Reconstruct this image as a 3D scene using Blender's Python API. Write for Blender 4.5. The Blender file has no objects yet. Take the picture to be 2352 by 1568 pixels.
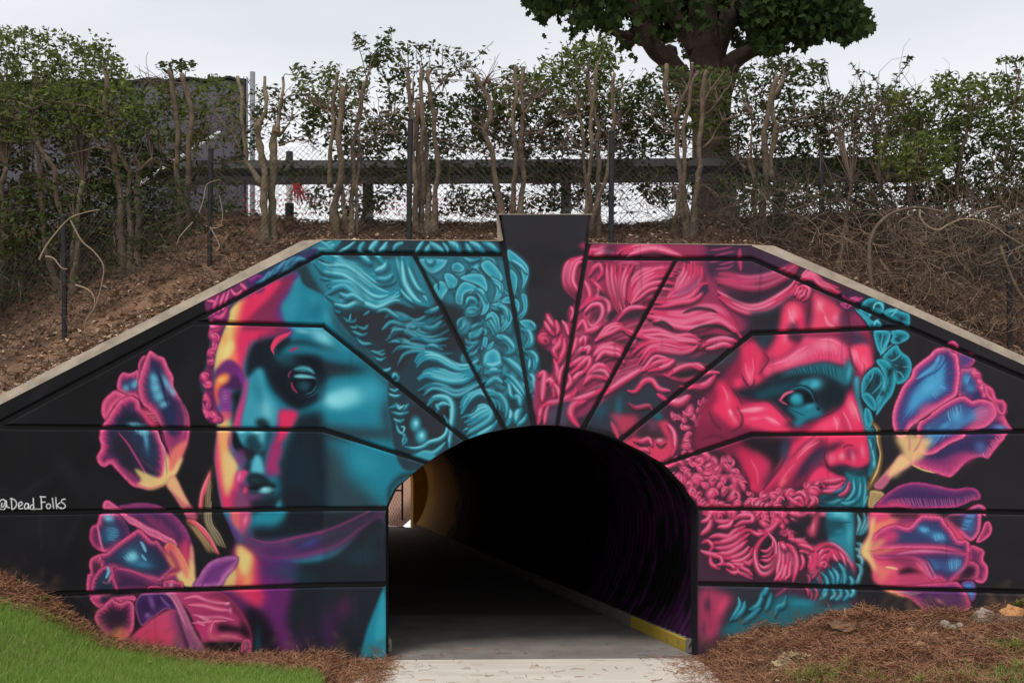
import bpy, bmesh, math, random
import numpy as np
from mathutils import Vector, Matrix
sc = bpy.context.scene
R = math.radians
# ---------------------------------------------------------------- camera
EYE, F, CX, HV = 2.17, 2600.0, 1176.0, 1040.0      # eye height; drawing is 2352 units wide, horizon at 1040
cam_d = bpy.data.cameras.new('camera'); cam = bpy.data.objects.new('camera', cam_d); sc.collection.objects.link(cam)
cam.location = (0, 0, EYE); cam.rotation_euler = (R(90), 0, 0)
cam_d.sensor_width = 36; cam_d.lens = F/2352*36; cam_d.shift_y = (HV-784)/2352; cam_d.clip_start = .05; cam_d.clip_end = 500
sc.camera = cam
# ---------------------------------------------------------------- sky: bright overcast
SUN_EL, SUN_AZ = R(62), R(208)
w = bpy.data.worlds.new('World'); sc.world = w; w.use_nodes = True
nt = w.node_tree; nt.nodes.clear()
out = nt.nodes.new('ShaderNodeOutputWorld'); bg = nt.nodes.new('ShaderNodeBackground'); bg.inputs[1].default_value = .1
sky = nt.nodes.new('ShaderNodeTexSky'); sky.sky_type = 'NISHITA'; sky.sun_disc = False; sky.sun_elevation = SUN_EL; sky.sun_rotation = SUN_AZ
tc = nt.nodes.new('ShaderNodeTexCoord'); mp = nt.nodes.new('ShaderNodeMapping'); mp.inputs['Scale'].default_value = (1, 1, 3.2)
nz = nt.nodes.new('ShaderNodeTexNoise'); nz.inputs['Scale'].default_value = 1.7; nz.inputs['Detail'].default_value = 6; nz.inputs['Roughness'].default_value = .5
cr = nt.nodes.new('ShaderNodeValToRGB'); cr.color_ramp.elements[0].position = .3; cr.color_ramp.elements[1].position = .7
cr.color_ramp.elements[0].color = (4.35, 4.58, 5.05, 1); cr.color_ramp.elements[1].color = (6.3, 6.35, 6.5, 1)
sx = nt.nodes.new('ShaderNodeSeparateXYZ'); mr = nt.nodes.new('ShaderNodeMapRange')
mr.inputs[1].default_value = .14; mr.inputs[2].default_value = .34; mr.inputs[3].default_value = 1.0; mr.inputs[4].default_value = 0.
low = nt.nodes.new('ShaderNodeMix'); low.data_type = 'RGBA'; low.inputs['B'].default_value = (7.2, 7.1, 7.1, 1)
mix = nt.nodes.new('ShaderNodeMix'); mix.data_type = 'RGBA'; mix.inputs['Factor'].default_value = .93
L = nt.links.new
L(tc.outputs['Generated'], mp.inputs[0]); L(mp.outputs[0], nz.inputs['Vector']); L(nz.outputs['Fac'], cr.inputs[0])
L(tc.outputs['Generated'], sx.inputs[0]); L(sx.outputs['Z'], mr.inputs[0]); L(mr.outputs[0], low.inputs['Factor']); L(cr.outputs[0], low.inputs['A'])
L(sky.outputs[0], mix.inputs['A']); L(low.outputs['Result'], mix.inputs['B']); L(mix.outputs['Result'], bg.inputs[0]); L(bg.outputs[0], out.inputs[0])
sd_ = bpy.data.lights.new('sun', 'SUN'); sd_.energy = 1.5; sd_.angle = R(18); sd_.color = (1, .96, .9)
sun = bpy.data.objects.new('sun', sd_); sc.collection.objects.link(sun)
sdir = Vector((math.sin(SUN_AZ)*math.cos(SUN_EL), math.cos(SUN_AZ)*math.cos(SUN_EL), math.sin(SUN_EL)))
sun.rotation_euler = sdir.to_track_quat('Z', 'Y').to_euler(); sun.location = sdir*30
vs = sc.view_settings; vs.view_transform = 'Standard'; vs.look = 'None'; vs.exposure = .62; vs.gamma = 1; vs.use_curve_mapping = False
sc.cycles.max_bounces = 8; sc.cycles.transparent_max_bounces = 8
import numpy as np, math
# ---------------------------------------------------------------- paint engine (numpy): spray-paints the mural into an array
PX0, PY0, PW, PH = -150, 530, 2652, 1070          # canvas window in wall-drawing units
CV = np.zeros((PH, PW, 3), np.float32)
prng = np.random.RandomState(7)
_T = [0.0, 0.0, 1.0]
_clip = [None]
def T(x, y, s): _T[:] = [x, y, s]
def P(s):
    if isinstance(s, str):
        a = np.array([[float(v) for v in q.split(',')] for q in s.split()], np.float32)
    else: a = np.array(s, np.float32)
    return np.stack([a[:, 0]*_T[2]+_T[0]-PX0, a[:, 1]*_T[2]+_T[1]-PY0], 1)
def spl(p, closed=False, step=4.0):
    n = len(p)
    if n < 3 and not closed:
        m = max(2, int(np.hypot(*(p[1]-p[0]))/step)+1)
        t = np.linspace(0, 1, m)[:, None]; return p[0]*(1-t)+p[1]*t
    if closed: q = np.concatenate([p[-1:], p, p[:2]]); segs = n
    else: q = np.concatenate([2*p[:1]-p[1:2], p, 2*p[-1:]-p[-2:-1]]); segs = n-1
    out = []
    for i in range(segs):
        a, b, c, d = q[i], q[i+1], q[i+2], q[i+3]
        m = max(2, int(np.hypot(*(c-b))/step)+1)
        t = (np.arange(m)/m)[:, None].astype(np.float32)
        out.append(.5*((2*b)+(c-a)*t+(2*a-5*b+4*c-d)*t*t+(3*b-a-3*c+d)*t**3))
    if not closed: out.append(p[-1:])
    return np.concatenate(out)
def bbox(p, m):
    x0 = max(0, int(p[:, 0].min()-m)); x1 = min(PW, int(p[:, 0].max()+m)+2)
    y0 = max(0, int(p[:, 1].min()-m)); y1 = min(PH, int(p[:, 1].max()+m)+2)
    return x0, y0, x1, y1
def fill(p, box):
    x0, y0, x1, y1 = box; w, h = x1-x0, y1-y0
    cnt = np.zeros((h, w+1), np.int32)
    a = p; b = np.roll(p, -1, 0)
    for (ax, ay), (bx, by) in zip(a, b):
        if ay == by: continue
        if ay > by: ax, ay, bx, by = bx, by, ax, ay
        r0 = max(y0, int(math.ceil(ay-.5))); r1 = min(y1-1, int(math.ceil(by-.5))-1)
        if r1 < r0: continue
        r = np.arange(r0, r1+1)
        x = ax+(r+.5-ay)*(bx-ax)/(by-ay)
        xi = np.clip(np.ceil(x-.5).astype(int)-x0, 0, w)
        np.add.at(cnt, (r-y0, xi), 1)
    return (np.cumsum(cnt, 1)[:, :w] % 2).astype(np.float32)
def _box(a, r, ax):
    if r < 1: return a
    k = 2*r+1
    pad = [(0, 0)]*a.ndim; pad[ax] = (r+1, r)
    c = np.cumsum(np.pad(a, pad, mode='edge'), ax, dtype=np.float64)
    n = a.shape[ax]
    return ((np.take(c, range(k, k+n), ax)-np.take(c, range(0, n), ax))/k).astype(np.float32)
def blur(a, s):
    r = max(1, int(round(s*.9)))
    for _ in range(2):
        a = _box(a, r, 0); a = _box(a, r, 1)
    return a
def comp(box, al, col):
    x0, y0, x1, y1 = box
    if _clip[0] is not None: al = al*_clip[0][y0:y1, x0:x1]
    d = CV[y0:y1, x0:x1]
    col = np.asarray(col, np.float32)
    d += (col-d)*al[..., None]
def po(col, pts, b=4, a=1.0, sp=1):
    """soft closed shape; b = softness in canvas px"""
    b = b*.72 if b > 2 else b
    p = P(pts)
    if sp: p = spl(p, True)
    box = bbox(p, 3*b+3)
    if box[2] <= box[0] or box[3] <= box[1]: return
    m = fill(p, box)
    m = blur(m, b) if b >= 1 else m
    comp(box, m*a, col)
def clip(pts=None, b=1, sp=1):
    if pts is None: _clip[0] = None; return
    p = P(pts)
    if sp: p = spl(p, True)
    _clip[0] = blur(fill(p, (0, 0, PW, PH)), b)
def _dist(p, w, box):
    x0, y0, x1, y1 = box
    gx = np.arange(x0, x1, dtype=np.float32)[None, :]+.5; gy = np.arange(y0, y1, dtype=np.float32)[:, None]+.5
    best = np.full((y1-y0, x1-x0), 9e9, np.float32)
    for (px, py), ww in zip(p, w):
        r = ww*1.05+1
        c0 = max(x0, int(px-r)); c1 = min(x1, int(px+r)+2); r0 = max(y0, int(py-r)); r1 = min(y1, int(py+r)+2)
        if c1 <= c0 or r1 <= r0: continue
        d = ((gx[:, c0-x0:c1-x0]-px)**2+(gy[r0-y0:r1-y0]-py)**2)/(ww*ww)
        s = best[r0-y0:r1-y0, c0-x0:c1-x0]
        np.minimum(s, d, out=s)
    return np.sqrt(best)
def _stroke(p, col, w, soft=.6, a=1.0, taper=True):
    """p canvas polyline, w half width profile"""
    L = np.concatenate([[0], np.cumsum(np.hypot(*(np.diff(p, axis=0).T)))])
    n = max(3, int(L[-1]/max(.6, .16*np.max(w)))+1)
    t = np.linspace(0, 1, n)
    p = np.stack([np.interp(t*L[-1], L, p[:, 0]), np.interp(t*L[-1], L, p[:, 1])], 1)
    ww = np.interp(t, np.linspace(0, 1, len(np.atleast_1d(w))), np.atleast_1d(w)) if np.ndim(w) else np.full(n, w, np.float32)
    if taper: ww = ww*np.clip(np.sin(np.pi*np.clip(t, .02, .98))**.4, .3, 1)
    ww = np.maximum(ww, .6)
    box = bbox(p, ww.max()+2)
    if box[2] <= box[0] or box[3] <= box[1]: return
    d = _dist(p, ww, box)
    m = np.clip((1-d)/max(soft, .05), 0, 1); m = m*m*(3-2*m)
    comp(box, m*a, col)
def st(col, w, pts, soft=.6, a=1.0, taper=True):
    if isinstance(w, str): w = [float(v) for v in w.split(',')]
    _stroke(spl(P(pts)), col, np.array(w, np.float32)*_T[2]*.66, soft, a, taper)
def bl(col, cx, cy, rx, ry=None, rot=0, a=1.0, k=2.2):
    ry = ry or rx
    c = P([[cx, cy]])[0]; rx, ry = rx*_T[2], ry*_T[2]
    m = max(rx, ry)*1.6
    box = bbox(np.array([c]), m)
    if box[2] <= box[0] or box[3] <= box[1]: return
    gx = np.arange(box[0], box[2])[None, :]-c[0]; gy = np.arange(box[1], box[3])[:, None]-c[1]
    r = math.radians(rot); u = (gx*math.cos(r)+gy*math.sin(r))/rx; v = (-gx*math.sin(r)+gy*math.cos(r))/ry
    comp(box, (a*np.exp(-((u*u+v*v)**(k/2))*1.2)).astype(np.float32), col)
# palettes: dark, mid, light
TE = ((38, 62, 72), (44, 134, 156), (122, 200, 214))
TD = ((38, 46, 54), (38, 112, 132), (92, 165, 182))
PK = ((62, 38, 52), (206, 60, 102), (224, 126, 160))
PM = ((52, 34, 45), (150, 50, 82), (190, 92, 128))
def hs(w, pts, pal=TE, a=1.0, raw=None):
    """one carved lock: dark underside, mid body, soft lit ridge"""
    p = spl(P(pts)) if raw is None else raw
    s = w*_T[2]*.5*1.8
    o = np.array([.06, .22], np.float32)*s
    _stroke(p+o*2.4, pal[0], s*1.3, .9, .75*a)
    _stroke(p, pal[1], s*.95, .95, a)
    n = len(p); i = int(n*.35*prng.rand()); j = n-int(n*.35*prng.rand())
    if j-i > 4: _stroke(p[i:j]-o, pal[2], s*.55, 1.0, (.5+.5*prng.rand())*a)
def fan(g1, g2, n, w, pal=TE, jit=.15, a=1.0, trim=.12):
    """n strands between two guide curves"""
    a1, a2 = P(g1), P(g2)
    s1 = spl(a1, step=3); s2 = spl(a2, step=3)
    m = 40
    def rs(s):
        i = np.linspace(0, len(s)-1, m); j = np.arange(len(s))
        return np.stack([np.interp(i, j, s[:, 0]), np.interp(i, j, s[:, 1])], 1)
    s1, s2 = rs(s1), rs(s2)
    for k in range(n):
        t = (k+.5)/n+(prng.rand()-.5)*jit/n*2
        p = s1*(1-t)+s2*t
        q = prng.rand(2)*trim*m
        p = p[int(q[0]):m-int(q[1])]
        p = p+np.sin(np.linspace(0, 6.3*(1+prng.rand()), len(p))+prng.rand()*6)[:, None]*np.array([.2, .8])*w*_T[2]*.18
        hs(w*(.8+.45*prng.rand()), None, pal, a, raw=p)
def curl(x, y, r, ang=0., pal=PK):
    """a small lock of carved hair: a lump with a dark underside and a hooked ridge"""
    a = math.radians(ang); c, s = math.cos(a), math.sin(a)
    e = .48+.34*prng.rand(); r = r*(.75+.55*prng.rand())
    bl(pal[0], x+r*.16, y+r*.34, r*1.2, r*1.05, ang, .95, 4)
    bl(pal[1], x, y, r*1.05, r*e, ang, 1, 4)
    k = prng.randint(3)
    if k == 0: bl(pal[0], x+c*r*.3, y+s*r*.3+r*.12, r*.36, r*.22, ang+40, .85, 2.5)
    elif k == 1: st(pal[0], r*.3, [[x-c*r*.8+s*r*.2, y-s*r*.8], [x, y+r*.25], [x+c*r*.8, y+s*r*.7]], 1., .7)
    bl(pal[2], x-r*.12-s*r*.1, y-r*.2, r*.55, r*.24, ang+(prng.rand()-.5)*50, .35+.5*prng.rand())
    t0 = prng.rand()*6
    st(pal[1], r*.5, [[x+r*(.5+.55*i/4)*math.cos(t0+i*.55), y+r*(.45+.45*i/4)*math.sin(t0+i*.55)] for i in range(5)], .9, .9)
    st(pal[2], r*.2, [[x+r*(.48+.55*i/4)*math.cos(t0+i*.55)-r*.05, y+r*(.43+.45*i/4)*math.sin(t0+i*.55)-r*.08] for i in range(5)], 1., .7)
def ramp(v, stops):
    xs = [s[0] for s in stops]
    return np.stack([np.interp(v, xs, [s[1][i] for s in stops]) for i in range(3)], -1)
RIM = ((0, (186, 56, 104)), (.12, (216, 98, 142)), (.34, (186, 66, 114)), (.56, (112, 54, 98)), (.76, (58, 52, 88)), (1, (44, 74, 114)))
RIMD = ((0, (190, 60, 108)), (.14, (200, 84, 134)), (.34, (160, 54, 104)), (.6, (82, 40, 78)), (1, (48, 32, 58)))
PNK = ((0, (196, 60, 108)), (.2, (222, 96, 140)), (.5, (190, 66, 112)), (1, (110, 50, 90)))
VIO = ((0, (60, 48, 92)), (.1, (176, 56, 112)), (.2, (150, 58, 112)), (.4, (92, 48, 100)), (1, (64, 42, 88)))
def petal(pts, stops=RIM, dm=None, rip=.22, k=15, cen=None):
    p = spl(P(pts), True, 3)
    box = bbox(p, 6)
    if box[2] <= box[0] or box[3] <= box[1]: return
    x0, y0, x1, y1 = box
    m = fill(p, box)
    d = _dist(p, np.full(len(p), 90., np.float32), box)*90
    d[d > 90] = 90
    d = d*m
    mx = dm*_T[2] if dm else max(4., np.percentile(d[m > .5], 96))
    c = P([cen])[0] if cen else p.mean(0)
    gx = np.arange(x0, x1)[None, :]-c[0]; gy = np.arange(y0, y1)[:, None]-c[1]
    an = np.arctan2(gy, gx); ph = prng.rand()*6
    rpl = np.sin(an*k+ph+np.sin(an*5+ph)*1.5)*.6+np.sin(an*k*2.7+ph*2)*.4
    v = np.clip(d/mx*(1+rip*rpl), 0, 1)
    col = ramp(v, stops)
    col = col*(1+.09*rpl[..., None]*np.clip(1-v*1.2, 0, 1)[..., None])
    # a thin dark contour under each petal
    _clipm = blur(m, 2.2)
    comp((x0, y0, x1, y1), np.clip(_clipm*1.7, 0, 1)*.55, (30, 22, 34))
    comp(box, blur(m, 1), col)
def streaks(col, pts1, pts2, n, w, a=.8):
    """short parallel brush marks from curve 1 to curve 2"""
    s1 = spl(P(pts1), step=2); s2 = spl(P(pts2), step=2)
    for k in range(n):
        t = (k+.5)/n
        i = s1[int(t*(len(s1)-1))]; j = s2[int(t*(len(s2)-1))]
        mid = (i+j)/2+(prng.rand(2)-.5)*w*_T[2]
        _stroke(spl(np.stack([i, mid, j]).astype(np.float32)), col, w*_T[2]*.5*(.7+.6*prng.rand()), 1.0, a*(.6+.4*prng.rand()))
def paint_ground():
    CV[:] = (27, 26, 29)
    T(0, 0, 1)
    po((39, 37, 41), "1726,540 2520,540 2520,1620 1602,1620 1602,1000", 2, 1, 0)
    po((45, 44, 49), "1140,480 1365,480 1280,990 1222,990", 2, 1, 0)
    for i in range(260):
        x, y = prng.rand()*2652-150, 540+prng.rand()*1060
        v = prng.rand()*16-6
        bl((36+v, 35+v, 39+v), x, y, 25+70*prng.rand(), 12+40*prng.rand(), prng.rand()*180, .35)
    for i in range(70):      # scuffs and scratches
        x, y = prng.rand()*2652-150, 560+prng.rand()*1000
        st((58, 57, 62), 2.2, [[x, y], [x+prng.randn()*14, y+prng.randn()*5], [x+prng.randn()*30, y+prng.randn()*9]], 1, .35)
def paint_left_head():
    T(0, 0, 1)
    # whole head and hair silhouette
    head = "470,690 520,640 640,590 742,545 1160,545 1163,572 1190,588 1214,612 1216,640 1204,680 1211,712 1205,740 1193,752 1226,748 1228,768 1222,790 1232,818 1236,835 1230,868 1231,905 1236,940 1222,985 1060,1030 980,1066 900,1130 884,1180 886,1530 560,1530 545,1395 540,1300 540,1245 500,1130 490,1030 502,980 470,930 458,880 468,850 480,800 480,740"
    po((40, 58, 68), head, 2, 1, 0)
    # skin of the face, teal
    T(451.6, 583.3, .24)
    face = "985,190 1030,290 1200,380 1300,470 1330,560 1370,640 1470,760 1570,860 1700,960 1740,1060 1800,1110 1830,1200 1830,1400 1860,1600 1900,1900 1990,2060 2160,2080 1980,2240 1800,2480 1800,2700 1500,2900 1100,2990 700,2960 480,2840 400,2760 330,2630 240,2440 190,2150 165,1950 190,1720 180,1500 160,1300 165,1100 190,930 230,800 290,650 330,520 500,400 900,190"
    clip(face, 3)
    po((32, 122, 146), face, 3)
    bl((52, 148, 170), 900, 480, 110, 190, 20, .8); bl((58, 155, 176), 1150, 440, 110, 80, 30, .5); bl((60, 160, 180), 1260, 600, 60, 70, 0, .6)
    bl((26, 96, 116), 1150, 520, 60, 120, 20, .5); bl((70, 165, 185), 930, 250, 60, 60, 0, .5)
    # temple and side of face
    po((44, 58, 68), "1290,470 1400,700 1500,800 1720,980 1850,1300 1850,1900 1760,1500 1740,1250 1560,1000 1380,800 1300,620", 14, .85)
    po((30, 112, 134), "1000,700 1220,720 1500,960 1780,1210 1830,1400 1600,1250 1300,1080 1050,960", 16, .9)
    bl((120, 200, 216), 1200, 790, 150, 70, 35, .95); bl((110, 190, 208), 1010, 735, 90, 28, 8, .8); bl((40, 135, 158), 1420, 900, 140, 70, 38, .7)
    # brow shadow sweeping to the temple
    po((24, 36, 46), "760,860 900,830 1050,830 1200,880 1330,910 1180,915 1000,880 880,880 800,950", 9, .9)
    po((34, 118, 140), "880,900 1050,870 1240,920 1450,1020 1640,1090 1420,1080 1220,1020 1000,960", 12, .9)
    po((24, 33, 42), "860,1000 1000,970 1180,1000 1300,1040 1500,1070 1640,1100 1480,1150 1300,1180 1180,1260 1040,1100", 14, .95)
    bl((40, 44, 52), 1330, 1110, 230, 60, 8, .8)
    # bright cheek
    bl((34, 130, 152), 1500, 1350, 330, 210, 0, .95, 4); bl((124, 206, 220), 1420, 1370, 200, 110, -10, .95, 3); bl((136, 212, 224), 1300, 1400, 110, 70, 20, .8); bl((60, 160, 180), 1660, 1300, 130, 120, 0, .6)
    # dark of the cheek below
    po((43, 56, 65), "1210,1640 1500,1660 1880,1690 1900,1780 1500,1800 1210,1760", 16, .95)
    po((30, 120, 142), "1500,1820 1900,1790 1960,2040 2160,2080 1960,2260 1820,2470 1720,2250 1450,2080 1380,1900", 22, .95)
    bl((42, 140, 160), 1620, 2000, 170, 130, 30, .7); bl((36, 132, 152), 1650, 2280, 150, 70, 40, .5)
    po((46, 60, 68), "1210,1840 1380,1900 1450,2120 1700,2330 1790,2480 1210,2500", 26, .9)
    po((36, 50, 58), "2000,2090 2160,2090 2010,2240 1900,2330 1840,2400 1830,2250 1920,2130", 8, .9)
    st((30, 105, 124), 40, "1850,2330 1900,2210 2010,2140 2120,2120", .9, .6)
    # dark half of the cheek towards the nose
    po((26, 32, 42), "950,1560 1060,1520 1220,1600 1220,2520 900,2500 780,2100 830,1900 900,1700", 16, .97)
    bl((24, 44, 56), 1000, 2050, 180, 320, 0, .8); bl((20, 50, 64), 1130, 2350, 120, 160, 0, .5)
    # eye socket
    po((24, 30, 40), "490,950 560,830 700,790 850,760 760,880 760,980 860,1020 1000,980 1190,1010 1200,1330 1100,1440 960,1490 840,1420 720,1290 640,1120 600,1090 520,1180 470,1150", 10, .98)
    po((16, 18, 26), "880,1010 1100,1000 1200,1100 1190,1320 1080,1400 930,1420 820,1300 780,1150", 16, .7)
    po((24, 74, 88), "770,930 880,960 940,1010 860,1060 780,1010", 9, .8)
    # eyelids and eye
    bl((30, 70, 84), 1040, 1230, 170, 130, 20, .75); bl((20, 28, 36), 900, 1120, 60, 60, 0, .6)
    po((80, 166, 186), "930,1100 1000,1070 1090,1090 1130,1150 1060,1125 960,1120", 3); po((18, 26, 34), "910,1130 1000,1125 1080,1140 1130,1170 1050,1160 950,1160", 2)
    po((112, 190, 208), "930,1165 1000,1150 1090,1165 1145,1195 1050,1190 960,1185", 3)
    po((20, 24, 32), "900,1200 1000,1190 1140,1200 1120,1290 1030,1340 940,1310", 3); po((26, 62, 76), "960,1240 1040,1215 1090,1250 1060,1310 990,1300", 6, .8)
    st((56, 130, 148), 16, "1040,1345 1100,1320 1150,1260", 1, .7); st((40, 104, 122), 14, "1060,1370 1120,1345 1175,1290", 1, .6); st((18, 24, 32), 16, "900,1130 960,1110 1060,1115 1140,1165", 1, .5)
    st((150, 48, 114), 26, "888,1185 882,1150 915,1110", 1, .85); st((190, 48, 92), 30, "908,1225 922,1280 965,1328", 1, .8); bl((28, 74, 88), 1030, 1260, 46, 44, 0, .8); st((50, 24, 48), 9, "905,1165 935,1150", .6); st((40, 24, 44), 8, "925,1255 950,1290", .6)
    # ---- the warm side of the face
    po((104, 44, 116), "940,165 985,195 920,280 870,400 810,480 815,580 850,660 920,740 880,800 780,780 600,780 420,600 480,400 800,220", 8, .95)
    po((128, 44, 78), "930,175 900,300 800,440 760,560 800,650 880,740 700,790 560,820 420,700 480,420 800,220", 10, .95)
    po((226, 48, 98), "800,230 760,330 680,430 560,540 500,620 440,720 760,720 620,780 520,860 470,980 440,1100 455,1190 380,1150 300,900 340,560 420,440 600,330", 9, .97)
    po((224, 52, 96), "560,370 790,250 740,340 620,480 500,580 440,560 440,440", 8, .8)
    st((62, 56, 94), 46, "570,370 610,360 650,335", 1, .7)
    po((238, 130, 92), "400,440 470,400 430,560 410,700 380,860 390,1010 360,1150 180,1130 190,930 240,800 290,650 330,510", 10, .9)
    po((226, 200, 126), "390,450 425,430 390,560 370,650 345,780 350,900 300,990 230,1030 170,1130 180,940 240,790 290,640 330,510", 7, .97)
    po((232, 214, 138), "330,820 350,900 300,980 260,1000 270,880", 7, .9); bl((240, 150, 92), 250, 810, 50, 90, 20, .6)
    # brow lobe of the dark eye, far side
    po((102, 44, 106), "170,1140 240,1050 310,1010 380,1040 430,1110 455,1190 450,1260 400,1300 300,1290 200,1400 165,1300", 4)
    po((60, 34, 74), "330,1180 400,1170 440,1260 410,1320 340,1300 270,1290", 8, .8); bl((128, 44, 140), 425, 1180, 22, 90, -20, .8)
    po((242, 130, 70), "180,1210 240,1150 310,1150 300,1220 240,1260 200,1340 230,1420 200,1430 165,1330", 6, .95); bl((240, 186, 110), 235, 1200, 45, 30, -20, .9)
    po((226, 66, 100), "165,1280 200,1300 200,1390 225,1440 200,1460 170,1400", 6, .9)
    po((132, 62, 138), "230,1300 300,1290 350,1340 340,1460 350,1560 250,1580 220,1450", 6); bl((160, 100, 164), 270, 1360, 34, 50, 0, .8)
    for i in range(7): st((82, 34, 98), 8, [[235+i*3, 1350+i*30], [280, 1335+i*32], [330, 1350+i*28]], 1, .7)
    po((24, 22, 28), "340,1330 400,1310 440,1280 420,1400 380,1520 370,1640 340,1600 350,1450", 7, .95)
    # nose
    po((62, 156, 178), "600,1090 640,1150 660,1280 740,1400 800,1500 790,1640 700,1640 560,1640 430,1640 440,1500 480,1350 500,1200", 8, .95)
    po((196, 60, 128), "470,1200 500,1200 470,1400 430,1580 420,1720 350,1680 370,1560 420,1400", 6, .95); po((226, 56, 108), "400,1480 440,1380 410,1560 390,1660 355,1660", 5, .8)
    bl((128, 200, 214), 660, 1480, 60, 110, -15, .7); bl((30, 104, 126), 590, 1330, 50, 150, -12, .5); bl((40, 130, 152), 540, 1250, 40, 120, 5, .5)
    po((22, 30, 38), "560,1600 620,1570 680,1600 700,1660 620,1680", 8, .9)
    po((64, 150, 170), "350,1680 480,1680 640,1690 650,1760 640,1860 560,1880 480,1800 420,1800", 7, .95)
    bl((138, 206, 218), 580, 1705, 60, 22, 5, .9); bl((120, 196, 210), 425, 1700, 44, 22, 0, .9); bl((100, 180, 198), 620, 1740, 26, 60, 0, .8)
    po((26, 52, 64), "490,1740 560,1730 600,1800 640,1830 600,1880 500,1870 470,1800", 7, .9)
    po((20, 20, 27), "330,1690 380,1710 420,1800 480,1860 560,1900 520,1960 400,1900 360,1860 330,1780", 5, .97)
    po((36, 36, 48), "480,1850 640,1880 690,1700 720,1690 670,1900 640,2030 620,1930 530,1960 520,2090 430,2100 460,1980", 8, .9)
    # upper lip groove and the pink cheek streak
    po((92, 182, 204), "560,1930 600,1930 640,2040 640,2110 530,2100 530,2030", 6, .95)
    po((120, 50, 104), "760,1480 800,1500 720,1800 700,1900 660,2070 680,2150 740,2100 800,1850 860,1700 960,1520", 9, .8)
    po((222, 48, 96), "800,1500 960,1510 940,1600 880,1700 840,1770 760,1830 720,1900 780,1740 790,1620", 7, .97)
    po((164, 48, 104), "720,1830 800,1790 820,1900 780,2000 800,2110 680,2080 670,2000", 10, .9)
    # warm strip down to the chin
    po((228, 50, 100), "190,1690 165,1930 180,2120 215,2300 250,2440 350,2440 400,2270 380,2100 300,1900 320,1700", 7, .95)
    po((228, 186, 116), "200,1580 310,1560 320,1720 300,1830 340,1930 400,2020 370,2120 330,2250 290,2320 250,2200 225,2000 210,1800", 9, .95)
    po((236, 160, 100), "240,1690 310,1700 300,1830 260,1880 225,1800", 8, .8); po((222, 190, 130), "280,1900 390,2010 350,2100 310,2230 280,2180 265,2000", 7, .8)
    po((214, 84, 110), "205,1560 240,1500 330,1520 320,1570 240,1600", 6, .8)
    po((150, 54, 110), "330,1690 300,1800 340,1900 400,2010 420,1980 360,1890 330,1800", 4, .85)
    po((112, 52, 104), "370,1880 460,1880 460,2020 420,2060 400,2000", 8, .8)
    # lips
    po((204, 66, 122), "380,2100 440,2060 500,2090 470,2150 430,2230 380,2270", 5); bl((232, 130, 170), 405, 2130, 20, 50, 15, .8)
    po((28, 38, 46), "480,2130 540,2090 640,2110 700,2170 760,2220 620,2230 500,2230", 6); bl((34, 64, 76), 560, 2160, 70, 30, 8, .7)
    po((112, 44, 92), "400,2210 480,2180 560,2270 700,2230 640,2300 620,2360 480,2370 430,2300", 7, .9)
    po((18, 18, 24), "490,2230 620,2210 760,2210 700,2260 600,2270 520,2260", 5)
    po((36, 58, 70), "500,2250 600,2270 760,2260 700,2330 560,2330", 6, .9)
    bl((118, 204, 214), 660, 2255, 70, 36, -8, .98, 3); bl((150, 220, 228), 650, 2245, 30, 16, 0, .7); bl((220, 70, 110), 460, 2260, 26, 36, 20, .9); bl((110, 60, 116), 560, 2320, 90, 26, -8, .8)
    po((22, 22, 30), "500,2380 640,2360 740,2330 780,2350 700,2440 520,2450", 8, .9)
    po((36, 120, 142), "740,2330 800,2290 850,2340 840,2440 800,2520 760,2480", 12, .8); bl((60, 164, 180), 790, 2400, 30, 40, 20, .9)
    # shadow round the mouth
    po((30, 35, 45), "480,2390 620,2350 760,2300 860,2270 960,2260 960,2560 850,2540 850,2430 780,2462 640,2470 540,2500", 14, .95)
    po((140, 54, 96), "350,2260 440,2300 520,2380 520,2470 360,2470 330,2420", 10, .8)
    po((28, 33, 43), "830,2280 950,2230 1220,2400 1220,2560 960,2600 860,2560 850,2420", 16, .9); bl((52, 150, 168), 785, 2400, 34, 60, 15, .8)
    bl((40, 104, 122), 1190, 1340, 50, 90, 0, .6); bl((30, 66, 80), 880, 1040, 150, 60, 10, .5)
    # chin
    po((206, 70, 116), "350,2450 500,2460 520,2560 440,2700 400,2640 330,2540", 8, .9); po((226, 104, 104), "330,2460 410,2460 410,2600 390,2640 330,2530", 6, .8); bl((236, 120, 150), 465, 2540, 22, 50, 15, .9)
    po((112, 44, 128), "270,2480 320,2560 400,2680 410,2720 380,2760 320,2650", 5, .95)
    po((36, 136, 158), "560,2500 640,2470 780,2460 850,2430 850,2530 760,2590 620,2590 560,2580", 10, .97)
    po((26, 30, 38), "540,2610 760,2600 900,2500 1220,2470 1800,2440 1800,2520 1400,2660 900,2730 660,2760 540,2740 520,2680", 14, .95)
    po((112, 44, 94), "420,2700 520,2640 560,2740 900,2730 1200,2680 1500,2570 1800,2450 1800,2560 1500,2760 1200,2870 900,2930 640,2920 480,2840", 16, .9)
    po((38, 42, 58), "900,2760 1200,2700 1550,2560 1780,2530 1500,2700 1250,2800 1000,2840", 14, .8)
    st((148, 56, 116), 44, "520,2720 700,2760 950,2710 1250,2640 1550,2510 1760,2400", 1, .75)
    st((140, 52, 112), 50, "560,2880 800,2900 1100,2860 1350,2780 1600,2600 1780,2510", 1, .6)
    po((64, 44, 96), "640,2800 900,2800 1150,2700 1200,2790 1000,2880 700,2900", 14, .7); bl((58, 66, 128), 1080, 2760, 110, 34, -22, .8)
    clip()
    T(451.6, 583.3, .24)
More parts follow.
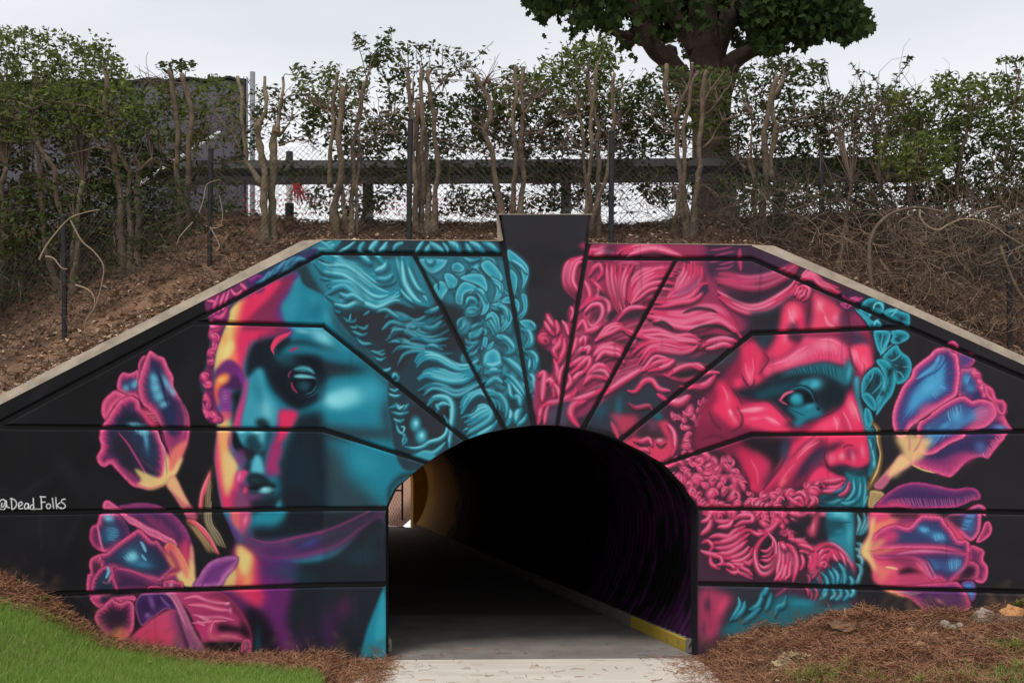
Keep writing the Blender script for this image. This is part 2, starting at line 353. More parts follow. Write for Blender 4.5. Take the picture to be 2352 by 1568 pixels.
    # brow highlight, a pink comma
    st((224, 62, 102), "20,50,66,50,16", "740,960 725,900 770,830 850,780 910,740", .5); po((22, 28, 36), "760,960 770,880 830,820 900,800 880,850 800,900 790,970", 6, .9)
    st((170, 50, 100), 44, "890,930 930,910 970,895", .9, .85)
    # the fold line of the two walls shows as a change of tone
    T(0, 0, 1); po((44, 50, 58), "742,1166 890,1166 890,1530 742,1530", 3, .35, 0)
    # neck
    po((30, 34, 42), "545,1250 620,1290 760,1280 884,1200 886,1530 570,1530 560,1420", 6, .9)
    T(169.3, 1129, .2)
    po((112, 40, 110), "1880,600 2100,720 2400,790 2550,900 2500,1200 2450,1500 2600,1900 2300,1900 1900,1500 1700,1200 1760,900", 14, .85)
    po((216, 58, 100), "1880,620 2080,730 2150,900 2170,1050 2200,1200 2120,1340 1950,1250 1750,1130 1860,900", 12, .92)
    po((236, 150, 96), "1890,620 2060,730 2060,900 2050,1040 1980,1100 1880,1050 1870,850", 9, .9)
    po((226, 204, 130), "1885,615 1990,680 2040,740 2020,880 1960,960 1910,880 1890,760", 8, .97)
    po((216, 186, 120), "1690,1060 1760,960 1860,880 1870,1060 1790,1120 1700,1110", 6, .95); bl((224, 92, 96), 1900, 1060, 60, 120, 10, .7)
    po((110, 36, 110), "2150,880 2330,800 2420,840 2300,1080 2250,1300 2160,1250", 12, .75); bl((64, 50, 110), 2450, 830, 130, 50, 10, .8)
    bl((204, 46, 88), 2120, 1200, 80, 80, 0, .8); po((84, 36, 84), "1700,1150 1850,1130 2000,1320 2200,1500 2300,1700 2100,1800 1900,1500", 16, .8)
    po((22, 22, 30), "1980,1320 2200,1420 2330,1700 2360,1990 2040,1990 2000,1700", 14, .9)
    T(0, 0, 1)
    bl((70, 34, 78), 755, 1450, 24, 60, 0, .7); bl((84, 36, 76), 790, 1395, 22, 34, 20, .6); bl((62, 32, 70), 700, 1470, 26, 50, 0, .5); bl((24, 74, 88), 592, 1490, 9, 50, 0, .7); bl((26, 70, 90), 660, 1315, 60, 22, 10, .6)
    po((34, 132, 154), "882,1348 886,1360 886,1525 830,1520 836,1470 852,1420", 5, .95); po((52, 160, 180), "880,1360 886,1400 884,1460 862,1470 866,1420", 6, .6)
    bl((32, 66, 80), 830, 1280, 40, 22, -10, .5)
def paint_left_hair():
    T(733.8, 526.8, .24)
    # upper band
    po((38, 58, 68), "-280,500 0,250 40,90 1740,90 1750,260 0,260 -200,420", 3, 1, 0)
    for p, w in (("-260,330 -160,260 -60,210 40,200", 60), ("-180,210 -40,180 100,130 180,110", 50), ("-20,160 60,180 130,160 200,110", 60), ("60,240 160,230 260,180 340,120", 36), ("370,215 390,170 430,120", 44), ("480,200 520,150 560,110", 60), ("560,220 610,180 650,120", 50), ("920,225 960,160 1000,110", 40), ("1010,225 1040,180 1070,150", 54), ("1060,130 1130,170 1200,225", 56), ("1240,120 1310,160 1340,225", 70), ("1400,130 1430,180 1470,230", 54), ("1440,120 1530,170 1580,235", 60), ("1560,120 1650,160 1720,225", 56), ("700,200 740,150 800,130", 40), ("1180,130 1220,180 1230,225", 36)):
        hs(w, p)
    po((44, 122, 142), "-150,130 100,260 400,290 740,270 900,270 1040,560 1090,740 900,740 760,680 560,770 300,770 130,720 0,560 -120,330", 8, .9)
    po((48, 118, 136), "930,280 1760,280 1800,190 1960,300 2000,420 1970,560 1990,760 1920,880 2050,930 2040,1100 2085,1220 2060,1568 1600,1568 1540,1250 1520,900 1640,800 1560,840 1300,720 1200,700", 8, .85)
    # main flow of wavy locks from the parting
    fan("-150,170 0,90 200,290 330,330 480,410 600,400 660,370", "-60,230 60,320 250,360 420,430 560,530 700,510 730,480", 5, 52)
    fan("-100,250 60,330 250,350 400,440 560,560 700,620 830,560", "-40,320 60,430 240,470 380,570 520,650 640,640 760,560", 4, 56)
    fan("0,440 120,480 280,500 420,600 540,690 680,660 820,560", "80,640 200,560 330,570 450,690 600,740 740,680 860,640", 4, 54)
    hs(60, "60,620 150,560 240,540 330,600 450,690 560,700"); hs(56, "80,640 200,690 300,640 400,680 520,750 640,720"); hs(60, "150,720 260,740 360,700 460,720 560,750 680,700 760,690 900,750")
    hs(50, "190,610 260,640 330,630 420,690")
    hs(66, "380,200 430,270 490,320"); hs(50, "500,200 560,260 620,330"); hs(60, "640,300 620,360 540,400"); hs(46, "700,430 640,470 540,470")
    # falling locks by the parting
    fan("720,270 760,400 800,500 880,640 1020,740", "860,270 880,380 920,500 1000,620 1050,720", 4, 62)
    hs(70, "790,260 800,400 830,540 930,680 1060,740"); hs(50, "830,280 870,420 940,560 1000,600"); hs(36, "760,560 830,640 900,700")
    po((44, 46, 53), "400,760 560,780 740,700 900,750 1100,740 1180,700 1300,760 1420,860 1400,1100 1300,1150 1100,1180 900,1180 800,1350 700,1330 560,1100 400,1000 260,820", 10, .92)
    fan("560,800 680,740 800,800 920,860 1060,800 1170,720", "640,1060 760,980 860,1000 980,1060 1100,1080 1260,1020", 9, 44, TD, .4, .8, .45)
    fan("600,1040 720,1010 860,1070 980,1100 1100,1110 1300,1080", "760,1330 820,1230 960,1180 1100,1190 1240,1250 1380,1290", 7, 40, TD, .4, .75, .45)
    for i in range(46):
        t = prng.rand(); x = 1230+560*prng.rand()+230*t; y = 300+1240*t
        curl(x, y, 52+26*prng.rand(), prng.rand()*360, ((44, 62, 72), (50, 136, 156), (104, 186, 204)))
    # rosettes and big curls (diadem)
    for pts in ("940,280 1000,380 1080,430 1180,380 1225,320 1210,280", "1080,560 1140,490 1200,500 1240,560 1200,640 1160,680", "1270,330 1330,310 1390,360 1360,410 1270,400", "1190,430 1260,420 1320,480 1290,560 1230,560", "1540,330 1620,290 1720,380 1760,480 1680,500 1580,420", "1340,460 1440,420 1560,430 1610,520 1600,600 1520,540 1400,500", "1300,700 1310,580 1380,500 1480,530 1580,620 1630,720 1600,800 1540,820 1560,720 1480,600 1390,620 1370,720", "1630,460 1720,490 1765,560 1740,640 1650,720 1690,580", "1640,720 1740,700 1830,780 1840,880 1760,980 1720,960 1780,860 1730,760", "1590,830 1660,780 1720,830 1735,930 1700,1010 1650,920", "1800,190 1890,240 1990,340 2005,430 1970,540 1930,580 1940,470 1900,350 1810,300", "1820,380 1890,440 1890,560 1860,640 1830,520", "1740,700 1790,640 1880,660 1920,720 1900,800 1860,720", "1930,620 1985,640 1985,780 1910,880 1890,840 1950,760", "1910,880 2000,860 2060,920 2055,970 1990,960", "1920,950 2010,960 2050,1060 2030,1130 1960,1130 1990,1040", "1690,1020 1780,1010 1870,1100 1860,1180 1800,1210 1800,1120", "1970,1150 2050,1160 2090,1220 2070,1330 2040,1320 2040,1230 1990,1200", "1760,1230 1850,1250 1960,1340 2010,1440 1940,1420", "1580,1180 1660,1130 1730,1180 1750,1300 1720,1420 1600,1400 1560,1280", "1450,1060 1420,1000 1500,900 1560,900 1560,980 1510,1050", "1560,1110 1570,1030 1610,1040 1600,1130", "1600,1150 1620,1100 1670,1070 1650,1130"):
        p = spl(P(pts), True, 1.2); b = bbox(p, 8); m = fill(p, b)
        comp(b, blur(m, 4)*.9, TE[0])
        d = np.minimum(_dist(p, np.full(len(p), 40., np.float32), b)*40, 40)*m
        mx = max(4, d.max()); v = np.clip(d/mx, 0, 1)
        comp(b, blur(m, 1.5), ramp(v, ((0, (40, 96, 112)), (.25, (96, 182, 200)), (.5, (60, 156, 178)), (1, (44, 136, 158)))))
        o = b[0]+(b[2]-b[0])//2, b[1]+(b[3]-b[1])//2
        gy, gx = np.mgrid[b[1]:b[3], b[0]:b[2]]
        sh = np.clip((-(gx-o[0])*.5+(gy-o[1])*.85)/max(12., .5*(b[3]-b[1]))-.15, 0, 1).astype(np.float32)
        comp(b, blur(m, 2)*sh*.85, (40, 54, 62))
    for p, w in (("1060,440 1130,500 1140,580", 34), ("1380,720 1420,640 1500,650 1520,720", 46), ("1840,330 1900,400 1940,480", 24), ("1400,440 1470,380 1540,420", 26), ("1520,360 1600,440 1690,520", 24), ("1640,760 1720,830 1730,930", 26)):
        st(TE[0], w, p, .9, .85)
    for p, w in (("1010,270 1060,320 1105,280", 40), ("1400,720 1430,660 1490,670 1510,720", 40), ("1830,290 1930,350 1985,420", 34), ("1590,860 1650,830 1690,900 1700,980", 30), ("1600,920 1640,940 1670,1010", 26), ("1380,270 1450,300 1530,280", 34), ("1480,560 1560,600 1600,690", 40), ("1660,500 1720,540 1740,600", 30), ("1700,730 1780,760 1810,860", 34), ("1320,460 1300,540 1240,560", 30)):
        hs(w, p)
    # shadowed waves at the side
    for p, w in (("550,790 640,770 720,820 800,860 870,850", 44), ("600,960 680,890 760,900 820,920", 40), ("680,1000 720,960 800,960", 34), ("420,820 470,790 480,780", 24), ("230,840 280,880 300,810", 28), ("260,880 330,880 350,850", 28), ("290,930 350,940 360,910", 26), ("370,930 430,950 465,910", 30), ("310,970 400,1010 460,990", 32), ("350,1030 410,1090 500,1095", 36), ("150,770 180,790 205,785", 30), ("1010,790 1100,770 1150,740", 50), ("960,920 1080,940 1170,880", 50), ("870,1050 960,1040 1080,1070 1230,1040", 44), ("1010,1120 1090,1110 1180,1150", 40), ("660,1080 720,1070 780,1080", 28), ("490,1160 560,1180 620,1150", 30), ("530,1220 580,1250 635,1220", 30), ("550,1190 600,1200 630,1180", 22), ("590,1340 640,1345 680,1320", 28), ("690,1430 720,1380 765,1420", 34), ("700,1440 740,1450 770,1400", 22), ("1330,930 1350,870", 24), ("1430,960 1490,920 1560,900", 36), ("1450,1040 1520,1010 1560,960", 34), ("1390,1180 1450,1130 1510,1090", 36), ("1440,1210 1490,1180 1520,1130", 30), ("850,930 900,940 940,920", 24)):
        hs(w, p, TD)
    T(827.9, 715, .24)
    # waves over the ear
    fan("480,520 560,400 680,390 780,420 900,510 1010,520 1130,450", "520,560 620,480 740,480 860,540 980,560 1100,520 1180,470", 3, 50)
    fan("540,600 640,550 780,560 880,590 1000,580 1150,510", "520,720 620,630 740,650 880,690 1000,680 1080,600 1160,520", 4, 46)
    fan("540,740 660,690 800,710 920,750 1040,710 1180,620", "600,830 700,760 800,770 920,810 1060,760 1220,660", 3, 48, TD)
    # ear
    po((44, 46, 53), "440,960 560,880 760,860 860,930 880,1080 860,1240 740,1260 620,1210 520,1250 430,1180 400,1060", 8, .9)
    hs(70, "640,900 700,830 790,820 860,860 880,960 860,1120 850,1290"); hs(40, "730,960 750,900 800,880 850,900"); hs(34, "750,940 730,900 760,900"); st((38, 38, 44), 50, "790,960 830,1030 830,900", .9, .9); hs(40, "800,990 830,1060 820,1160 760,1220 660,1250 600,1290 520,1310 420,1290"); hs(44, "500,1400 600,1350 700,1350 780,1290 810,1250")
    for x, y, rx, ry in ((525, 1075, 46, 66), (580, 1190, 52, 66)):
        bl((36, 96, 112), x, y, rx*1.3, ry*1.25, 0, .9, 4); bl((72, 168, 188), x, y, rx, ry, 0, .95, 3); bl((146, 216, 226), x+4, y-8, rx*.4, ry*.4, 0, .9)
    po((60, 156, 178), "460,1400 560,1350 700,1360 715,1390 640,1440 560,1420", 4, .9)
    for p, w in (("280,740 330,760 370,730", 26), ("270,790 330,810 385,800", 28), ("280,920 350,900 410,930 460,880", 36), ("300,960 380,980 460,960", 30), ("320,1030 370,1050 420,1030", 30), ("340,1070 370,1150 420,1180 400,1260", 28), ("380,1100 420,1110 410,1160", 22), ("410,1180 440,1230 400,1280", 24), ("210,570 250,565 290,545", 26), ("300,650 330,600 370,640", 30), ("340,870 370,930 420,900", 26)):
        hs(w, p)
    # spiralling lock behind the ear
    fan("920,940 1000,800 1120,760 1260,760 1370,860 1380,1000", "980,990 1030,880 1110,790 1180,800 1240,880 1250,1000", 4, 42)
    fan("960,1000 1060,960 1130,890 1190,890 1200,960 1100,1060 960,1140", "1000,1100 1100,1060 1230,1000 1260,960 1240,1030 1130,1120 1010,1180", 4, 44)
    hs(50, "1040,1210 1150,1170 1250,1110 1310,1040"); hs(50, "1240,790 1340,800 1400,900 1390,1010"); st(TE[0], 24, "1000,980 1080,960 1120,900", .9, .8)
    # right end column of curls above the arch
    for p, w in (("1370,440 1440,480 1530,560 1580,660", 60), ("1380,590 1460,640 1540,740 1570,800", 50), ("1400,640 1470,720 1560,830", 40), ("1380,660 1420,700 1440,800 1480,830", 46), ("1470,810 1520,830 1530,900", 60), ("1430,930 1440,1000 1400,1090", 56), ("1490,1060 1500,980 1540,930", 70), ("1500,1090 1560,1040 1590,980", 40), ("1620,600 1660,640 1670,720 1690,800", 56), ("1650,800 1690,860 1670,930", 50), ("1200,700 1290,640 1360,680", 50), ("1180,500 1260,520 1340,500", 60), ("1190,590 1270,560 1340,570", 50), ("1570,380 1640,390 1690,450 1670,560", 40), ("1580,440 1620,470 1610,560", 34), ("1320,250 1400,260 1470,350 1400,400", 50), ("1540,160 1620,200 1640,300 1580,340", 50), ("1620,90 1670,140 1650,180", 34)):
        hs(w, p)
    # pink curls on the far side of her face, and purple ones along the top
    T(451.6, 583.3, .24)
    side = "90,440 330,330 500,220 520,330 330,470 310,600 270,690 230,800 180,940 160,1100 160,1300 200,1470 260,1570 230,1620 120,1600 60,1500 60,1380 80,1300 25,1210 35,1150 100,1080 100,940 140,860 110,780 130,660"
    po((120, 46, 92), side, 2)
    clip(side, 1)
    for x, y, r, an in ((150, 700, 60, 0), (160, 790, 58, 40), (170, 870, 50, 90), (140, 950, 56, 30), (130, 1030, 50, 0), (70, 1170, 60, 60), (120, 1240, 56, 20), (90, 1370, 56, 60), (110, 1450, 60, 100), (90, 1520, 60, 30), (170, 1540, 50, 60), (190, 1590, 44, 0), (210, 600, 66, 20), (190, 520, 60, 60)):
        curl(x, y, r, an, ((84, 34, 84), (212, 66, 116), (226, 132, 168)))
    for p in ("100,450 170,460 180,520 150,560", "210,400 170,500 160,580", "270,370 230,470 220,540", "310,350 280,450 250,540", "320,330 370,390 420,370 440,330", "420,280 470,330 420,300", "170,600 240,600 290,520"):
        hs(34, p, ((100, 40, 88), (206, 68, 122), (228, 124, 166)))
    clip()
    top = "480,250 700,130 950,0 1150,-60 1110,40 900,160 700,260 520,340"
    po((58, 54, 92), top, 4, .95)
    for p, pl in (("520,290 560,220 640,220", 0), ("560,270 640,250 700,170", 1), ("660,240 720,180 780,110", 1), ("740,190 820,100 880,60", 1), ("830,150 900,60 1000,20", 1), ("900,110 980,50 1080,70", 1), ("490,250 540,240 580,210", 0), ("780,200 900,130 960,120", 1)):
        hs(40, p, (((70, 34, 88), (118, 44, 118), (150, 70, 150)), ((40, 50, 76), (52, 112, 146), (90, 150, 180)))[pl])
YE = (228, 200, 130)
def paint_left_flowers():
    T(169.3, 790.3, .2)
    petal("740,230 780,150 830,135 860,300 800,380 745,330", PNK, 40)
    petal("500,520 500,430 530,350 575,318 640,335 700,308 745,315 790,560 770,640 700,600 600,590 560,560", RIM, 110, .3, 22, (640, 640))
    for q in ((600, 500), (690, 470), (720, 440)): bl((96, 180, 210), q[0], q[1], 44, 40, 60, .8)
    petal("480,525 560,560 620,600 480,700 420,800 365,875 318,800 320,700 340,640 400,575", PNK, 120, .2, 14, (560, 760))
    petal("1250,690 1300,750 1330,850 1335,1000 1310,1130 1230,1310 1170,1480 1060,1450 1080,1200 1200,950", PNK, 110)
    petal("760,330 790,250 840,120 880,72 930,100 965,125 1040,155 1080,240 1110,300 1148,380 1150,480 1200,575 1260,690 1300,850 1290,980 1230,1200 1150,1350 1080,1200 1000,940 900,790 790,690 745,570 735,450", RIM, 150, .22, 20, (960, 560))
    po((36, 38, 72), "880,180 960,180 1020,300 1080,560 1220,640 1280,820 1260,1000 1100,1050 1000,850 1010,600 920,330", 10, .75)
    po((88, 42, 84), "1190,700 1220,720 1230,1000 1180,1250 1150,1100", 8, .7); po((150, 54, 104), "1000,1020 1110,1050 1200,1060 1310,1000 1240,1280 1160,1460 1110,1300", 9, .85)
    for q in ((920, 390, 50, 70), (940, 500, 60, 80), (980, 600, 70, 60), (1030, 690, 60, 40), (1060, 440, 40, 110), (1130, 540, 30, 60)): bl((104, 186, 214), q[0], q[1], q[2], q[3], -25, .85)
    streaks((130, 206, 226), "880,420 900,560 960,700", "960,420 1010,560 1080,720", 12, 12, .6)
    st((34, 34, 66), 40, "950,290 1010,430 1040,560 1080,700", 1, .8)
    petal("620,592 700,605 755,650 775,730 830,800 890,880 950,960 1000,1080 1040,1170 1060,1290 1065,1420 1050,1540 960,1620 860,1650 700,1640 600,1560 470,1420 420,1380 360,1412 290,1380 260,1290 300,1215 310,1150 290,1080 310,960 360,880 440,760 510,660", ((0, (206, 62, 112)), (.12, (220, 96, 142)), (.3, (180, 58, 108)), (.5, (84, 46, 88)), (.75, (46, 44, 70)), (1, (46, 42, 66))), 190, .2, 20, (760, 1180))
    po((38, 34, 46), "480,1040 560,1080 700,1330 780,1540 680,1540 540,1380 450,1180", 12, .85)
    po((30, 34, 52), "540,830 720,780 820,850 880,960 720,960 520,930", 10, .8)
    po((40, 52, 78), "640,1000 880,1000 960,1150 960,1300 880,1400 800,1280 700,1120", 10, .9)
    st((196, 66, 118), 34, "510,1010 620,1140 720,1300 820,1470 880,1560", .9, .8)
    streaks((112, 192, 216), "640,900 720,890 860,930", "700,990 780,1060 850,1150", 14, 16, .8); bl((110, 190, 216), 700, 930, 90, 40, 10, .7); bl((84, 150, 190), 830, 1100, 34, 130, -5, .8); bl((120, 196, 220), 800, 1010, 80, 30, 0, .7)
    po((226, 62, 108), "770,720 880,760 960,860 990,960 900,960 820,860", 6, .7); streaks((228, 130, 166), "790,760 850,820 920,900", "880,760 940,820 1000,900", 9, 20, .7)
    st((224, 126, 164), 36, "960,1000 1000,1120 1050,1240 1070,1400", .8, .85); st((40, 28, 44), 22, "985,1010 1010,1100 1080,1220 1110,1340", .9, .85)
    T(0, 1003.8, .36)
    po((222, 178, 116), "905,215 980,230 1030,170 1060,30 1095,60 1090,150 1150,120 1180,60 1165,140 1115,250 1060,300 940,340 850,285 820,240", 5, .0)
    po((150, 54, 110), "700,175 760,190 850,230 960,320 930,335 850,280 740,190", 4, .6)
    po((230, 120, 106), "1090,90 1190,20 1180,80 1130,200 1085,270 1060,250", 6, .9)
    po(YE, "860,200 960,240 1030,250 1060,130 1075,120 1085,220 1150,130 1165,140 1118,245 1060,300 960,335 880,300 900,270", 5, .9)
    st((70, 58, 70), 20, "900,140 960,190 1020,240", 1, .8); st((150, 130, 110), 16, "1040,80 1060,160 1065,240", 1, .7); st((226, 110, 120), 18, "870,290 950,325 1050,300", 1, .8)
    po((206, 112, 118), "1060,300 1112,245 1180,370 1250,510 1200,515 1150,440 1105,370", 3); po((230, 186, 128), "1065,298 1112,250 1165,350 1210,440 1150,390", 4, .85); po((170, 72, 110), "1180,440 1240,450 1262,520 1200,525", 4, .8)
    # bud leaves beside the chin
    po((54, 44, 40), "1265,470 1285,310 1330,200 1362,180 1360,320 1345,470 1390,580 1450,700 1400,690 1320,590", 4)
    po((232, 86, 112), "1265,470 1280,350 1320,250 1345,210 1335,300 1300,380 1290,470", 3); st((238, 140, 150), 14, "1275,440 1290,340 1335,230", .9, .8)
    for i in range(9): st(((150, 140, 112), (110, 92, 70), (178, 170, 140))[i % 3], 14, [[1300+i*6, 470-i*8], [1310+i*5, 540], [1345+i*7, 620], [1385+i*7, 690+i*2]], 1, .75)
    for i in range(6): st(((150, 132, 104), (120, 96, 66), (172, 150, 116))[i % 3], 13, [[1340+i*3, 240+i*14], [1318+i*5, 340], [1308+i*6, 460]], 1, .7)
    po((60, 44, 40), "1180,530 1230,520 1300,580 1360,670 1400,740 1340,740 1260,650 1200,580", 4)
    po((232, 96, 112), "1190,530 1235,525 1300,580 1350,650 1400,745 1375,730 1320,650 1250,570", 3)
    for i in range(7): st(((168, 140, 104), (118, 88, 60), (196, 168, 124))[i % 3], 13, [[1195+i*8, 545+i*3], [1240+i*7, 600+i*2], [1290+i*6, 670], [1325+i*8, 735]], 1, .75)
    st((240, 150, 150), 12, "1240,530 1310,590 1360,670 1390,735", .9, .9)
def paint_left_low():
    T(169.3, 1129, .2)
    petal("520,180 600,140 760,120 900,130 1040,180 1180,280 1280,400 1350,540 1380,700 1385,980 1300,1000 1150,900 900,640 700,400", ((0, (62, 50, 96)), (.1, (150, 56, 108)), (.3, (112, 52, 104)), (.6, (78, 44, 86)), (1, (120, 50, 96))), 190, .1, 9)
    po((222, 60, 104), "1240,580 1300,560 1340,700 1330,850 1280,950 1200,850", 9, .85); po((228, 160, 120), "1340,600 1380,700 1380,990 1320,980 1330,800", 5, .85)
    petal("330,170 345,110 400,95 470,140 540,190 620,260 700,300 840,390 960,440 1060,500 1150,540 1195,620 1100,610 1000,560 860,500 720,400 640,370 560,290 480,230 400,205 350,210", ((0, (210, 56, 106)), (.3, (222, 110, 150)), (1, (176, 62, 116))), 60, .3, 60)
    streaks((226, 140, 176), "540,270 760,330 960,440 1180,560", "600,330 760,420 960,520 1190,620", 44, 12, .7)
    petal("180,500 200,400 265,360 300,260 420,240 520,260 620,400 640,560 520,620 430,690 330,690 240,640 190,570", ((0, (206, 62, 112)), (.2, (212, 88, 136)), (.45, (110, 50, 92)), (.7, (56, 50, 84)), (1, (46, 60, 92))), 130, .2, 18)
    po((120, 40, 84), "190,480 260,380 290,480 290,660 220,600", 6, .7); po((58, 40, 80), "470,260 640,380 640,560 540,600 520,420", 9, .85)
    bl((112, 196, 226), 400, 300, 66, 46, 10, .95); streaks((120, 204, 230), "370,400 380,470 380,560", "520,440 520,490 470,560", 9, 18, .85); bl((64, 130, 170), 430, 480, 100, 110, 0, .6); st((224, 112, 156), 40, "270,380 290,480 310,580 340,680", .9, .9)
    petal("1060,600 1150,600 1250,720 1340,900 1390,1000 1380,1080 1260,1060 1140,1010 1000,1000 960,820", ((0, (228, 150, 110)), (.2, (228, 92, 104)), (.6, (214, 96, 110)), (1, (150, 56, 92))), 110, .1)
    petal("280,720 380,690 440,640 540,560 640,490 740,425 800,460 900,560 960,560 1050,680 1130,800 1160,860 1060,970 980,1030 900,1000 700,960 480,880 330,900 290,800", ((0, (206, 62, 112)), (.14, (216, 92, 138)), (.32, (150, 56, 104)), (.5, (70, 48, 86)), (1, (50, 74, 108))), 150, .22, 40, (700, 760))
    po((38, 40, 64), "480,740 900,620 1080,760 1140,850 980,960 760,900 480,840", 16, .7)
    bl((48, 100, 134), 720, 780, 200, 120, 20, .8); bl((126, 206, 230), 670, 740, 70, 70, 0, .9); streaks((130, 208, 232), "560,740 600,720 680,670", "620,800 680,790 760,760", 12, 14, .8); st((126, 200, 226), 50, "770,570 800,620 830,690", .9, .85); st((120, 200, 226), 36, "780,720 810,760 835,790", .9, .8); bl((60, 130, 164), 800, 830, 110, 40, 10, .7)
    po((236, 140, 90), "1060,680 1140,780 1180,880 1130,860 1080,780", 6, .8)
    petal("480,870 640,890 800,950 960,1030 1100,980 1180,960 1240,1010 1100,1060 1000,1150 480,1150 440,1000", ((0, (180, 60, 110)), (.25, (120, 52, 100)), (1, (66, 38, 72))), 110, .15, 10)
    st((196, 76, 124), 40, "490,880 640,900 800,960 960,1030", .9, .8)
    po(YE, "1180,960 1250,900 1300,980 1340,900 1390,1000 1440,1000 1380,1090 1260,1075", 5, .92); po((230, 150, 112), "1150,620 1240,720 1330,880 1380,1000 1300,980 1220,850", 7, .7); po(YE, "1340,760 1385,880 1385,1010 1330,960", 6, .85)
    petal("160,1180 155,960 190,930 175,830 200,760 290,715 320,760 290,850 330,960 350,1150", PNK, 70, .3, 20); po((48, 34, 52), "230,830 290,800 290,930 230,950", 6, .85)
    petal("280,900 340,860 440,860 470,1000 500,1150 220,1190 210,1020", ((0, (206, 70, 118)), (.3, (190, 74, 124)), (.6, (80, 46, 84)), (1, (44, 60, 84))), 90, .3, 14); st((110, 196, 226), 50, "390,860 400,920 370,990", .9, .9); st((226, 120, 160), 40, "330,1030 390,1050 430,960", .9, .8); po((36, 46, 60), "290,1060 430,1040 440,1140 300,1150", 8, .8)
    petal("190,1200 480,1200 700,1190 700,1260 640,1240 560,1280 470,1240 400,1290 330,1320 260,1320", PNK, 80, .3, 30)
    po((40, 38, 58), "310,1205 450,1205 380,1270 330,1280", 5, .9)
    petal("260,1370 330,1310 430,1220 490,1250 540,1270 620,1240 690,1280 700,1400 690,1560 640,1640 560,1700 460,1690 330,1600 240,1470", ((0, (206, 62, 112)), (.15, (216, 98, 138)), (.4, (150, 52, 100)), (.7, (62, 36, 60)), (1, (50, 32, 50))), 140, .25, 20)
    po((236, 140, 90), "430,1610 560,1560 640,1640 560,1710 460,1690", 8, .85); po((226, 80, 116), "520,1560 640,1560 680,1600 600,1680", 6, .5)
    # hand holding the stems
    T(282.2, 1298.3, .16)
    petal("600,340 580,250 620,215 720,200 780,230 850,230 870,300 860,370 680,380", PNK, 60, .1, 5); bl((232, 130, 160), 690, 270, 40, 60, 20, .8); st((150, 40, 84), 14, "770,235 775,300 790,340", .9)
    petal("340,350 360,300 470,285 580,310 620,360 500,420 300,430", PNK, 50, .1, 5)
    po((178, 60, 108), "590,380 860,385 1340,375 1500,440 1660,600 1760,760 1840,950 1855,1100 1850,1160 1840,1260 1760,1330 1690,1350 1500,1330 1540,1290 1700,1200 1690,1110 1300,1100 1150,1110 1100,1000 900,600", 3)
    po((104, 40, 66), "1360,378 1500,440 1660,600 1760,760 1850,1050 1800,1000 1700,800 1560,640 1400,470 1200,420", 7, .8)
    for p, w, c in (("880,470 1050,440 1200,500 1340,530 1520,540", 70, (216, 76, 122)), ("940,560 1150,570 1350,620 1540,640", 80, (212, 72, 120)), ("1000,700 1200,740 1400,740 1600,780", 70, (196, 66, 112)), ("1000,820 1120,820 1240,800 1500,790", 60, (206, 72, 118))):
        st((116, 40, 74), w*2.3, p, 1, .6); st(c, w*1.5, p, 1); st((230, 136, 168), w*.7, p, 1, .8)
    st((228, 140, 170), 46, "1080,720 1160,760 1240,770", 1, .9); st((232, 150, 176), 44, "1070,790 1130,840 1180,860", 1, .9); bl((232, 150, 176), 1500, 540, 40, 24, -20, .9); bl((230, 120, 160), 1540, 640, 24, 50, 0, .8); bl((214, 40, 96), 1080, 880, 70, 60, 0, .7)
    po((34, 22, 28), "1350,860 1450,830 1700,880 1660,790 1720,810 1800,900 1840,1030 1780,1040 1650,960 1500,950 1380,940", 8, .95)
    st((214, 80, 122), 110, "1290,800 1250,900 1260,1000 1330,1040 1500,1010 1700,1050", .9, .9); st((226, 130, 160), 26, "1310,800 1265,900 1260,990", 1, .9); st((226, 120, 156), 60, "1380,1010 1500,1010 1640,1030", 1, .7)
    po((28, 22, 26), "1140,1140 1300,1100 1690,1110 1700,1200 1620,1260 1500,1300 1450,1420 1180,1420", 7, .95)
    petal("1700,1120 1740,1060 1800,1050 1845,1110 1840,1200 1800,1290 1750,1340 1700,1300 1695,1200", PNK, 60, .05, 3); bl((226, 120, 160), 1760, 1150, 26, 70, 0, .8); petal("1490,1300 1560,1240 1640,1235 1690,1290 1690,1420 1480,1420", PNK, 60, .05, 3)
    petal("180,620 190,500 250,420 330,400 600,390 700,440 790,560 800,700 640,620 500,700 380,780 290,860 230,800", ((0, (196, 88, 138)), (.14, (120, 64, 122)), (.3, (70, 42, 96)), (1, (58, 34, 78))), 110, .05, 3)
    bl((128, 82, 150), 410, 520, 46, 120, -20, .9); bl((134, 92, 158), 350, 710, 50, 46, 0, .9); st((124, 84, 154), 60, "540,440 600,520 680,590", 1, .85)
    po((200, 70, 110), "60,1120 200,940 300,860 420,760 640,640 760,640 800,720 860,900 930,1100 950,1400 60,1400", 3); bl((216, 56, 92), 420, 1060, 240, 170, 0, .7); po((100, 54, 104), "680,640 760,640 830,800 900,1050 960,1400 860,1400 800,1100 740,900", 12, .7); po((46, 34, 52), "760,660 800,680 900,930 1000,1250 960,1400 880,1100 810,860", 6, .85); bl((140, 78, 142), 800, 1180, 70, 130, -15, .8)
    po((186, 98, 138), "600,390 760,400 900,640 1040,950 1150,1130 1200,1280 1200,1400 1010,1400 960,1150 880,940 780,640 700,480", 3); po((120, 66, 112), "820,640 960,950 1120,1200 1160,1400 1040,1400 980,1180 900,960", 7, .8); st((224, 140, 166), 34, "640,400 740,520 830,700 920,900", 1, .7); st((58, 34, 60), 12, "780,410 900,620 1050,940 1160,1160", 1, .8)
    # purple shoulder leaf
    T(169.3, 1129, .2)
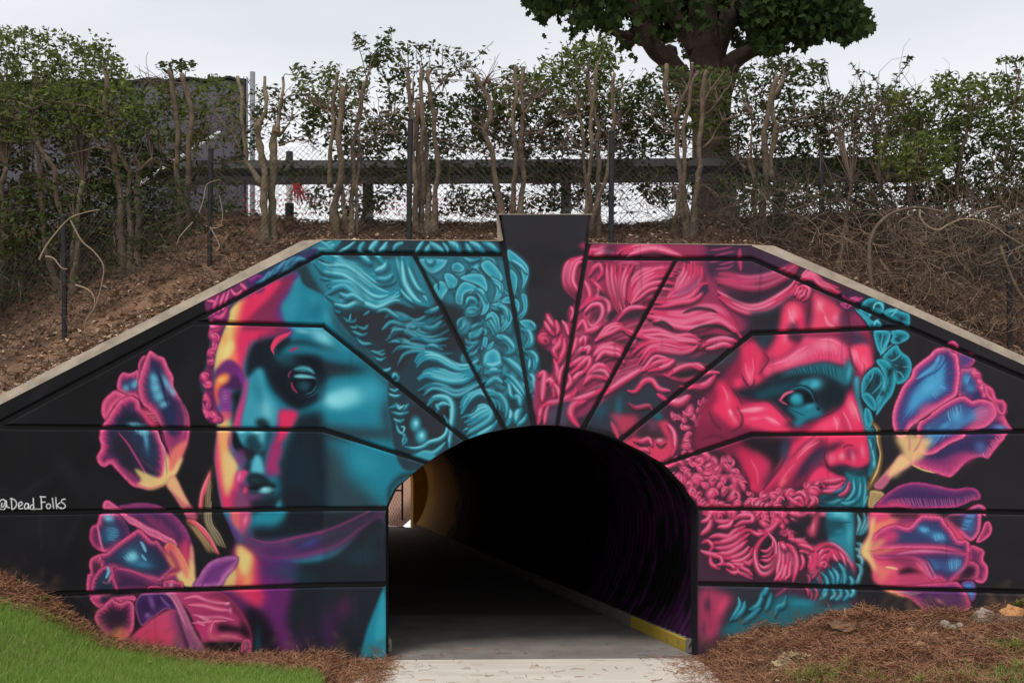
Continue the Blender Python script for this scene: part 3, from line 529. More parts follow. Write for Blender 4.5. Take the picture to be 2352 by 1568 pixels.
    petal("1380,1090 1440,960 1500,860 1600,780 1760,735 1880,740 1890,790 1860,860 1760,970 1680,1090", ((0, (150, 80, 146)), (.3, (172, 96, 158)), (.7, (132, 66, 134)), (1, (112, 54, 124))), 90, .05, 3); st((104, 52, 112), 60, "1460,1090 1600,930 1760,830 1860,780", 1, .7); st((190, 110, 170), 40, "1640,1090 1740,960 1850,860", 1, .7)
def paint_sign():
    T(0, 1003.8, .36)
    W = (226, 226, 230)
    L = ["38,410 20,395 2,405 -8,430 0,455 22,462 38,440 40,405 44,440 60,448", "14,420 8,435 16,445 28,432 30,415",
         "72,388 74,420 76,462", "66,392 90,396 106,420 98,446 76,462", "118,440 142,428 138,412 122,418 118,440 126,456 146,452", "178,424 166,420 156,440 162,458 178,448 182,424 184,456",
         "214,430 200,432 192,450 202,462 214,450", "212,388 214,430 216,464", "222,458 262,458", "262,378 264,418 266,458", "256,378 290,380", "262,414 288,412",
         "310,424 298,430 298,448 310,456 322,444 320,428 310,424", "334,388 338,420 342,452", "356,384 358,420 362,456", "384,416 362,434 372,442 390,458", "416,394 398,396 392,412 412,426 416,444 400,454 390,448"]
    for p in L: st((120, 120, 124), 13, p, 1, .5, False); st(W, 8, p, .6, 1, False)
def paint_right_head():
    T(1176, 545.7, .24)
    base = "735,40 700,150 600,190 520,230 490,350 500,470 550,550 610,610 560,650 535,700 540,780 480,790 470,850 400,780 340,720 315,780 300,850 250,920 255,1000 320,1060 390,1090 400,1160 380,1230 390,1300 280,1280 230,1330 240,1568 215,1800 800,1800 1150,2000 1450,2170 1600,2400 1790,2600 1790,4200 2500,4200 3250,4000 3260,2900 3200,2300 3280,1600 3400,1200 3700,900 3750,600 2800,160 2300,40"
    po((66, 42, 58), base, 2, 1)
    po((150, 52, 88), "735,40 700,150 520,230 490,350 520,500 610,610 535,700 540,800 470,850 400,780 340,720 300,850 250,930 320,1060 390,1090 400,1160 380,1300 280,1280 230,1330 240,1700 700,1700 1100,1400 1500,1300 2000,1000 2300,800 2200,500 1900,350 1800,60", 4, .95)
    po((64, 44, 66), "1900,60 2300,60 2700,200 2600,500 2300,900 2200,760 2000,480 1850,300", 12, .9)
    # top band and crest
    fan("740,160 760,110 860,90 960,80", "760,200 840,180 920,170 980,160", 2, 70, PK); po((60, 44, 62), "880,80 1000,70 960,180 900,190", 8, .7)
    fan("960,210 1000,140 1100,80 1250,60 1400,90 1560,150 1700,180", "1080,220 1180,150 1350,120 1500,150 1650,190 1700,220", 4, 54, PK)
    # loose under-waves so that no flat ground shows between the locks
    fan("700,160 860,220 1000,230 1200,230 1500,240 1800,240", "900,800 1100,660 1300,600 1500,600 1700,600 1860,520", 9, 58, PM, .4, .8, .4)
    fan("900,860 1100,800 1300,740 1600,720 1900,640 2100,700", "600,1400 900,1180 1200,1120 1500,1100 1800,1060 2160,1010", 11, 58, PM, .4, .85, .4)
    fan("560,820 640,860 700,760 760,620 740,400", "300,1560 480,1300 640,1200 800,1060 900,900", 9, 56, PM, .4, .85, .4)
    fan("600,1400 800,1250 1100,1180 1400,1120 1900,1120", "260,1700 560,1560 900,1440 1300,1320 1900,1330", 7, 54, PM, .4, .8, .4)
    # knob on the left
    fan("690,160 560,210 500,300 490,420 540,520 620,600", "700,230 640,260 600,330 600,430 640,500 690,560", 4, 56, PK)
    for p, w in (("740,360 780,290 840,260 860,330 820,400", 46), ("760,400 830,470 880,540", 44), ("700,420 740,510 740,570 700,620", 52), ("820,480 830,540 780,590", 40), ("640,690 720,620 800,580 880,580 930,640 920,740 870,820 800,880", 56), ("690,720 760,650 840,640 870,700 840,790 770,850 720,800 690,740", 50), ("560,660 590,720 560,790", 44)):
        hs(w, p, PK)
    bl((70, 40, 60), 800, 740, 46, 70, 20, .8); po((46, 42, 48), "920,720 990,690 1000,740 960,780 900,790", 5, .9); po((46, 42, 48), "830,500 870,520 950,600 900,580 830,550", 4, .8)
    # fan shaped crest locks
    fan("900,240 900,360 920,480 960,600 1020,730", "1000,250 1010,380 1030,500 1050,620 1060,720", 3, 50, PK)
    fan("1010,240 1010,380 1030,520 1060,620 1080,700", "1240,240 1160,300 1110,400 1080,520 1080,640", 3, 48, PK)
    fan("1560,250 1400,260 1220,320 1130,430 1090,640", "1590,470 1500,440 1380,470 1240,540 1140,640", 6, 46, PK)
    fan("1580,330 1440,330 1280,400 1180,500 1120,650", "1540,560 1440,520 1320,540 1200,610 1130,660", 3, 40, PK)
    # big sweeping lock to the right
    fan("1640,230 1620,340 1560,460 1480,580", "1820,230 1830,340 1780,460 1640,560 1500,590", 6, 56, PK)
    po((110, 52, 90), "1700,440 1800,360 1820,400 1740,520 1600,570 1540,560", 9, .6)
    fan("1330,600 1500,600 1700,560 1800,440 1850,420", "1360,680 1540,660 1720,620 1860,540 1900,480", 2, 48, PK)
    po((52, 46, 66), "1800,500 1840,450 1890,500 1850,540", 5, .9)
    # right hand strands under the coping
    fan("1900,350 2050,330 2250,360 2500,340 2700,230 2750,130", "1900,440 2060,470 2260,500 2480,480 2680,370 2760,220", 3, 70, PM); po((204, 70, 116), "1950,360 2200,370 2330,420 2250,480 2050,460", 12, .7)
    fan("1880,440 2050,560 2250,640 2450,600 2650,480 2740,330", "1950,560 2120,680 2300,730 2500,690 2680,560 2760,420", 3, 54, PK)
    po((44, 40, 50), "2050,540 2200,560 2400,540 2250,620 2120,600", 8, .7); po((40, 58, 70), "2280,720 2500,680 2680,540 2640,640 2480,760 2320,770", 9, .9)
    for p in ("1900,120 2000,110 2100,90", "1890,240 2000,210 2120,190", "1950,300 2060,290 2120,260", "1930,180 2040,150 2140,130", "1980,260 2080,240 2160,200"): st((190, 66, 116), 30, p, 1, .7)
    st((220, 62, 112), 60, "2180,110 2180,200 2190,310", 1, .8)
    # main waves
    po((50, 44, 50), "1040,740 1140,690 1290,690 1280,760 1150,790 1020,800", 8, .9); hs(46, "1010,790 1060,720 1140,670 1280,670", PK)
    fan("1300,690 1480,720 1680,700 1800,640 1920,640 2050,720 2180,900", "1280,800 1420,830 1600,880 1780,880 1960,830 2080,880 2200,980", 5, 62, PK, .2)
    for p in ("1640,720 1760,680 1900,690 1960,720", "1360,840 1440,810 1540,870", "1690,900 1840,850 1980,850 2100,900", "1600,940 1760,960 1900,940 2080,940", "1860,1030 1980,990 2120,1010", "1480,1070 1540,1060 1640,1090", "1190,1000 1290,930 1400,940"): st((48, 42, 48), 50, p, .9, .9)
    fan("1060,830 1200,900 1400,860 1560,930 1700,920 1800,960", "1100,940 1240,960 1400,1000 1560,1010 1700,1020 1800,1020", 3, 50, PK)
    fan("1800,1030 1880,950 2000,920 2100,960 2170,1000", "1880,1080 2000,1070 2120,1060 2180,1020", 2, 50, PK)
    fan("1140,1100 1260,1000 1400,980 1600,1010 1760,1040", "1220,1280 1340,1110 1460,1100 1640,1110 1740,1080 1790,1030", 4, 50, PK)
    fan("800,980 900,850 980,800 1060,830", "800,1000 920,930 1060,890 1160,960", 3, 46, PK)
    fan("780,1060 900,1000 1020,1010 1090,1080", "800,1200 900,1120 1020,1150 1080,1230", 3, 60, PK)
    po((50, 42, 48), "960,990 1080,980 1160,1000 1080,1030", 6, .8); po((54, 62, 72), "1430,1140 1700,1130 1900,1140 2100,1100 2200,1120 2000,1220 1780,1190 1560,1200", 12, .9)
    fan("1180,1320 1320,1130 1420,1120 1500,1180 1400,1260", "1300,1280 1420,1280 1520,1240 1560,1180 1480,1160", 3, 44, PK)
    fan("1480,1310 1600,1220 1720,1190 1820,1240 1860,1300", "1450,1320 1580,1380 1720,1400 1860,1350 2040,1290", 2, 56, PK); po((44, 40, 44), "1540,1320 1640,1270 1740,1260 1820,1290 1740,1330 1620,1350", 6, .95); hs(40, "1510,1310 1620,1240 1720,1220 1820,1270", PK)
    fan("1560,1400 1720,1430 1860,1390 1940,1310", "1700,1450 1800,1440 1900,1400 1950,1330", 2, 44, PK)
    # leaf shapes and curls at the left
    for p in ("330,730 360,790 410,860", "420,790 440,870 430,920", "310,800 350,870 400,930", "480,800 520,850 540,930"): hs(46, p, PK)
    curl(300, 970, 66, 20); curl(420, 1010, 50, 80); hs(56, "470,930 450,1020 400,1080 430,1150", PK); hs(50, "500,960 500,1060 470,1140 430,1220", PK); hs(50, "400,1160 430,1240 440,1330 460,1420", PK); hs(40, "490,1230 460,1300 450,1400", PK)
    hs(70, "250,1320 310,1300 300,1440 290,1560", PK); hs(60, "330,1380 370,1360 400,1440 400,1520", PK); hs(50, "380,1380 440,1450 450,1540", PK); bl((80, 44, 62), 350, 1480, 30, 60, 0, .8)
    for p in ("620,870 680,800 720,900 700,980 640,1060", "590,1100 660,980 700,960 700,1030", "560,1160 640,1080 720,1040", "660,1080 740,1050 720,1110", "540,1230 640,1170 700,1140", "560,1300 640,1230 730,1150 740,1210 660,1310", "540,1420 620,1320 690,1280", "500,1460 560,1380 540,1300", "620,960 600,1040 560,1120", "760,920 800,860 860,830", "700,900 770,880 830,860"): hs(48, p, PK)
    fan("720,1290 800,1220 900,1220 960,1290", "680,1420 780,1340 880,1360 930,1400", 3, 54, PK); po((46, 40, 46), "740,1310 820,1280 900,1310 820,1310", 4, .85); po((60, 42, 54), "640,1490 760,1460 860,1410 760,1500 660,1540", 6, .85)
    hs(60, "260,1660 330,1590 480,1560 600,1480 610,1440", PK); hs(60, "500,1560 640,1540 800,1480 880,1440", PK); hs(46, "250,1780 280,1640 310,1600", PK); hs(46, "310,1780 330,1660 350,1620", PK)
    po((62, 66, 84), "360,1640 470,1580 620,1560 560,1650 560,1780 420,1790 350,1780", 9, .9); hs(70, "700,1560 590,1600 560,1680 600,1760 640,1800", PK)
    # around the temple and ear
    T(1176, 733.8, .24)
    po((46, 56, 68), "1100,600 1300,540 1500,660 1480,760 1400,860 1380,960 1150,900 1000,980 900,1060 720,1020 700,920 900,760", 12, .9); bl((38, 100, 116), 1020, 830, 40, 110, 5, .7); bl((34, 90, 108), 850, 870, 60, 90, 30, .5); bl((30, 100, 118), 1400, 930, 50, 50, 40, .8)
    hs(60, "880,720 980,640 1100,560 1240,480", PK); hs(54, "1110,680 1180,680 1260,590 1340,580 1410,660 1510,680", PK); hs(44, "1120,800 1190,840 1310,820 1340,860", PM); hs(44, "1390,710 1440,740 1480,770", PK); hs(80, "1490,780 1600,790 1700,730", PK); hs(60, "1720,640 1850,620 1940,540", PK)
    po((196, 62, 92), "940,900 1000,1000 1040,1090 1150,1040 1200,930 1050,910", 10, .8); st((222, 74, 108), 60, "950,980 990,1060 1020,1140", 1, .8)
    po((206, 60, 94), "1060,1180 1150,1120 1220,1010 1400,980 1480,970 1560,1080 1580,1200 1540,1290 1400,1370 1180,1250", 6, .95)
    po((48, 42, 50), "1170,1080 1300,960 1400,1000 1460,1100 1500,1140 1340,1150 1200,1130", 8, .9); po((110, 66, 92), "1290,980 1360,960 1400,1030 1340,1060", 8, .7); hs(44, "1160,1150 1240,1160 1310,1140 1340,1200", PK); st((44, 40, 48), 40, "1190,1180 1260,1210 1330,1190", 1, .9); st((44, 40, 48), 44, "1380,1190 1430,1220 1480,1180", 1, .8); hs(40, "1220,1240 1280,1240 1310,1260", PK); bl((230, 150, 170), 1410, 1150, 36, 20, 0, .8); hs(50, "1480,990 1550,1080 1560,1200 1530,1300", PK)
    for x, y, r in ((1540, 920, 44), (1600, 930, 40), (1660, 900, 50), (1640, 960, 44), (1700, 870, 50), (1740, 930, 44), (1660, 1030, 48), (1680, 1100, 44), (1670, 1160, 40), (1660, 1210, 38), (1640, 1270, 36), (1780, 860, 44), (1820, 800, 40), (1800, 940, 46), (1860, 880, 50), (1870, 780, 44), (1915, 740, 40), (1770, 990, 40), (1860, 940, 36)): curl(x, y, r, prng.rand()*360, ((70, 40, 56), (206, 70, 112), (228, 146, 172)))
def paint_right_face():
    T(1599.4, 583.3, .24)
    po((138, 40, 72), "540,800 760,780 830,500 1050,380 1150,370 1450,560 1650,650 1680,1000 1680,1150 1560,1400 1640,1700 1660,1980 1500,2030 1350,2060 1300,2200 1000,2350 700,2420 480,2380 330,2200 120,2050 0,2000 0,1600 100,1350 200,1250 350,1050", 10, .97)
    # forehead
    po((40, 40, 46), "540,590 640,590 800,520 830,560 790,720 660,900 560,860 540,720", 12, .9); bl((36, 50, 62), 660, 800, 90, 90, 0, .7)
    po((226, 62, 102), "820,560 870,470 960,470 1040,560 1040,700 980,760 900,760 870,820 940,860 860,960 720,1000 680,960 760,820 800,700", 10, .95); bl((226, 128, 152), 920, 590, 50, 100, 5, .85); bl((226, 120, 150), 850, 800, 30, 60, 10, .6); bl((228, 40, 92), 1000, 650, 50, 50, 0, .8)
    po((222, 70, 106), "1100,380 1200,400 1360,500 1420,580 1440,700 1300,720 1100,740 1100,560", 12, .95); bl((226, 130, 150), 1180, 490, 40, 60, 0, .8); bl((226, 120, 150), 1330, 610, 40, 50, 20, .8); st((226, 134, 156), 50, "1230,590 1260,660 1320,700", 1, .8)
    po((60, 40, 58), "1040,520 1100,400 1110,560 1090,700 1040,700", 10, .7); po((64, 42, 58), "870,700 960,650 1000,780 1040,820 960,830 900,790", 9, .8); po((60, 44, 66), "1380,560 1470,540 1480,700 1560,780 1620,860 1480,880 1380,760", 10, .75); bl((150, 48, 88), 1540, 620, 60, 90, -15, .8); po((54, 52, 74), "1510,790 1620,800 1660,900 1540,880", 9, .9)
    po((64, 40, 56), "870,760 1000,780 1200,770 1360,790 1460,860 1480,950 1400,830 1200,790 1050,800 980,830 900,800", 7, .85)
    hs(50, "940,390 980,330 1040,310 1080,340 1060,410 1020,440", PK); fan("990,210 1100,150 1220,260 1400,340", "960,300 1100,230 1200,320 1400,420", 4, 44, PK); fan("920,400 960,320 1000,290", "1000,440 1060,380 1070,320", 3, 36, PK)
    # brow ridge
    po((216, 70, 112), "660,1050 760,1010 880,960 1000,850 1040,790 1160,800 1300,790 1400,850 1460,920 1450,1000 1420,1070 1340,1050 1260,1030 1160,1030 1080,1060 940,1100 800,1140 680,1170 640,1130", 7, .97)
    bl((228, 126, 152), 960, 990, 170, 50, -25, .7); bl((226, 130, 156), 1240, 870, 140, 60, 5, .7); streaks((228, 136, 160), "820,1000 1000,900 1200,830 1420,880", "860,1080 1040,1010 1220,960 1440,1010", 26, 16, .45); streaks((170, 46, 86), "1130,960 1250,930 1400,970", "1140,1030 1260,1020 1390,1050", 9, 18, .5); streaks((236, 80, 116), "640,1060 700,1090 800,1080", "660,1170 720,1170 850,1130", 8, 26, .6)
    po((230, 66, 104), "1480,900 1560,860 1650,870 1680,980 1700,1080 1640,1150 1560,1110 1500,1020 1470,950", 7, .97); bl((232, 130, 158), 1510, 970, 30, 70, -10, .8); bl((234, 110, 140), 1600, 1050, 36, 90, 0, .7); st((150, 40, 80), 26, "1600,1140 1610,1080 1600,1040", 1, .6)
    # red planes beside the eye
    po((226, 56, 98), "430,880 560,840 640,960 600,1160 640,1180 560,1290 500,1240 440,1160 440,1000", 10, .9); bl((230, 110, 140), 510, 1170, 30, 90, 0, .7); bl((230, 60, 100), 400, 1230, 60, 70, 20, .9)
    po((228, 52, 96), "190,1230 260,1220 340,1320 420,1420 380,1480 330,1560 430,1620 350,1660 230,1560 150,1480 200,1380", 9, .95); bl((232, 90, 124), 300, 1400, 40, 80, 0, .6)
    # eye
    po((28, 40, 50), "360,1310 480,1280 640,1220 740,1140 880,1110 1100,1060 1250,1040 1420,1080 1500,1120 1500,1250 1440,1330 1380,1440 1200,1550 1050,1620 920,1640 840,1580 760,1480 640,1420 520,1390 440,1370", 9, .97)
    po((36, 112, 130), "1080,1060 1260,1045 1400,1080 1450,1000 1510,1100 1490,1200 1430,1260 1330,1200 1220,1150 1060,1140 900,1150 800,1180 900,1110", 7, .85); streaks((30, 44, 54), "900,1100 1100,1060 1340,1070", "930,1150 1120,1140 1360,1190", 14, 20, .8); bl((60, 160, 178), 1460, 1130, 24, 80, 10, .8)
    bl((22, 34, 42), 1300, 1340, 140, 110, 20, .9, 4); po((26, 76, 92), "560,1340 700,1280 860,1240 960,1220 900,1290 760,1350 620,1390", 9, .7)
    bl((64, 174, 196), 1130, 1240, 80, 60, -10, .95); bl((44, 138, 158), 1040, 1230, 70, 36, -15, .8); st((30, 104, 122), 44, "900,1300 1000,1270 1080,1310 1130,1400", 1, .9); st((18, 24, 30), 14, "930,1270 1020,1258 1100,1300 1140,1380 1170,1460", .8, .95)
    po((26, 26, 32), "830,1380 900,1320 1000,1300 1080,1330 1110,1420 1040,1460 920,1450 860,1430", 5, .95); bl((34, 132, 152), 960, 1390, 74, 62, 0, 1, 4); bl((60, 164, 184), 950, 1370, 44, 40, 0, .8); po((20, 20, 26), "1040,1330 1090,1350 1120,1410 1060,1440 1030,1400", 4, .95)
    st((222, 90, 128), 34, "800,1400 850,1340 930,1310", .8, .9); st((206, 70, 112), 26, "790,1390 830,1420 870,1440", .9, .8)
    po((36, 122, 142), "880,1470 980,1460 1080,1430 1180,1470 1200,1540 1060,1590 980,1650 920,1620 960,1570", 7, .95); bl((60, 160, 180), 1090, 1450, 60, 24, -20, .7); st((22, 60, 72), 18, "900,1480 1000,1530 1050,1540", 1, .8); po((18, 18, 22), "1150,1470 1185,1470 1170,1500", 2)
    # cheek under the eye
    po((224, 58, 100), "370,1480 480,1440 640,1410 740,1440 840,1540 920,1600 830,1620 920,1700 800,1720 620,1680 480,1640 390,1560", 8, .95); bl((230, 134, 160), 540, 1490, 120, 26, -6, .95, 3); bl((230, 120, 148), 720, 1590, 80, 26, 30, .8); bl((230, 110, 140), 560, 1570, 70, 18, -5, .7); po((228, 90, 120), "310,1490 340,1500 400,1600 380,1630 320,1560", 4); bl((236, 150, 174), 325, 1510, 18, 34, -25, .9)
    po((110, 36, 64), "0,1680 200,1640 300,1700 500,1780 460,1900 200,2000 0,2020", 20, .6)
    po((70, 34, 56), "250,1650 400,1700 560,1700 760,1740 700,1780 480,1760", 12, .7)
    # hollow of the cheek
    po((32, 30, 36), "420,1780 540,1740 700,1750 870,1760 880,1860 820,2000 740,2080 680,2160 720,2000 620,1920 500,1860", 12, .97); bl((52, 60, 84), 840, 1860, 50, 130, 15, .8); po((62, 40, 60), "700,2060 780,2000 740,2140 650,2240 640,2180", 9, .8)
    po((222, 48, 90), "400,1850 560,1920 680,2010 640,2140 610,2300 540,2320 480,2220 470,2100", 14, .75); po((196, 52, 96), "560,1900 700,2010 680,2130 600,2100", 10, .5)
    # nose
    po((222, 54, 96), "1450,1360 1500,1340 1560,1460 1610,1640 1650,1800 1670,1960 1600,2040 1500,2050 1380,2000 1280,2030 1220,1960 1260,1880 1220,1760 1050,1800 900,1950 780,2140 680,2260 660,2240 760,2080 900,1850 1000,1760 1160,1620 1300,1540 1400,1470", 7, .97)
    bl((230, 120, 146), 1490, 1480, 40, 110, -18, .85); bl((232, 120, 144), 1340, 1610, 40, 50, 0, .7); bl((214, 60, 104), 1430, 1600, 40, 90, -15, .8); bl((230, 80, 116), 1240, 1640, 90, 50, -20, .6); po((150, 44, 82), "1380,1480 1420,1560 1460,1700 1420,1700 1380,1600", 8, .5)
    po((66, 36, 56), "1240,1860 1300,1810 1420,1800 1360,1850 1280,1900", 8, .9); po((120, 46, 80), "1420,1900 1480,1850 1540,1890 1500,1960 1450,1960", 9, .8); bl((230, 130, 154), 1390, 1930, 34, 40, 20, .9); bl((232, 110, 140), 1500, 1940, 26, 60, -10, .8); bl((226, 110, 144), 1590, 1880, 24, 70, -8, .8); bl((226, 100, 136), 1290, 1950, 50, 50, 0, .8)
    po((42, 38, 62), "1020,1990 1120,1890 1220,1830 1240,1880 1120,1990 1060,2100 960,2180 900,2260 960,2120", 9, .85); po((222, 60, 100), "780,2120 900,1950 1050,1810 1160,1780 1080,1900 960,2050 860,2180 790,2240", 9, .8); bl((230, 110, 140), 1060, 1830, 110, 30, -42, .6); bl((230, 110, 110), 830, 2180, 24, 60, 35, .6)
    po((36, 40, 50), "1250,2060 1330,2030 1420,2020 1540,2060 1640,2030 1690,2060 1640,2140 1520,2140 1420,2120 1350,2110", 7, .95)
    po((226, 58, 104), "1050,2210 1110,2100 1200,2030 1280,2080 1360,2120 1430,2140 1410,2180 1280,2160 1140,2180", 5, .97); po((90, 42, 66), "860,2260 1000,2180 1060,2120 1040,2230 960,2290", 9, .7)
    # folds and creases that carve the face
    DK = (64, 34, 52)
    for w_, p, al in ((44, "430,1375 560,1405 680,1400 780,1480 860,1570 940,1660", .55), (40, "390,1460 440,1560 420,1650 330,1700", .6), (30, "430,1150 480,1240 540,1300", .7), (28, "560,1190 545,1250 500,1300", .7), (30, "330,1270 400,1360 440,1440", .6), (34, "640,940 690,1010 650,1080 600,1150", .6), (30, "1460,900 1480,980 1500,1060 1540,1120", .7), (30, "1450,560 1470,700 1500,800", .6), (34, "900,1960 1000,1850 1110,1760 1200,1690", .35), (40, "1235,1870 1225,1950 1270,2040 1360,2070", .75), (34, "1420,2010 1500,2060 1600,2050 1670,1990", .55), (30, "1400,1860 1440,1830 1500,1830", .6), (40, "640,2250 720,2140 800,2040 860,1930", .7), (34, "460,2060 500,2200 520,2330", .4), (40, "120,1500 160,1600 240,1680", .5), (50, "60,1760 200,1740 320,1800", .4), (26, "1190,1560 1290,1520 1380,1450 1440,1350", .6), (24, "840,480 880,440 960,450", .4), (30, "1090,430 1080,560 1060,660", .6)):
        st(DK, w_, p, 1., al)
    for w_, p, al in ((26, "1310,1550 1345,1620 1345,1690", .6), (26, "1400,1500 1450,1590 1490,1700", .6), (30, "1480,1400 1520,1480 1560,1600", .7), (30, "960,1960 1060,1860 1180,1790", .5), (34, "420,1500 520,1480 640,1470", .8), (26, "660,1560 740,1590 800,1630", .7), (24, "470,1040 480,1120 510,1200", .6), (20, "540,1000 545,1100 530,1180", .5), (26, "250,1260 290,1340 300,1400", .6), (26, "880,520 900,600 940,660", .6), (22, "1160,440 1190,520 1240,580", .5), (30, "720,1060 860,1010 960,940 1060,880", .6), (26, "1180,820 1290,820 1390,870", .7), (20, "1530,920 1550,1000 1560,1060", .6), (26, "520,1960 580,2080 590,2200", .35), (24, "800,2200 860,2100 940,2010", .4)):
        st((232, 138, 164), w_, p, 1., al)
    bl((40, 60, 80), 1160, 1960, 60, 110, 42, .5); bl((40, 60, 80), 860, 1900, 40, 110, 12, .6); bl((44, 66, 84), 640, 840, 60, 70, 0, .6); bl((36, 92, 110), 1530, 2080, 120, 40, 10, .5); bl((60, 60, 90), 1540, 720, 40, 100, -10, .5)
    # far cheek, teal, and beaded band
    T(1599.4, 865.5, .24)
    po((34, 108, 126), "1500,30 1560,0 1580,250 1640,420 1680,470 1730,520 1725,560 1720,700 1730,800 1700,930 1640,950 1660,800 1640,600 1600,460 1560,300 1520,180", 4, .97); po((88, 170, 190), "1520,20 1550,10 1545,180 1580,320 1630,470 1700,520 1650,530 1600,440 1550,260", 5, .8); st((110, 192, 206), 26, "1650,590 1680,680 1700,780 1700,830", 1, .8); st((24, 60, 74), 24, "1690,580 1695,640 1680,700", 1, .8); bl((110, 190, 204), 1700, 830, 18, 40, 0, .8)
    po((36, 110, 128), "1420,910 1500,930 1560,950 1620,950 1640,1060 1645,1160 1600,1240 1400,1240 1200,1240 1160,1160 1300,1080 1440,1000", 5, .95)
    for p in ("1500,960 1510,1080 1460,1160 1400,1190", "1560,960 1570,1060 1550,1150 1480,1200", "1610,970 1620,1080 1600,1200", "1430,1010 1440,1090 1390,1150 1300,1180", "1410,1160 1300,1200 1180,1190", "1530,1180 1450,1210 1380,1200", "1640,1140 1610,1210 1590,1250"): hs(36, p, ((26, 62, 76), (40, 130, 150), (96, 176, 192)))
    po((26, 44, 54), "1150,1180 1250,1130 1400,1080 1420,1040 1460,1000 1430,1110 1300,1190 1200,1230", 8, .8)
def paint_right_beard():
    T(1542.9, 1053.7, .24)
    po((58, 38, 50), "0,60 60,0 330,-100 620,0 720,260 840,330 1100,330 1260,260 1360,300 1380,420 1300,640 1290,760 1200,800 1420,800 1560,790 1700,900 1760,1010 1740,1180 1400,1190 1000,1190 780,1180 640,1090 500,1080 380,1010 280,880 270,480", 6, .95)
    # moustache
    po((196, 66, 110), "1270,260 1320,220 1400,200 1560,180 1640,180 1650,230 1600,290 1500,310 1430,320 1380,350 1290,350", 4, .95)
    for x, y, r in ((1300, 320, 44), (1390, 240, 44), (1400, 300, 44), (1450, 230, 40), (1310, 260, 40)): curl(x, y, r, prng.rand()*360)
    hs(44, "1440,210 1540,210 1640,190", PK); hs(44, "1480,270 1580,270 1640,220", PK); hs(40, "1450,310 1560,300 1620,260", PK); hs(46, "1600,350 1670,300 1700,220", PK); hs(30, "1540,320 1620,290 1670,230", ((30, 60, 74), (60, 96, 130), (110, 150, 180)))
    # curly cheek beard
    sd = np.random.RandomState(3)
    pts = []
    for i in range(900):
        x, y = sd.rand()*1400-20, -120+sd.rand()*640
        top = np.interp(x, [0, 150, 330, 560, 720, 850, 1000, 1150, 1350], [30, -60, -60, 20, 270, 340, 310, 320, 260])
        bot = np.interp(x, [0, 120, 260, 300, 1400], [90, 260, 400, 520, 520])
        if x > 1330: bot = 420
        if y < top or y > bot: continue
        if all((x-a)**2+(y-b)**2 > 58**2 for a, b in pts): pts.append((x, y))
    for x, y in sorted(pts, key=lambda q: q[1]): curl(x, y, 44+20*sd.rand(), sd.rand()*360, ((62, 38, 52), (212, 68, 112), (226, 138, 164)))
    for p in ("1150,340 1240,320 1290,380 1280,440", "1170,390 1230,370 1260,430", "1330,440 1360,400 1360,370", "1080,330 1160,400 1260,450"): hs(40, p, PK)
    # below the groove: twisted locks
    for x, y, r in ((460, 540, 66), (830, 530, 56), (900, 560, 50), (980, 540, 50), (1060, 540, 50), (880, 620, 56), (960, 620, 60), (1080, 590, 44), (850, 690, 44), (1080, 690, 44), (1140, 730, 50), (1250, 560, 60), (1200, 530, 50), (920, 680, 46), (1010, 590, 46), (1060, 640, 40)): curl(x, y, r, sd.rand()*360)
    for p, w in (("300,520 360,540 370,620 320,700", 56), ("280,600 340,580 380,520", 44), ("280,720 350,660 380,580", 50), ("420,590 500,600 580,580", 48), ("440,650 540,640 590,590", 44), ("590,580 660,540 760,540 770,590 700,610", 50), ("600,640 680,600 760,600", 40), ("360,750 440,730 540,740 600,690 700,640", 52), ("380,800 500,790 600,750 700,680 750,690", 54), ("400,850 500,850 600,820 700,740 750,710", 50), ("420,900 540,900 640,850 720,780", 54), ("480,940 580,940 680,900 740,840", 50), ("560,980 660,970 740,920 770,850", 44), ("580,1000 680,1010 760,960", 40), ("290,800 340,780 390,830 360,880", 40), ("280,880 340,900 420,920 480,960", 46), ("370,930 380,1000 460,1050", 44), ("400,930 470,940 480,1000 430,1010", 40), ("480,1000 560,1010 610,1060 580,1090", 40), ("520,1050 600,1090 640,1060 600,1030", 34), ("630,1080 700,1100 770,1140", 44), ("640,1030 720,1060 770,1110", 40), ("690,980 740,1000 780,950", 40), ("740,670 820,720 880,710", 40), ("880,720 960,660 1030,590", 44), ("1180,770 1260,770 1280,730", 40), ("1120,760 1200,780 1300,800", 44), ("1140,560 1220,610 1290,560", 46), ("1130,520 1240,540 1300,520", 40)):
        hs(w, p, PK)
    # great loop
    po((40, 34, 42), "850,800 900,730 960,760 980,860 970,980 910,1040 840,1020 820,900", 6, .95)
    hs(56, "930,710 850,780 800,880 810,1000 860,1090 930,1080 980,1000 1000,880 980,780 930,720", PK); hs(40, "830,1000 880,1040 950,1000 990,900", PK); hs(34, "860,930 920,920 960,860 970,780", PK); hs(30, "850,870 910,880 960,830", PK); hs(34, "850,960 920,970 970,920", PK)
    fan("1010,790 1020,880 1010,1000 980,1110", "1120,800 1190,880 1210,1000 1180,1170", 5, 50, PK); hs(44, "1100,810 1180,900 1200,1020 1160,1170", PK); hs(50, "1040,790 1080,850 1080,820", PK)
    fan("960,1150 1020,1100 1060,980", "1100,1170 1140,1100 1150,980", 3, 40, PK)
    hs(40, "1240,900 1260,990 1230,1060", PK); hs(40, "1290,900 1330,950 1310,1040", PK); hs(34, "1220,880 1270,880 1310,900", PK)
    # lower lip lock, chin
    po((206, 64, 104), "1190,800 1280,800 1360,830 1440,790 1560,800 1660,870 1740,980 1760,1040 1730,1120 1700,1000 1600,960 1500,960 1480,1060 1420,1090 1340,1120 1310,1040 1340,930 1240,850", 5, .97)
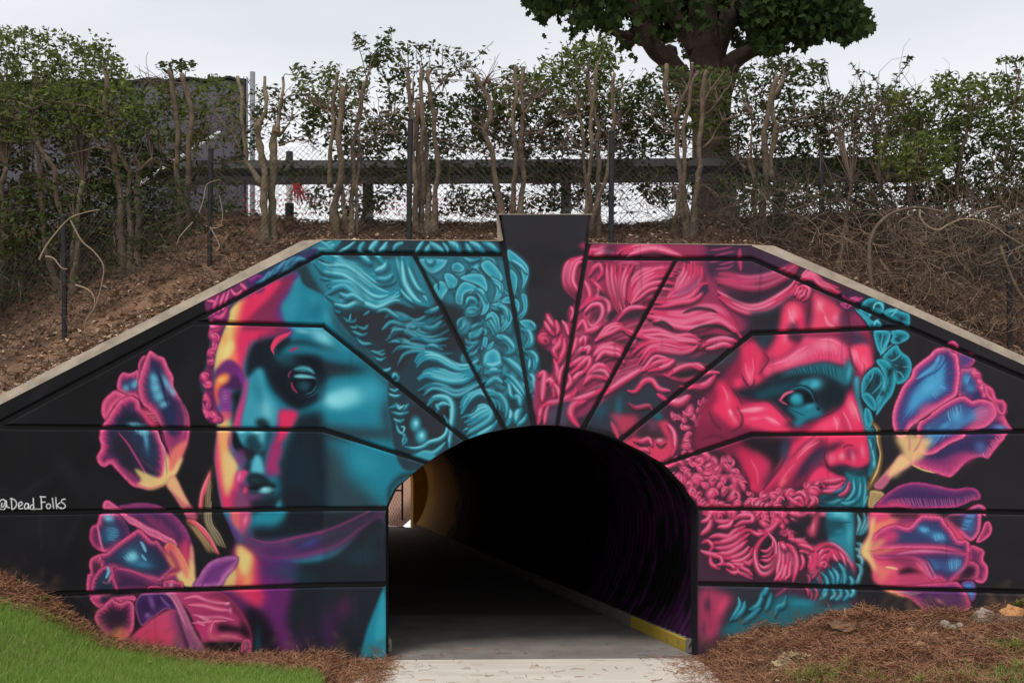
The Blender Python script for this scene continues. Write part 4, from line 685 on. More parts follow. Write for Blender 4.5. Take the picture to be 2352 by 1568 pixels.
    for p in ("1390,870 1470,810 1560,820 1660,900 1740,1010", "1400,950 1440,880 1500,860", "1380,1020 1430,960 1480,920 1500,980", "1540,870 1560,940 1590,980", "1600,880 1650,960 1670,1060", "1660,930 1720,1010 1740,1090", "1230,820 1310,840 1350,870", "1430,1060 1480,1040 1490,990"): hs(40, p, PK)
    for x, y, r in ((1360, 1090, 46), (1430, 1050, 50), (1480, 1010, 44), (1440, 1000, 40)): curl(x, y, r, sd.rand()*360)
    # mouth region, pink and teal chin
    po((34, 34, 42), "1140,600 1300,540 1420,520 1500,520 1500,760 1440,790 1350,800 1280,760 1200,720 1130,660", 9, .95)
    po((196, 66, 100), "1290,680 1340,620 1360,540 1410,530 1400,620 1370,740 1330,740", 8, .9); bl((224, 110, 140), 1350, 640, 20, 60, 10, .7); bl((226, 90, 124), 1450, 525, 50, 26, 0, .9)
    po((40, 128, 146), "1500,500 1720,500 1745,640 1745,800 1740,1000 1660,880 1560,800 1500,780 1520,640 1480,560", 6, .96); po((28, 70, 84), "1480,580 1640,600 1650,620 1640,700 1520,740 1480,700", 8, .9); bl((100, 186, 202), 1590, 530, 70, 30, 0, .8); bl((110, 194, 210), 1660, 545, 40, 34, 0, .7); bl((66, 160, 178), 1700, 720, 36, 120, 5, .8); bl((40, 124, 142), 1600, 690, 60, 30, -10, .8); st((28, 60, 72), 18, "1520,600 1620,610 1720,600", 1, .8)
    for p in ("1780,540 1800,620 1770,720", "1840,520 1850,600 1800,720", "1880,540 1880,620 1830,700 1790,720", "1770,800 1820,830 1800,880", "1760,860 1800,880 1790,930", "1770,920 1820,960 1820,1020", "1770,1000 1810,1040 1810,1120", "1800,1100 1780,1170 1740,1190"): hs(44, p, ((32, 50, 60), (64, 128, 142), (118, 178, 190)))
    # teal side of the beard
    po((34, 66, 80), "1300,1130 1420,1080 1500,1040 1600,980 1740,1060 1760,1180 1720,1300 1500,1350 1360,1330", 8, .85)
    for p in ("1500,1060 1540,1120 1550,1200", "1440,1090 1480,1140 1490,1220 1440,1300", "1540,1040 1590,1120 1580,1200", "1600,1000 1650,1080 1620,1180", "1640,1060 1660,1130 1650,1190", "1700,1120 1730,1170 1710,1220", "1480,1230 1470,1300 1410,1340", "1540,1240 1560,1300 1520,1340", "1610,1230 1620,1300 1570,1350", "1670,1260 1690,1300 1640,1350", "1730,1220 1740,1280 1710,1320", "1370,1120 1430,1170 1420,1230"): hs(42, p, ((28, 56, 70), (46, 128, 148), (96, 176, 192)))
    for p in ("1330,1150 1370,1110 1400,1060", "1310,1240 1340,1300 1320,1360", "1370,1220 1390,1290 1360,1360", "1260,1210 1300,1250 1310,1310", "1410,1100 1420,1160 1410,1190", "1290,1100 1320,1140 1310,1190"): hs(30, p, PM)
    # neck
    po((44, 48, 56), "260,1220 900,1220 1000,1300 1100,1330 1300,1350 1400,1400 1730,1400 1730,1700 260,1700", 9, .9)
    po((176, 58, 96), "270,1260 480,1270 560,1330 620,1300 520,1440 480,1560 440,1700 260,1700", 14, .9); bl((206, 66, 106), 480, 1400, 44, 110, 25, .8); bl((70, 44, 60), 340, 1390, 40, 80, 0, .8); bl((90, 46, 74), 300, 1620, 30, 80, 0, .7)
    po((32, 108, 126), "560,1560 700,1500 860,1380 1000,1320 1180,1310 1350,1380 1520,1420 1700,1380 1720,1500 1720,1700 560,1700", 12, .9); bl((40, 132, 150), 1250, 1370, 160, 40, 0, .8); bl((40, 136, 156), 1560, 1450, 130, 40, -10, .7); po((40, 50, 58), "700,1330 860,1250 1000,1290 940,1400 800,1480 680,1500", 10, .6)
    for p in ("560,1540 620,1460 650,1390 640,1330", "600,1530 680,1440 700,1360", "760,1480 840,1380 870,1280 910,1230", "740,1440 820,1400 860,1330", "900,1440 930,1370 950,1280", "980,1500 1010,1420 1070,1390 1090,1310", "880,1300 900,1260 920,1230", "680,1560 760,1500 850,1420"): hs(46, p, ((28, 50, 60), (38, 124, 144), (70, 156, 174)))
    st((150, 56, 96), 40, "990,1310 1050,1270 1100,1230", 1, .8)
    po((206, 46, 96), "1730,1470 1800,1455 1960,1490 2080,1550 2000,1620 1730,1600", 4, .95)
def paint_right_hairflower():
    T(1599.4, 583.3, .24)
    po((30, 44, 54), "1440,400 1600,360 1800,420 2050,560 2035,800 1920,870 1960,930 2050,1000 2060,1100 2000,1230 1900,1270 1880,1380 1800,1450 1720,1560 1650,1500 1580,1400 1600,1150 1700,1050 1720,900 1640,700", 4, .97)
    tq = ((0, (72, 182, 200)), (.3, (44, 148, 168)), (.7, (34, 108, 126)), (1, (32, 66, 78)))
    po((64, 40, 62), "1420,340 1500,330 1620,400 1560,470 1400,500 1350,470", 6, .9)
    for p in ("1400,400 1440,440 1500,430", "1420,480 1480,440 1540,410", "1450,520 1500,460 1590,420", "1380,470 1420,500 1440,520"): hs(40, p, ((60, 40, 66), (180, 60, 116), (200, 90, 150)))
    for q in ("1560,520 1620,440 1700,420 1780,440 1800,520 1770,570 1700,560 1640,620 1580,570", "1790,560 1860,520 2000,560 2040,580 2035,690 1960,650 1860,620", "1520,530 1600,570 1690,640 1740,620 1770,690 1680,720 1620,640", "1860,740 1960,730 2030,760 2030,810 1930,860 1860,840 1880,780", "1700,740 1800,730 1860,760 1830,870 1780,960 1730,900", "1780,990 1860,900 1920,870 1960,930 2040,1000 2060,1100 2010,1210 1920,1240 1880,1150 1820,1050", "1720,1020 1800,1010 1880,1090 1910,1200 1880,1330 1800,1440 1720,1540 1760,1350 1800,1200 1770,1100", "1600,1180 1720,1080 1800,1180 1810,1290 1770,1400 1700,1480 1640,1400 1580,1330", "1580,1350 1650,1330 1720,1420 1710,1500 1640,1450", "1610,1480 1660,1490 1690,1600 1650,1660 1610,1600"):
        petal(q, tq, 60, .35, 16)
    st((110, 204, 216), 26, "1690,540 1710,480 1760,470 1790,520", .9, .9); st((110, 204, 216), 24, "1700,690 1720,640 1750,660", .9, .9); st((100, 196, 210), 30, "1830,560 1920,530 1860,600", .9, .8)
    for p in ("1760,980 1800,880 1850,800", "1760,960 1830,900 1880,860", "1790,760 1770,850 1770,920", "1620,1280 1680,1180 1700,1120", "1680,1340 1760,1250 1760,1180", "1720,1400 1780,1300 1800,1220", "1960,960 1900,1010 1860,1020", "2030,1080 1960,1080 1900,1060", "1990,1190 1960,1140 1910,1120"): st((84, 184, 200), 22, p, 1, .75)
    for q in ((1740, 1200, 30, 60), (1780, 1330, 24, 36), (1950, 1080, 40, 30), (1930, 820, 30, 20), (1650, 1260, 20, 50), (1960, 620, 36, 24), (1860, 1120, 30, 60)): bl((26, 42, 50), q[0], q[1], q[2], q[3], 20, .85)
    # gold thread at the back of the neck
    T(1599.4, 865.5, .24)
    st((120, 92, 54), "40,60,36,50,90,60", "1690,440 1740,500 1745,600 1770,740 1740,880 1690,980 1650,1060", .8, .9, False); st((226, 196, 140), "20,22,12,18,30,10", "1700,460 1730,510 1735,620 1760,740 1735,880 1690,980 1660,1040", .9, .9)
    petal("1650,1120 1670,1080 1740,1080 1800,1110 1790,1160 1740,1220 1690,1260 1640,1240", ((0, (110, 86, 54)), (.3, (180, 152, 104)), (1, (150, 124, 84))), 50, .2, 9); streaks((228, 208, 164), "1670,1090 1680,1160 1680,1230", "1770,1110 1740,1170 1700,1240", 6, 16, .8)
def paint_right_flowers():
    T(1881.6, 771.5, .2)
    petal("1470,100 1500,60 1560,60 1600,110 1600,180 1560,260 1500,220", PNK, 70, .1, 3)
    petal("1580,200 1700,180 1780,210 1790,290 1740,350 1640,390 1580,380", ((0, (206, 66, 118)), (.3, (150, 66, 122)), (1, (84, 64, 120))), 70, .2)
    petal("1600,400 1700,370 1780,360 1840,440 1890,530 1960,570 2010,620 2040,720 2110,730 2160,800 2130,870 2150,960 2200,1040 2220,1080 2140,1150 2130,1180 2060,1260 1980,1360 1940,1410 1870,1390 1790,1400 1700,1440 1580,1560 1500,1620 1350,1580 1180,1520 1060,1470 1100,1300 1300,1150 1700,1000 1600,700", ((0, (206, 62, 112)), (.15, (212, 90, 138)), (.4, (150, 56, 106)), (.7, (84, 50, 96)), (1, (54, 50, 92))), 170, .3, 40, (1500, 1100))
    bl((52, 96, 150), 1700, 520, 90, 120, 0, .9); bl((74, 156, 204), 1680, 490, 30, 60, 10, .8); st((90, 170, 212), 26, "1730,450 1710,500 1690,560", 1, .8); bl((64, 130, 184), 1730, 600, 70, 50, 0, .8); bl((46, 50, 96), 1640, 620, 50, 60, 0, .6)
    for q in ((1800, 430), (1840, 520), (1880, 600), (1900, 670), (1960, 680), (2080, 780), (2110, 850)): curl(q[0], q[1], 44, 30, ((150, 50, 100), (214, 80, 126), (228, 140, 172)))
    petal("1900,560 1990,610 2040,720 2120,740 2150,830 2120,900 2050,880 1990,760 1920,680", PNK, 60, .3, 16)
    bl((78, 150, 196), 2080, 1050, 90, 36, 10, .8)
    po((52, 46, 86), "1300,1400 1500,1260 1700,1180 1900,1150 1960,1200 1900,1330 1780,1360 1600,1340 1400,1420", 12, .8); bl((78, 110, 170), 1850, 1270, 70, 80, -30, .7)
    po((176, 62, 116), "1150,1440 1400,1420 1600,1340 1790,1360 1760,1420 1600,1500 1540,1560 1380,1560", 9, .7); po((92, 46, 92), "1200,1440 1450,1430 1700,1340 1500,1440 1340,1470", 9, .7)
    streaks((228, 150, 178), "1900,1400 2000,1280 2100,1160", "1880,1340 1960,1230 2050,1120", 9, 22, .6)
    petal("1400,130 1480,140 1540,190 1590,210 1610,330 1620,430 1605,560 1580,680 1500,740 1380,820 1280,880 1160,970 1050,1050 980,1180 900,1160 850,1060 835,930 860,800 900,700 960,570 1050,460 1080,370 1180,280 1260,220 1330,150", ((0, (214, 64, 116)), (.1, (224, 112, 154)), (.24, (180, 62, 118)), (.42, (80, 62, 116)), (.6, (58, 84, 140)), (1, (66, 146, 194))), 190, .22, 50, (1200, 620))
    po((56, 50, 98), "1440,160 1500,180 1520,350 1500,560 1440,520 1460,330", 10, .85); po((66, 54, 104), "920,900 1000,700 1100,560 1000,860 980,1060 920,1060", 9, .6); st((50, 56, 106), 40, "1060,590 1200,480 1350,400 1440,300", 1, .7)
    st((84, 168, 212), 60, "1120,490 1240,410 1330,330 1380,220", 1, .8); bl((84, 168, 210), 1260, 580, 170, 70, -40, .8); bl((74, 152, 200), 1100, 740, 60, 120, 30, .7); streaks((130, 204, 228), "1280,660 1340,610 1410,560", "1340,720 1420,660 1480,600", 7, 14, .8); streaks((126, 196, 226), "1330,260 1400,220 1430,210", "1340,310 1410,280 1440,270", 6, 12, .7)
    po((206, 92, 136), "1180,800 1300,780 1380,800 1300,880 1180,960 1080,1040 1030,1040 1120,920", 9, .7)
    petal("1120,1080 1160,970 1290,880 1400,800 1500,740 1600,695 1680,690 1760,740 1840,720 1950,740 2020,790 2040,900 2000,970 1920,1040 1800,1080 1700,1120 1660,1170 1500,1240 1300,1360 1150,1330", ((0, (206, 60, 112)), (.13, (222, 104, 148)), (.34, (176, 60, 114)), (.55, (84, 60, 112)), (1, (66, 132, 184))), 140, .25, 44, (1550, 930))
    po((58, 60, 110), "1240,1060 1400,920 1560,800 1700,800 1720,900 1560,1020 1400,1100 1260,1120", 14, .75); bl((80, 164, 208), 1580, 920, 90, 90, 0, .8); bl((70, 150, 198), 1450, 1020, 100, 40, -30, .8); streaks((120, 196, 226), "1470,860 1560,790 1640,780", "1500,980 1590,920 1640,880", 6, 20, .8)
    po((206, 88, 134), "1780,860 1900,800 2020,800 2030,920 1900,1020 1760,1070 1700,1060 1800,940", 10, .75)
    st((40, 24, 38), 20, "1140,980 1220,940 1290,890", .9, .9)
    po((230, 190, 132), "880,1150 1000,1130 1110,1140 1240,1170 1300,1180 1250,1280 1200,1380 1120,1440 1060,1470 960,1540 860,1620 780,1568 860,1480 940,1390 950,1310 900,1230", 9, .9); st((150, 80, 110), 40, "1180,1160 1140,1250 1090,1330", 1, .5); st((196, 100, 122), 40, "1030,1150 1040,1240 1030,1320", 1, .5); st(YE, 30, "1060,1470 1180,1530 1330,1570", 1, .9)
    # stem
    T(1599.4, 865.5, .24)
    po((206, 132, 128), "1960,740 2060,830 1900,930 1790,1060 1740,1070 1700,1040 1790,930 1880,830", 3); po((232, 196, 136), "1960,750 2050,820 1900,920 1830,960 1870,860", 5, .85); po((170, 82, 122), "1800,940 1850,970 1780,1065 1705,1045", 5, .8)
    # lower tulip
    T(1881.6, 1091.3, .2)
    petal("640,370 700,280 780,200 900,120 1050,75 1200,80 1400,120 1560,150 1700,130 1800,150 1860,220 1850,280 1760,290 1680,330 1560,370 1400,380 1180,390 1050,390 900,360", VIO, 120, .15, 20, (1150, 420))
    streaks((226, 120, 162), "760,280 1000,250 1300,260 1560,250 1840,190", "820,360 1000,350 1250,370 1560,360 1840,280", 46, 18, .6); po((214, 60, 108), "700,330 900,290 1100,370 900,370 640,380", 8, .6)
    petal("1690,390 1780,340 1850,330 1910,370 1915,470 1870,450 1860,560 1840,660 1760,750 1680,720 1560,600 1440,480", ((0, (210, 66, 114)), (.2, (214, 100, 146)), (.5, (96, 60, 108)), (1, (56, 100, 152))), 110, .2, 30, (1640, 560)); streaks((96, 178, 220), "1680,450 1640,540 1620,620", "1800,460 1740,560 1690,640", 9, 22, .8); po((50, 34, 48), "1420,430 1600,440 1660,500 1580,640 1500,560", 10, .7)
    petal("1870,760 1800,760 1860,640 1900,540 1950,525 1985,590 1970,680", PNK, 60, .1, 4)
    petal("1740,800 1830,820 1900,870 1890,970 1940,1050 1930,1180 1880,1235 1800,1220 1700,1100 1700,900", PNK, 70, .25, 12); petal("1620,1010 1740,980 1830,1030 1840,1130 1790,1190 1640,1200 1560,1180", ((0, (206, 70, 116)), (.3, (190, 76, 122)), (1, (60, 34, 56))), 80, .15, 8); po((38, 26, 38), "1600,1110 1720,1090 1760,1190 1600,1230", 9, .7)
    petal("1640,1230 1760,1210 1800,1280 1810,1340 1770,1440 1720,1420 1660,1320", ((0, (190, 66, 120)), (.2, (96, 74, 136)), (1, (70, 130, 190))), 60, .1, 6)
    # front body
    po((214, 74, 112), "580,430 830,430 1140,440 1400,470 1700,740 1720,900 1680,1060 1480,1260 1300,1270 680,1250 600,1040 540,960 480,880 500,800 570,660", 4)
    po((46, 34, 40), "840,430 1130,430 1140,470 1060,520 900,500 830,470", 6, .9); po((130, 52, 96), "900,490 1060,470 1110,490 1040,560 900,570", 7, .8); po((232, 150, 100), "600,600 700,540 860,500 930,490 850,540 700,620 640,680", 7, .85)
    petal("640,680 760,590 880,560 1020,590 1120,500 1180,455 1280,460 1400,470 1450,540 1530,640 1600,740 1690,740 1730,800 1710,950 1600,900 1400,850 1000,840 700,850 560,870", ((0, (210, 64, 112)), (.16, (218, 96, 142)), (.36, (150, 56, 108)), (.6, (62, 58, 100)), (1, (52, 66, 108))), 130, .2, 36, (1250, 720))
    po((224, 62, 112), "680,700 800,620 900,640 900,740 780,800 640,810", 12, .85); po((232, 160, 110), "560,830 680,740 760,740 720,800 620,860", 8, .8)
    bl((70, 152, 200), 1200, 620, 80, 46, 20, .9); bl((74, 156, 204), 1370, 700, 100, 60, 15, .9); streaks((126, 196, 226), "1150,600 1200,590 1270,600", "1180,660 1230,650 1280,640", 6, 16, .6); streaks((126, 196, 226), "1300,680 1380,660 1430,680", "1330,760 1410,740 1450,730", 6, 16, .6)
    petal("560,870 900,880 1200,850 1640,880 1720,900 1700,1030 1620,1120 1540,1200 1480,1265 1400,1200 1340,1190 1290,1210 1230,1120 1150,1000 1000,960 700,960", ((0, (206, 66, 114)), (.2, (190, 70, 120)), (.45, (110, 50, 96)), (.75, (54, 58, 100)), (1, (60, 116, 170))), 130, .25, 40, (1400, 980))
    st((206, 120, 166), 50, "900,900 1100,870 1300,870 1500,890", 1, .8); po((96, 42, 76), "760,920 1000,930 1140,1000 1100,1060 900,1020", 12, .7); streaks((220, 130, 164), "1100,990 1180,960 1260,980", "1230,1130 1290,1190 1380,1190", 12, 20, .6)
    po((62, 54, 100), "1300,900 1600,900 1640,980 1560,1120 1460,1160 1380,1080", 10, .6); bl((74, 152, 200), 1560, 1020, 90, 90, 0, .7); streaks((120, 190, 224), "1480,970 1560,950 1640,970", "1500,1110 1560,1090 1620,1020", 8, 20, .7)
    po((40, 26, 36), "900,1110 1020,1050 1130,1090 1210,1130 1100,1130 960,1140", 6, .95)
    po((232, 150, 100), "580,860 700,860 880,830 800,870 640,900", 6, .8); po((228, 130, 110), "600,980 760,1060 900,1080 820,1120 700,1250 660,1150", 10, .75); st((236, 214, 150), 40, "760,1050 840,1060 900,1075", 1, .8); po((176, 60, 104), "960,1150 1200,1130 1260,1200 1480,1260 1200,1270 900,1260", 9, .8)
    po(YE, "500,800 570,680 590,520 640,480 620,640 600,760 580,860 620,960 660,1100 640,1100 560,980 490,930 480,860", 6, .95)
    petal("700,1280 900,1270 1500,1220 1600,1230 1680,1330 1720,1410 1740,1480 1700,1560 1580,1590 1420,1620 1250,1590 1100,1460 1000,1400 850,1350", ((0, (206, 66, 112)), (.2, (196, 76, 124)), (.5, (130, 54, 106)), (1, (70, 42, 84))), 110, .2, 12); po((236, 160, 104), "720,1290 860,1320 1000,1390 940,1390 800,1340", 5, .9); st((150, 140, 130), 40, "900,1320 1050,1360 1160,1350", 1, .6); bl((224, 130, 90), 1380, 1440, 60, 26, 35, .8); po((44, 28, 42), "1330,1470 1480,1500 1440,1540 1380,1520", 6, .7); po((92, 50, 106), "1200,1370 1450,1350 1620,1380 1640,1450 1460,1470", 12, .6)
def paint_wear():
    T(0, 0, 1); sd = np.random.RandomState(21)
    for i in range(150):      # faint runs of water below grooves and coping
        x = sd.rand()*2600-130; y = (560, 590, 760, 985, 1170, 1345)[sd.randint(6)]+sd.rand()*20; L_ = 20+sd.rand()*110
        st((70, 68, 68) if sd.rand() < .6 else (16, 15, 17), 5+7*sd.rand(), [[x, y], [x+sd.randn()*1.5, y+L_*.5], [x+sd.randn()*3, y+L_]], 1, .06+.11*sd.rand())
    base = ([-140, 0, 100, 230, 300, 420, 560, 740, 886], [1390, 1325, 1365, 1455, 1485, 1500, 1512, 1505, 1515]), ([1604, 1650, 1760, 1830, 1900, 2040, 2250, 2352, 2490], [1500, 1480, 1450, 1425, 1412, 1416, 1405, 1385, 1370])
    for xs, ys in base:      # soil thrown up by rain along the foot
        for i in range(420):
            x = xs[0]+sd.rand()*(xs[-1]-xs[0]); y = np.interp(x, xs, ys)-abs(sd.randn())*26+8
            bl((104, 78, 62), x, y, 4+sd.rand()*14, 3+sd.rand()*8, sd.rand()*180, .10+.22*sd.rand())
def paint_rest():
    paint_left_flowers(); paint_left_low(); paint_sign()
    paint_right_head(); paint_right_face(); paint_right_beard(); paint_right_hairflower(); paint_right_flowers(); paint_wear()
# ================================================================ helpers
rnd = random.Random(11); nr = np.random.RandomState(5)
def ray(u, v, y): return Vector(((u-CX)/F*y, y, EYE-(v-HV)/F*y))
def lin(c): return tuple((x/255/12.92 if x/255 < .04045 else ((x/255+.055)/1.055)**2.4) for x in c)
class MB:
    """collects geometry, links it as one mesh object"""
    def __init__(s): s.v = []; s.f = []; s.m = []
    def poly(s, pts, m=0):
        i = len(s.v); s.v += [tuple(p) for p in pts]; s.f.append(tuple(range(i, i+len(pts)))); s.m.append(m)
    def box(s, a, b, m=0):
        x0, y0, z0 = a; x1, y1, z1 = b; i = len(s.v)
        s.v += [(x0, y0, z0), (x1, y0, z0), (x1, y1, z0), (x0, y1, z0), (x0, y0, z1), (x1, y0, z1), (x1, y1, z1), (x0, y1, z1)]
        for q in ((0, 3, 2, 1), (4, 5, 6, 7), (0, 1, 5, 4), (1, 2, 6, 5), (2, 3, 7, 6), (3, 0, 4, 7)): s.f.append(tuple(i+k for k in q)); s.m.append(m)
    def loops(s, loops, m=0, cap0=None, cap1=None, closed=True):
        n = len(loops[0]); i = len(s.v)
        for l in loops: s.v += [tuple(p) for p in l]
        for a in range(len(loops)-1):
            for k in range(n if closed else n-1):
                k2 = (k+1) % n
                s.f.append((i+a*n+k, i+a*n+k2, i+(a+1)*n+k2, i+(a+1)*n+k)); s.m.append(m)
        if cap0 is not None: s.f.append(tuple(i+k for k in reversed(range(n)))); s.m.append(cap0)
        if cap1 is not None: s.f.append(tuple(i+(len(loops)-1)*n+k for k in range(n))); s.m.append(cap1)
    def tube(s, pts, rad, n=6, m=0, cap=None, rough=0):
        pts = [Vector(p) for p in pts]; loops = []
        prev = None
        for k, p in enumerate(pts):
            t = (pts[min(k+1, len(pts)-1)]-pts[max(k-1, 0)])
            t = t.normalized() if t.length > 1e-9 else Vector((0, 0, 1))
            a = prev if prev is not None else (Vector((1, 0, 0)) if abs(t.x) < .8 else Vector((0, 1, 0)))
            a = (a-t*a.dot(t)); a = a.normalized() if a.length > 1e-6 else t.orthogonal().normalized()
            prev = a; b = t.cross(a); r = rad[k] if not np.isscalar(rad) else rad
            loops.append([p+(a*math.cos(q*2*math.pi/n)+b*math.sin(q*2*math.pi/n))*r*(1+rough*(rnd.random()-.5)) for q in range(n)])
        s.loops(loops, m, cap, cap)
    def build(s, name, mats, parent=None, loc=None, smooth=False):
        me = bpy.data.meshes.new(name); me.from_pydata(s.v, [], s.f)
        for x in (mats if isinstance(mats, (list, tuple)) else [mats]): me.materials.append(x)
        me.polygons.foreach_set('material_index', s.m)
        if smooth: me.polygons.foreach_set('use_smooth', [True]*len(me.polygons))
        me.update()
        return link(name, me, parent)
def link(name, data, parent=None):
    o = bpy.data.objects.new(name, data); sc.collection.objects.link(o)
    if parent is not None:
        o.parent = parent; o.matrix_parent_inverse = Matrix.Translation(-parent.location)
    return o
def tag(o, label=None, cat=None, group=None, kind=None):
    for k, x in (('label', label), ('category', cat), ('group', group), ('kind', kind)):
        if x: o[k] = x
    return o
def thing(name, loc, label, cat, group=None):
    o = link(name, None); o.location = loc; o.empty_display_size = .1
    return tag(o, label, cat, group)
def soup(name, V, Fc, mats, parent=None):
    """V (n,k,3) separate pieces, Fc faces per piece (triangles), one mesh"""
    n, k, _ = V.shape; me = bpy.data.meshes.new(name)
    fc = np.array(Fc, np.int32); nf, fv = fc.shape
    me.vertices.add(n*k); me.vertices.foreach_set('co', V.reshape(-1).astype(np.float32))
    idx = (fc[None]+(np.arange(n)*k)[:, None, None]).reshape(-1).astype(np.int32)
    me.loops.add(len(idx)); me.loops.foreach_set('vertex_index', idx)
    me.polygons.add(n*nf); me.polygons.foreach_set('loop_start', np.arange(n*nf, dtype=np.int32)*fv); me.polygons.foreach_set('loop_total', np.full(n*nf, fv, np.int32))
    for x in (mats if isinstance(mats, (list, tuple)) else [mats]): me.materials.append(x)
    me.update(calc_edges=True)
    return link(name, me, parent)
# ---------------------------------------------------------------- materials
def mat(name, col, rough=.8, var=.25, scale=6., bump=.0, col2=None, island=False, trans=0., detail=6., metal=0., bscale=None, stretch=None, spec=.3):
    m = bpy.data.materials.new(name); m.use_nodes = True; t = m.node_tree; t.nodes.clear(); N = t.nodes.new; l = t.links.new
    o = N('ShaderNodeOutputMaterial'); p = N('ShaderNodeBsdfPrincipled'); p.inputs['Roughness'].default_value = rough; p.inputs['Metallic'].default_value = metal
    p.inputs['Specular IOR Level'].default_value = spec
    c2 = col2 or tuple(min(1, x*(1+var)) for x in col); c1 = col if col2 else tuple(x*(1-var) for x in col)
    mx = N('ShaderNodeMix'); mx.data_type = 'RGBA'; mx.inputs['A'].default_value = (*c1, 1); mx.inputs['B'].default_value = (*c2, 1)
    g = N('ShaderNodeNewGeometry'); nz = N('ShaderNodeTexNoise'); nz.inputs['Scale'].default_value = scale; nz.inputs['Detail'].default_value = detail; nz.inputs['Roughness'].default_value = .62
    if stretch:
        mp = N('ShaderNodeMapping'); mp.inputs['Scale'].default_value = stretch; l(g.outputs['Position'], mp.inputs[0]); l(mp.outputs[0], nz.inputs['Vector'])
    else: l(g.outputs['Position'], nz.inputs['Vector'])
    r = N('ShaderNodeMapRange'); r.inputs[1].default_value = .3; r.inputs[2].default_value = .7; l(nz.outputs['Fac'], r.inputs[0])
    if island:
        a = N('ShaderNodeMath'); a.operation = 'MULTIPLY_ADD'; a.inputs[1].default_value = .75; l(g.outputs['Random Per Island'], a.inputs[0])
        b = N('ShaderNodeMath'); b.operation = 'MULTIPLY'; b.inputs[1].default_value = .3; l(r.outputs[0], b.inputs[0]); l(b.outputs[0], a.inputs[2]); l(a.outputs[0], mx.inputs['Factor'])
    else: l(r.outputs[0], mx.inputs['Factor'])
    l(mx.outputs['Result'], p.inputs['Base Color'])
    if bump:
        bn = N('ShaderNodeTexNoise'); bn.inputs['Scale'].default_value = bscale or scale*6; bn.inputs['Detail'].default_value = 6; l(g.outputs['Position'], bn.inputs['Vector'])
        bp = N('ShaderNodeBump'); bp.inputs['Strength'].default_value = bump; bp.inputs['Distance'].default_value = .02; l(bn.outputs['Fac'], bp.inputs['Height']); l(bp.outputs[0], p.inputs['Normal'])
    if trans:
        tr = N('ShaderNodeBsdfTranslucent'); l(mx.outputs['Result'], tr.inputs[0]); ms = N('ShaderNodeMixShader'); ms.inputs[0].default_value = trans
        l(p.outputs[0], ms.inputs[1]); l(tr.outputs[0], ms.inputs[2]); l(ms.outputs[0], o.inputs[0])
    else: l(p.outputs[0], o.inputs[0])
    return m
M = {}
M['concrete'] = mat('raw_concrete', (.20, .16, .12), .85, scale=5, bump=.25, col2=(.36, .295, .23))
M['concrete_side'] = mat('concrete', (.30, .27, .24), .85, .2, scale=3, bump=.2)
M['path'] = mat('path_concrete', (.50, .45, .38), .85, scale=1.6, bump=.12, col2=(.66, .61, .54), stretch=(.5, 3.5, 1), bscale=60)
M['tunnel_floor'] = mat('tunnel_floor', (.085, .075, .066), .85, scale=2.5, bump=.15, col2=(.14, .125, .11))  # darker than the apron: the tunnel's shade is put into the floor colour
M['groove'] = mat('groove_paint', (.010, .010, .012), .6, .3)
M['soil'] = mat('soil', (.105, .056, .034), .95, scale=3.5, bump=.7, col2=(.27, .155, .095), bscale=30)
M['mulch'] = mat('mulch_soil', (.07, .036, .024), .95, scale=6, bump=.8, col2=(.15, .085, .055), bscale=50)
M['lawn'] = mat('lawn_soil', (.10, .15, .035), .95, scale=5, bump=.3, col2=(.15, .21, .06))
M['grass'] = mat('grass_blade', (.20, .36, .05), .6, scale=1.3, col2=(.40, .54, .14), island=True, trans=.5, spec=.2)
M['needle'] = mat('pine_needle', (.13, .050, .024), .7, scale=2, col2=(.36, .185, .10), island=True)
M['straw'] = mat('pale_straw', (.30, .22, .12), .8, scale=2, col2=(.46, .36, .22), island=True)
M['litter'] = mat('dry_leaf', (.17, .095, .060), .85, scale=1.4, col2=(.64, .46, .32), island=True)
M['bark'] = mat('shrub_bark', (.075, .050, .034), .9, scale=9, bump=.6, col2=(.19, .14, .095), bscale=60)
M['bark_light'] = mat('lichen_bark', (.10, .075, .046), .9, scale=7, bump=.6, col2=(.25, .195, .13), bscale=50)
M['cut'] = mat('cut_wood', (.50, .37, .22), .8, .2, scale=14)
M['cut_orange'] = mat('fresh_cut_wood', (.44, .21, .08), .8, .25, scale=14)
M['twig'] = mat('twig', (.050, .032, .024), .9, scale=4, col2=(.145, .10, .072), island=True)
M['vine'] = mat('pale_vine', (.20, .145, .10), .9, scale=4, col2=(.36, .28, .20), island=True)
M['leaf'] = mat('shrub_leaf', (.024, .037, .011), .6, scale=.9, col2=(.092, .118, .034), island=True, spec=.16, trans=.35)
M['leaf_bright'] = mat('young_leaf', (.065, .095, .016), .6, scale=.9, col2=(.20, .235, .06), island=True, spec=.16, trans=.4)
M['leaf_red'] = mat('brown_leaf', (.040, .030, .018), .5, scale=.9, col2=(.085, .070, .030), island=True, spec=.16, trans=.2)
M['tree_leaf'] = mat('tree_leaf', (.015, .030, .010), .7, scale=.8, col2=(.050, .080, .022), island=True, trans=.35, spec=.12)
M['tree_bark'] = mat('tree_bark', (.034, .022, .017), .95, scale=5, bump=1., col2=(.095, .064, .048), bscale=26)
M['black_metal'] = mat('black_post', (.016, .016, .018), .5, .2)
M['wire'] = mat('wire', (.035, .034, .034), .5, .2)
M['galv'] = mat('galvanised_steel', (.30, .31, .33), .45, .15, metal=.5)
M['silver'] = mat('bare_metal', (.65, .65, .66), .4, .1, metal=.3)
M['rail'] = mat('dark_steel', (.030, .028, .030), .6, scale=3, col2=(.060, .055, .055))
M['rail_grey'] = mat('grey_steel', (.10, .10, .105), .6, .25, scale=3)
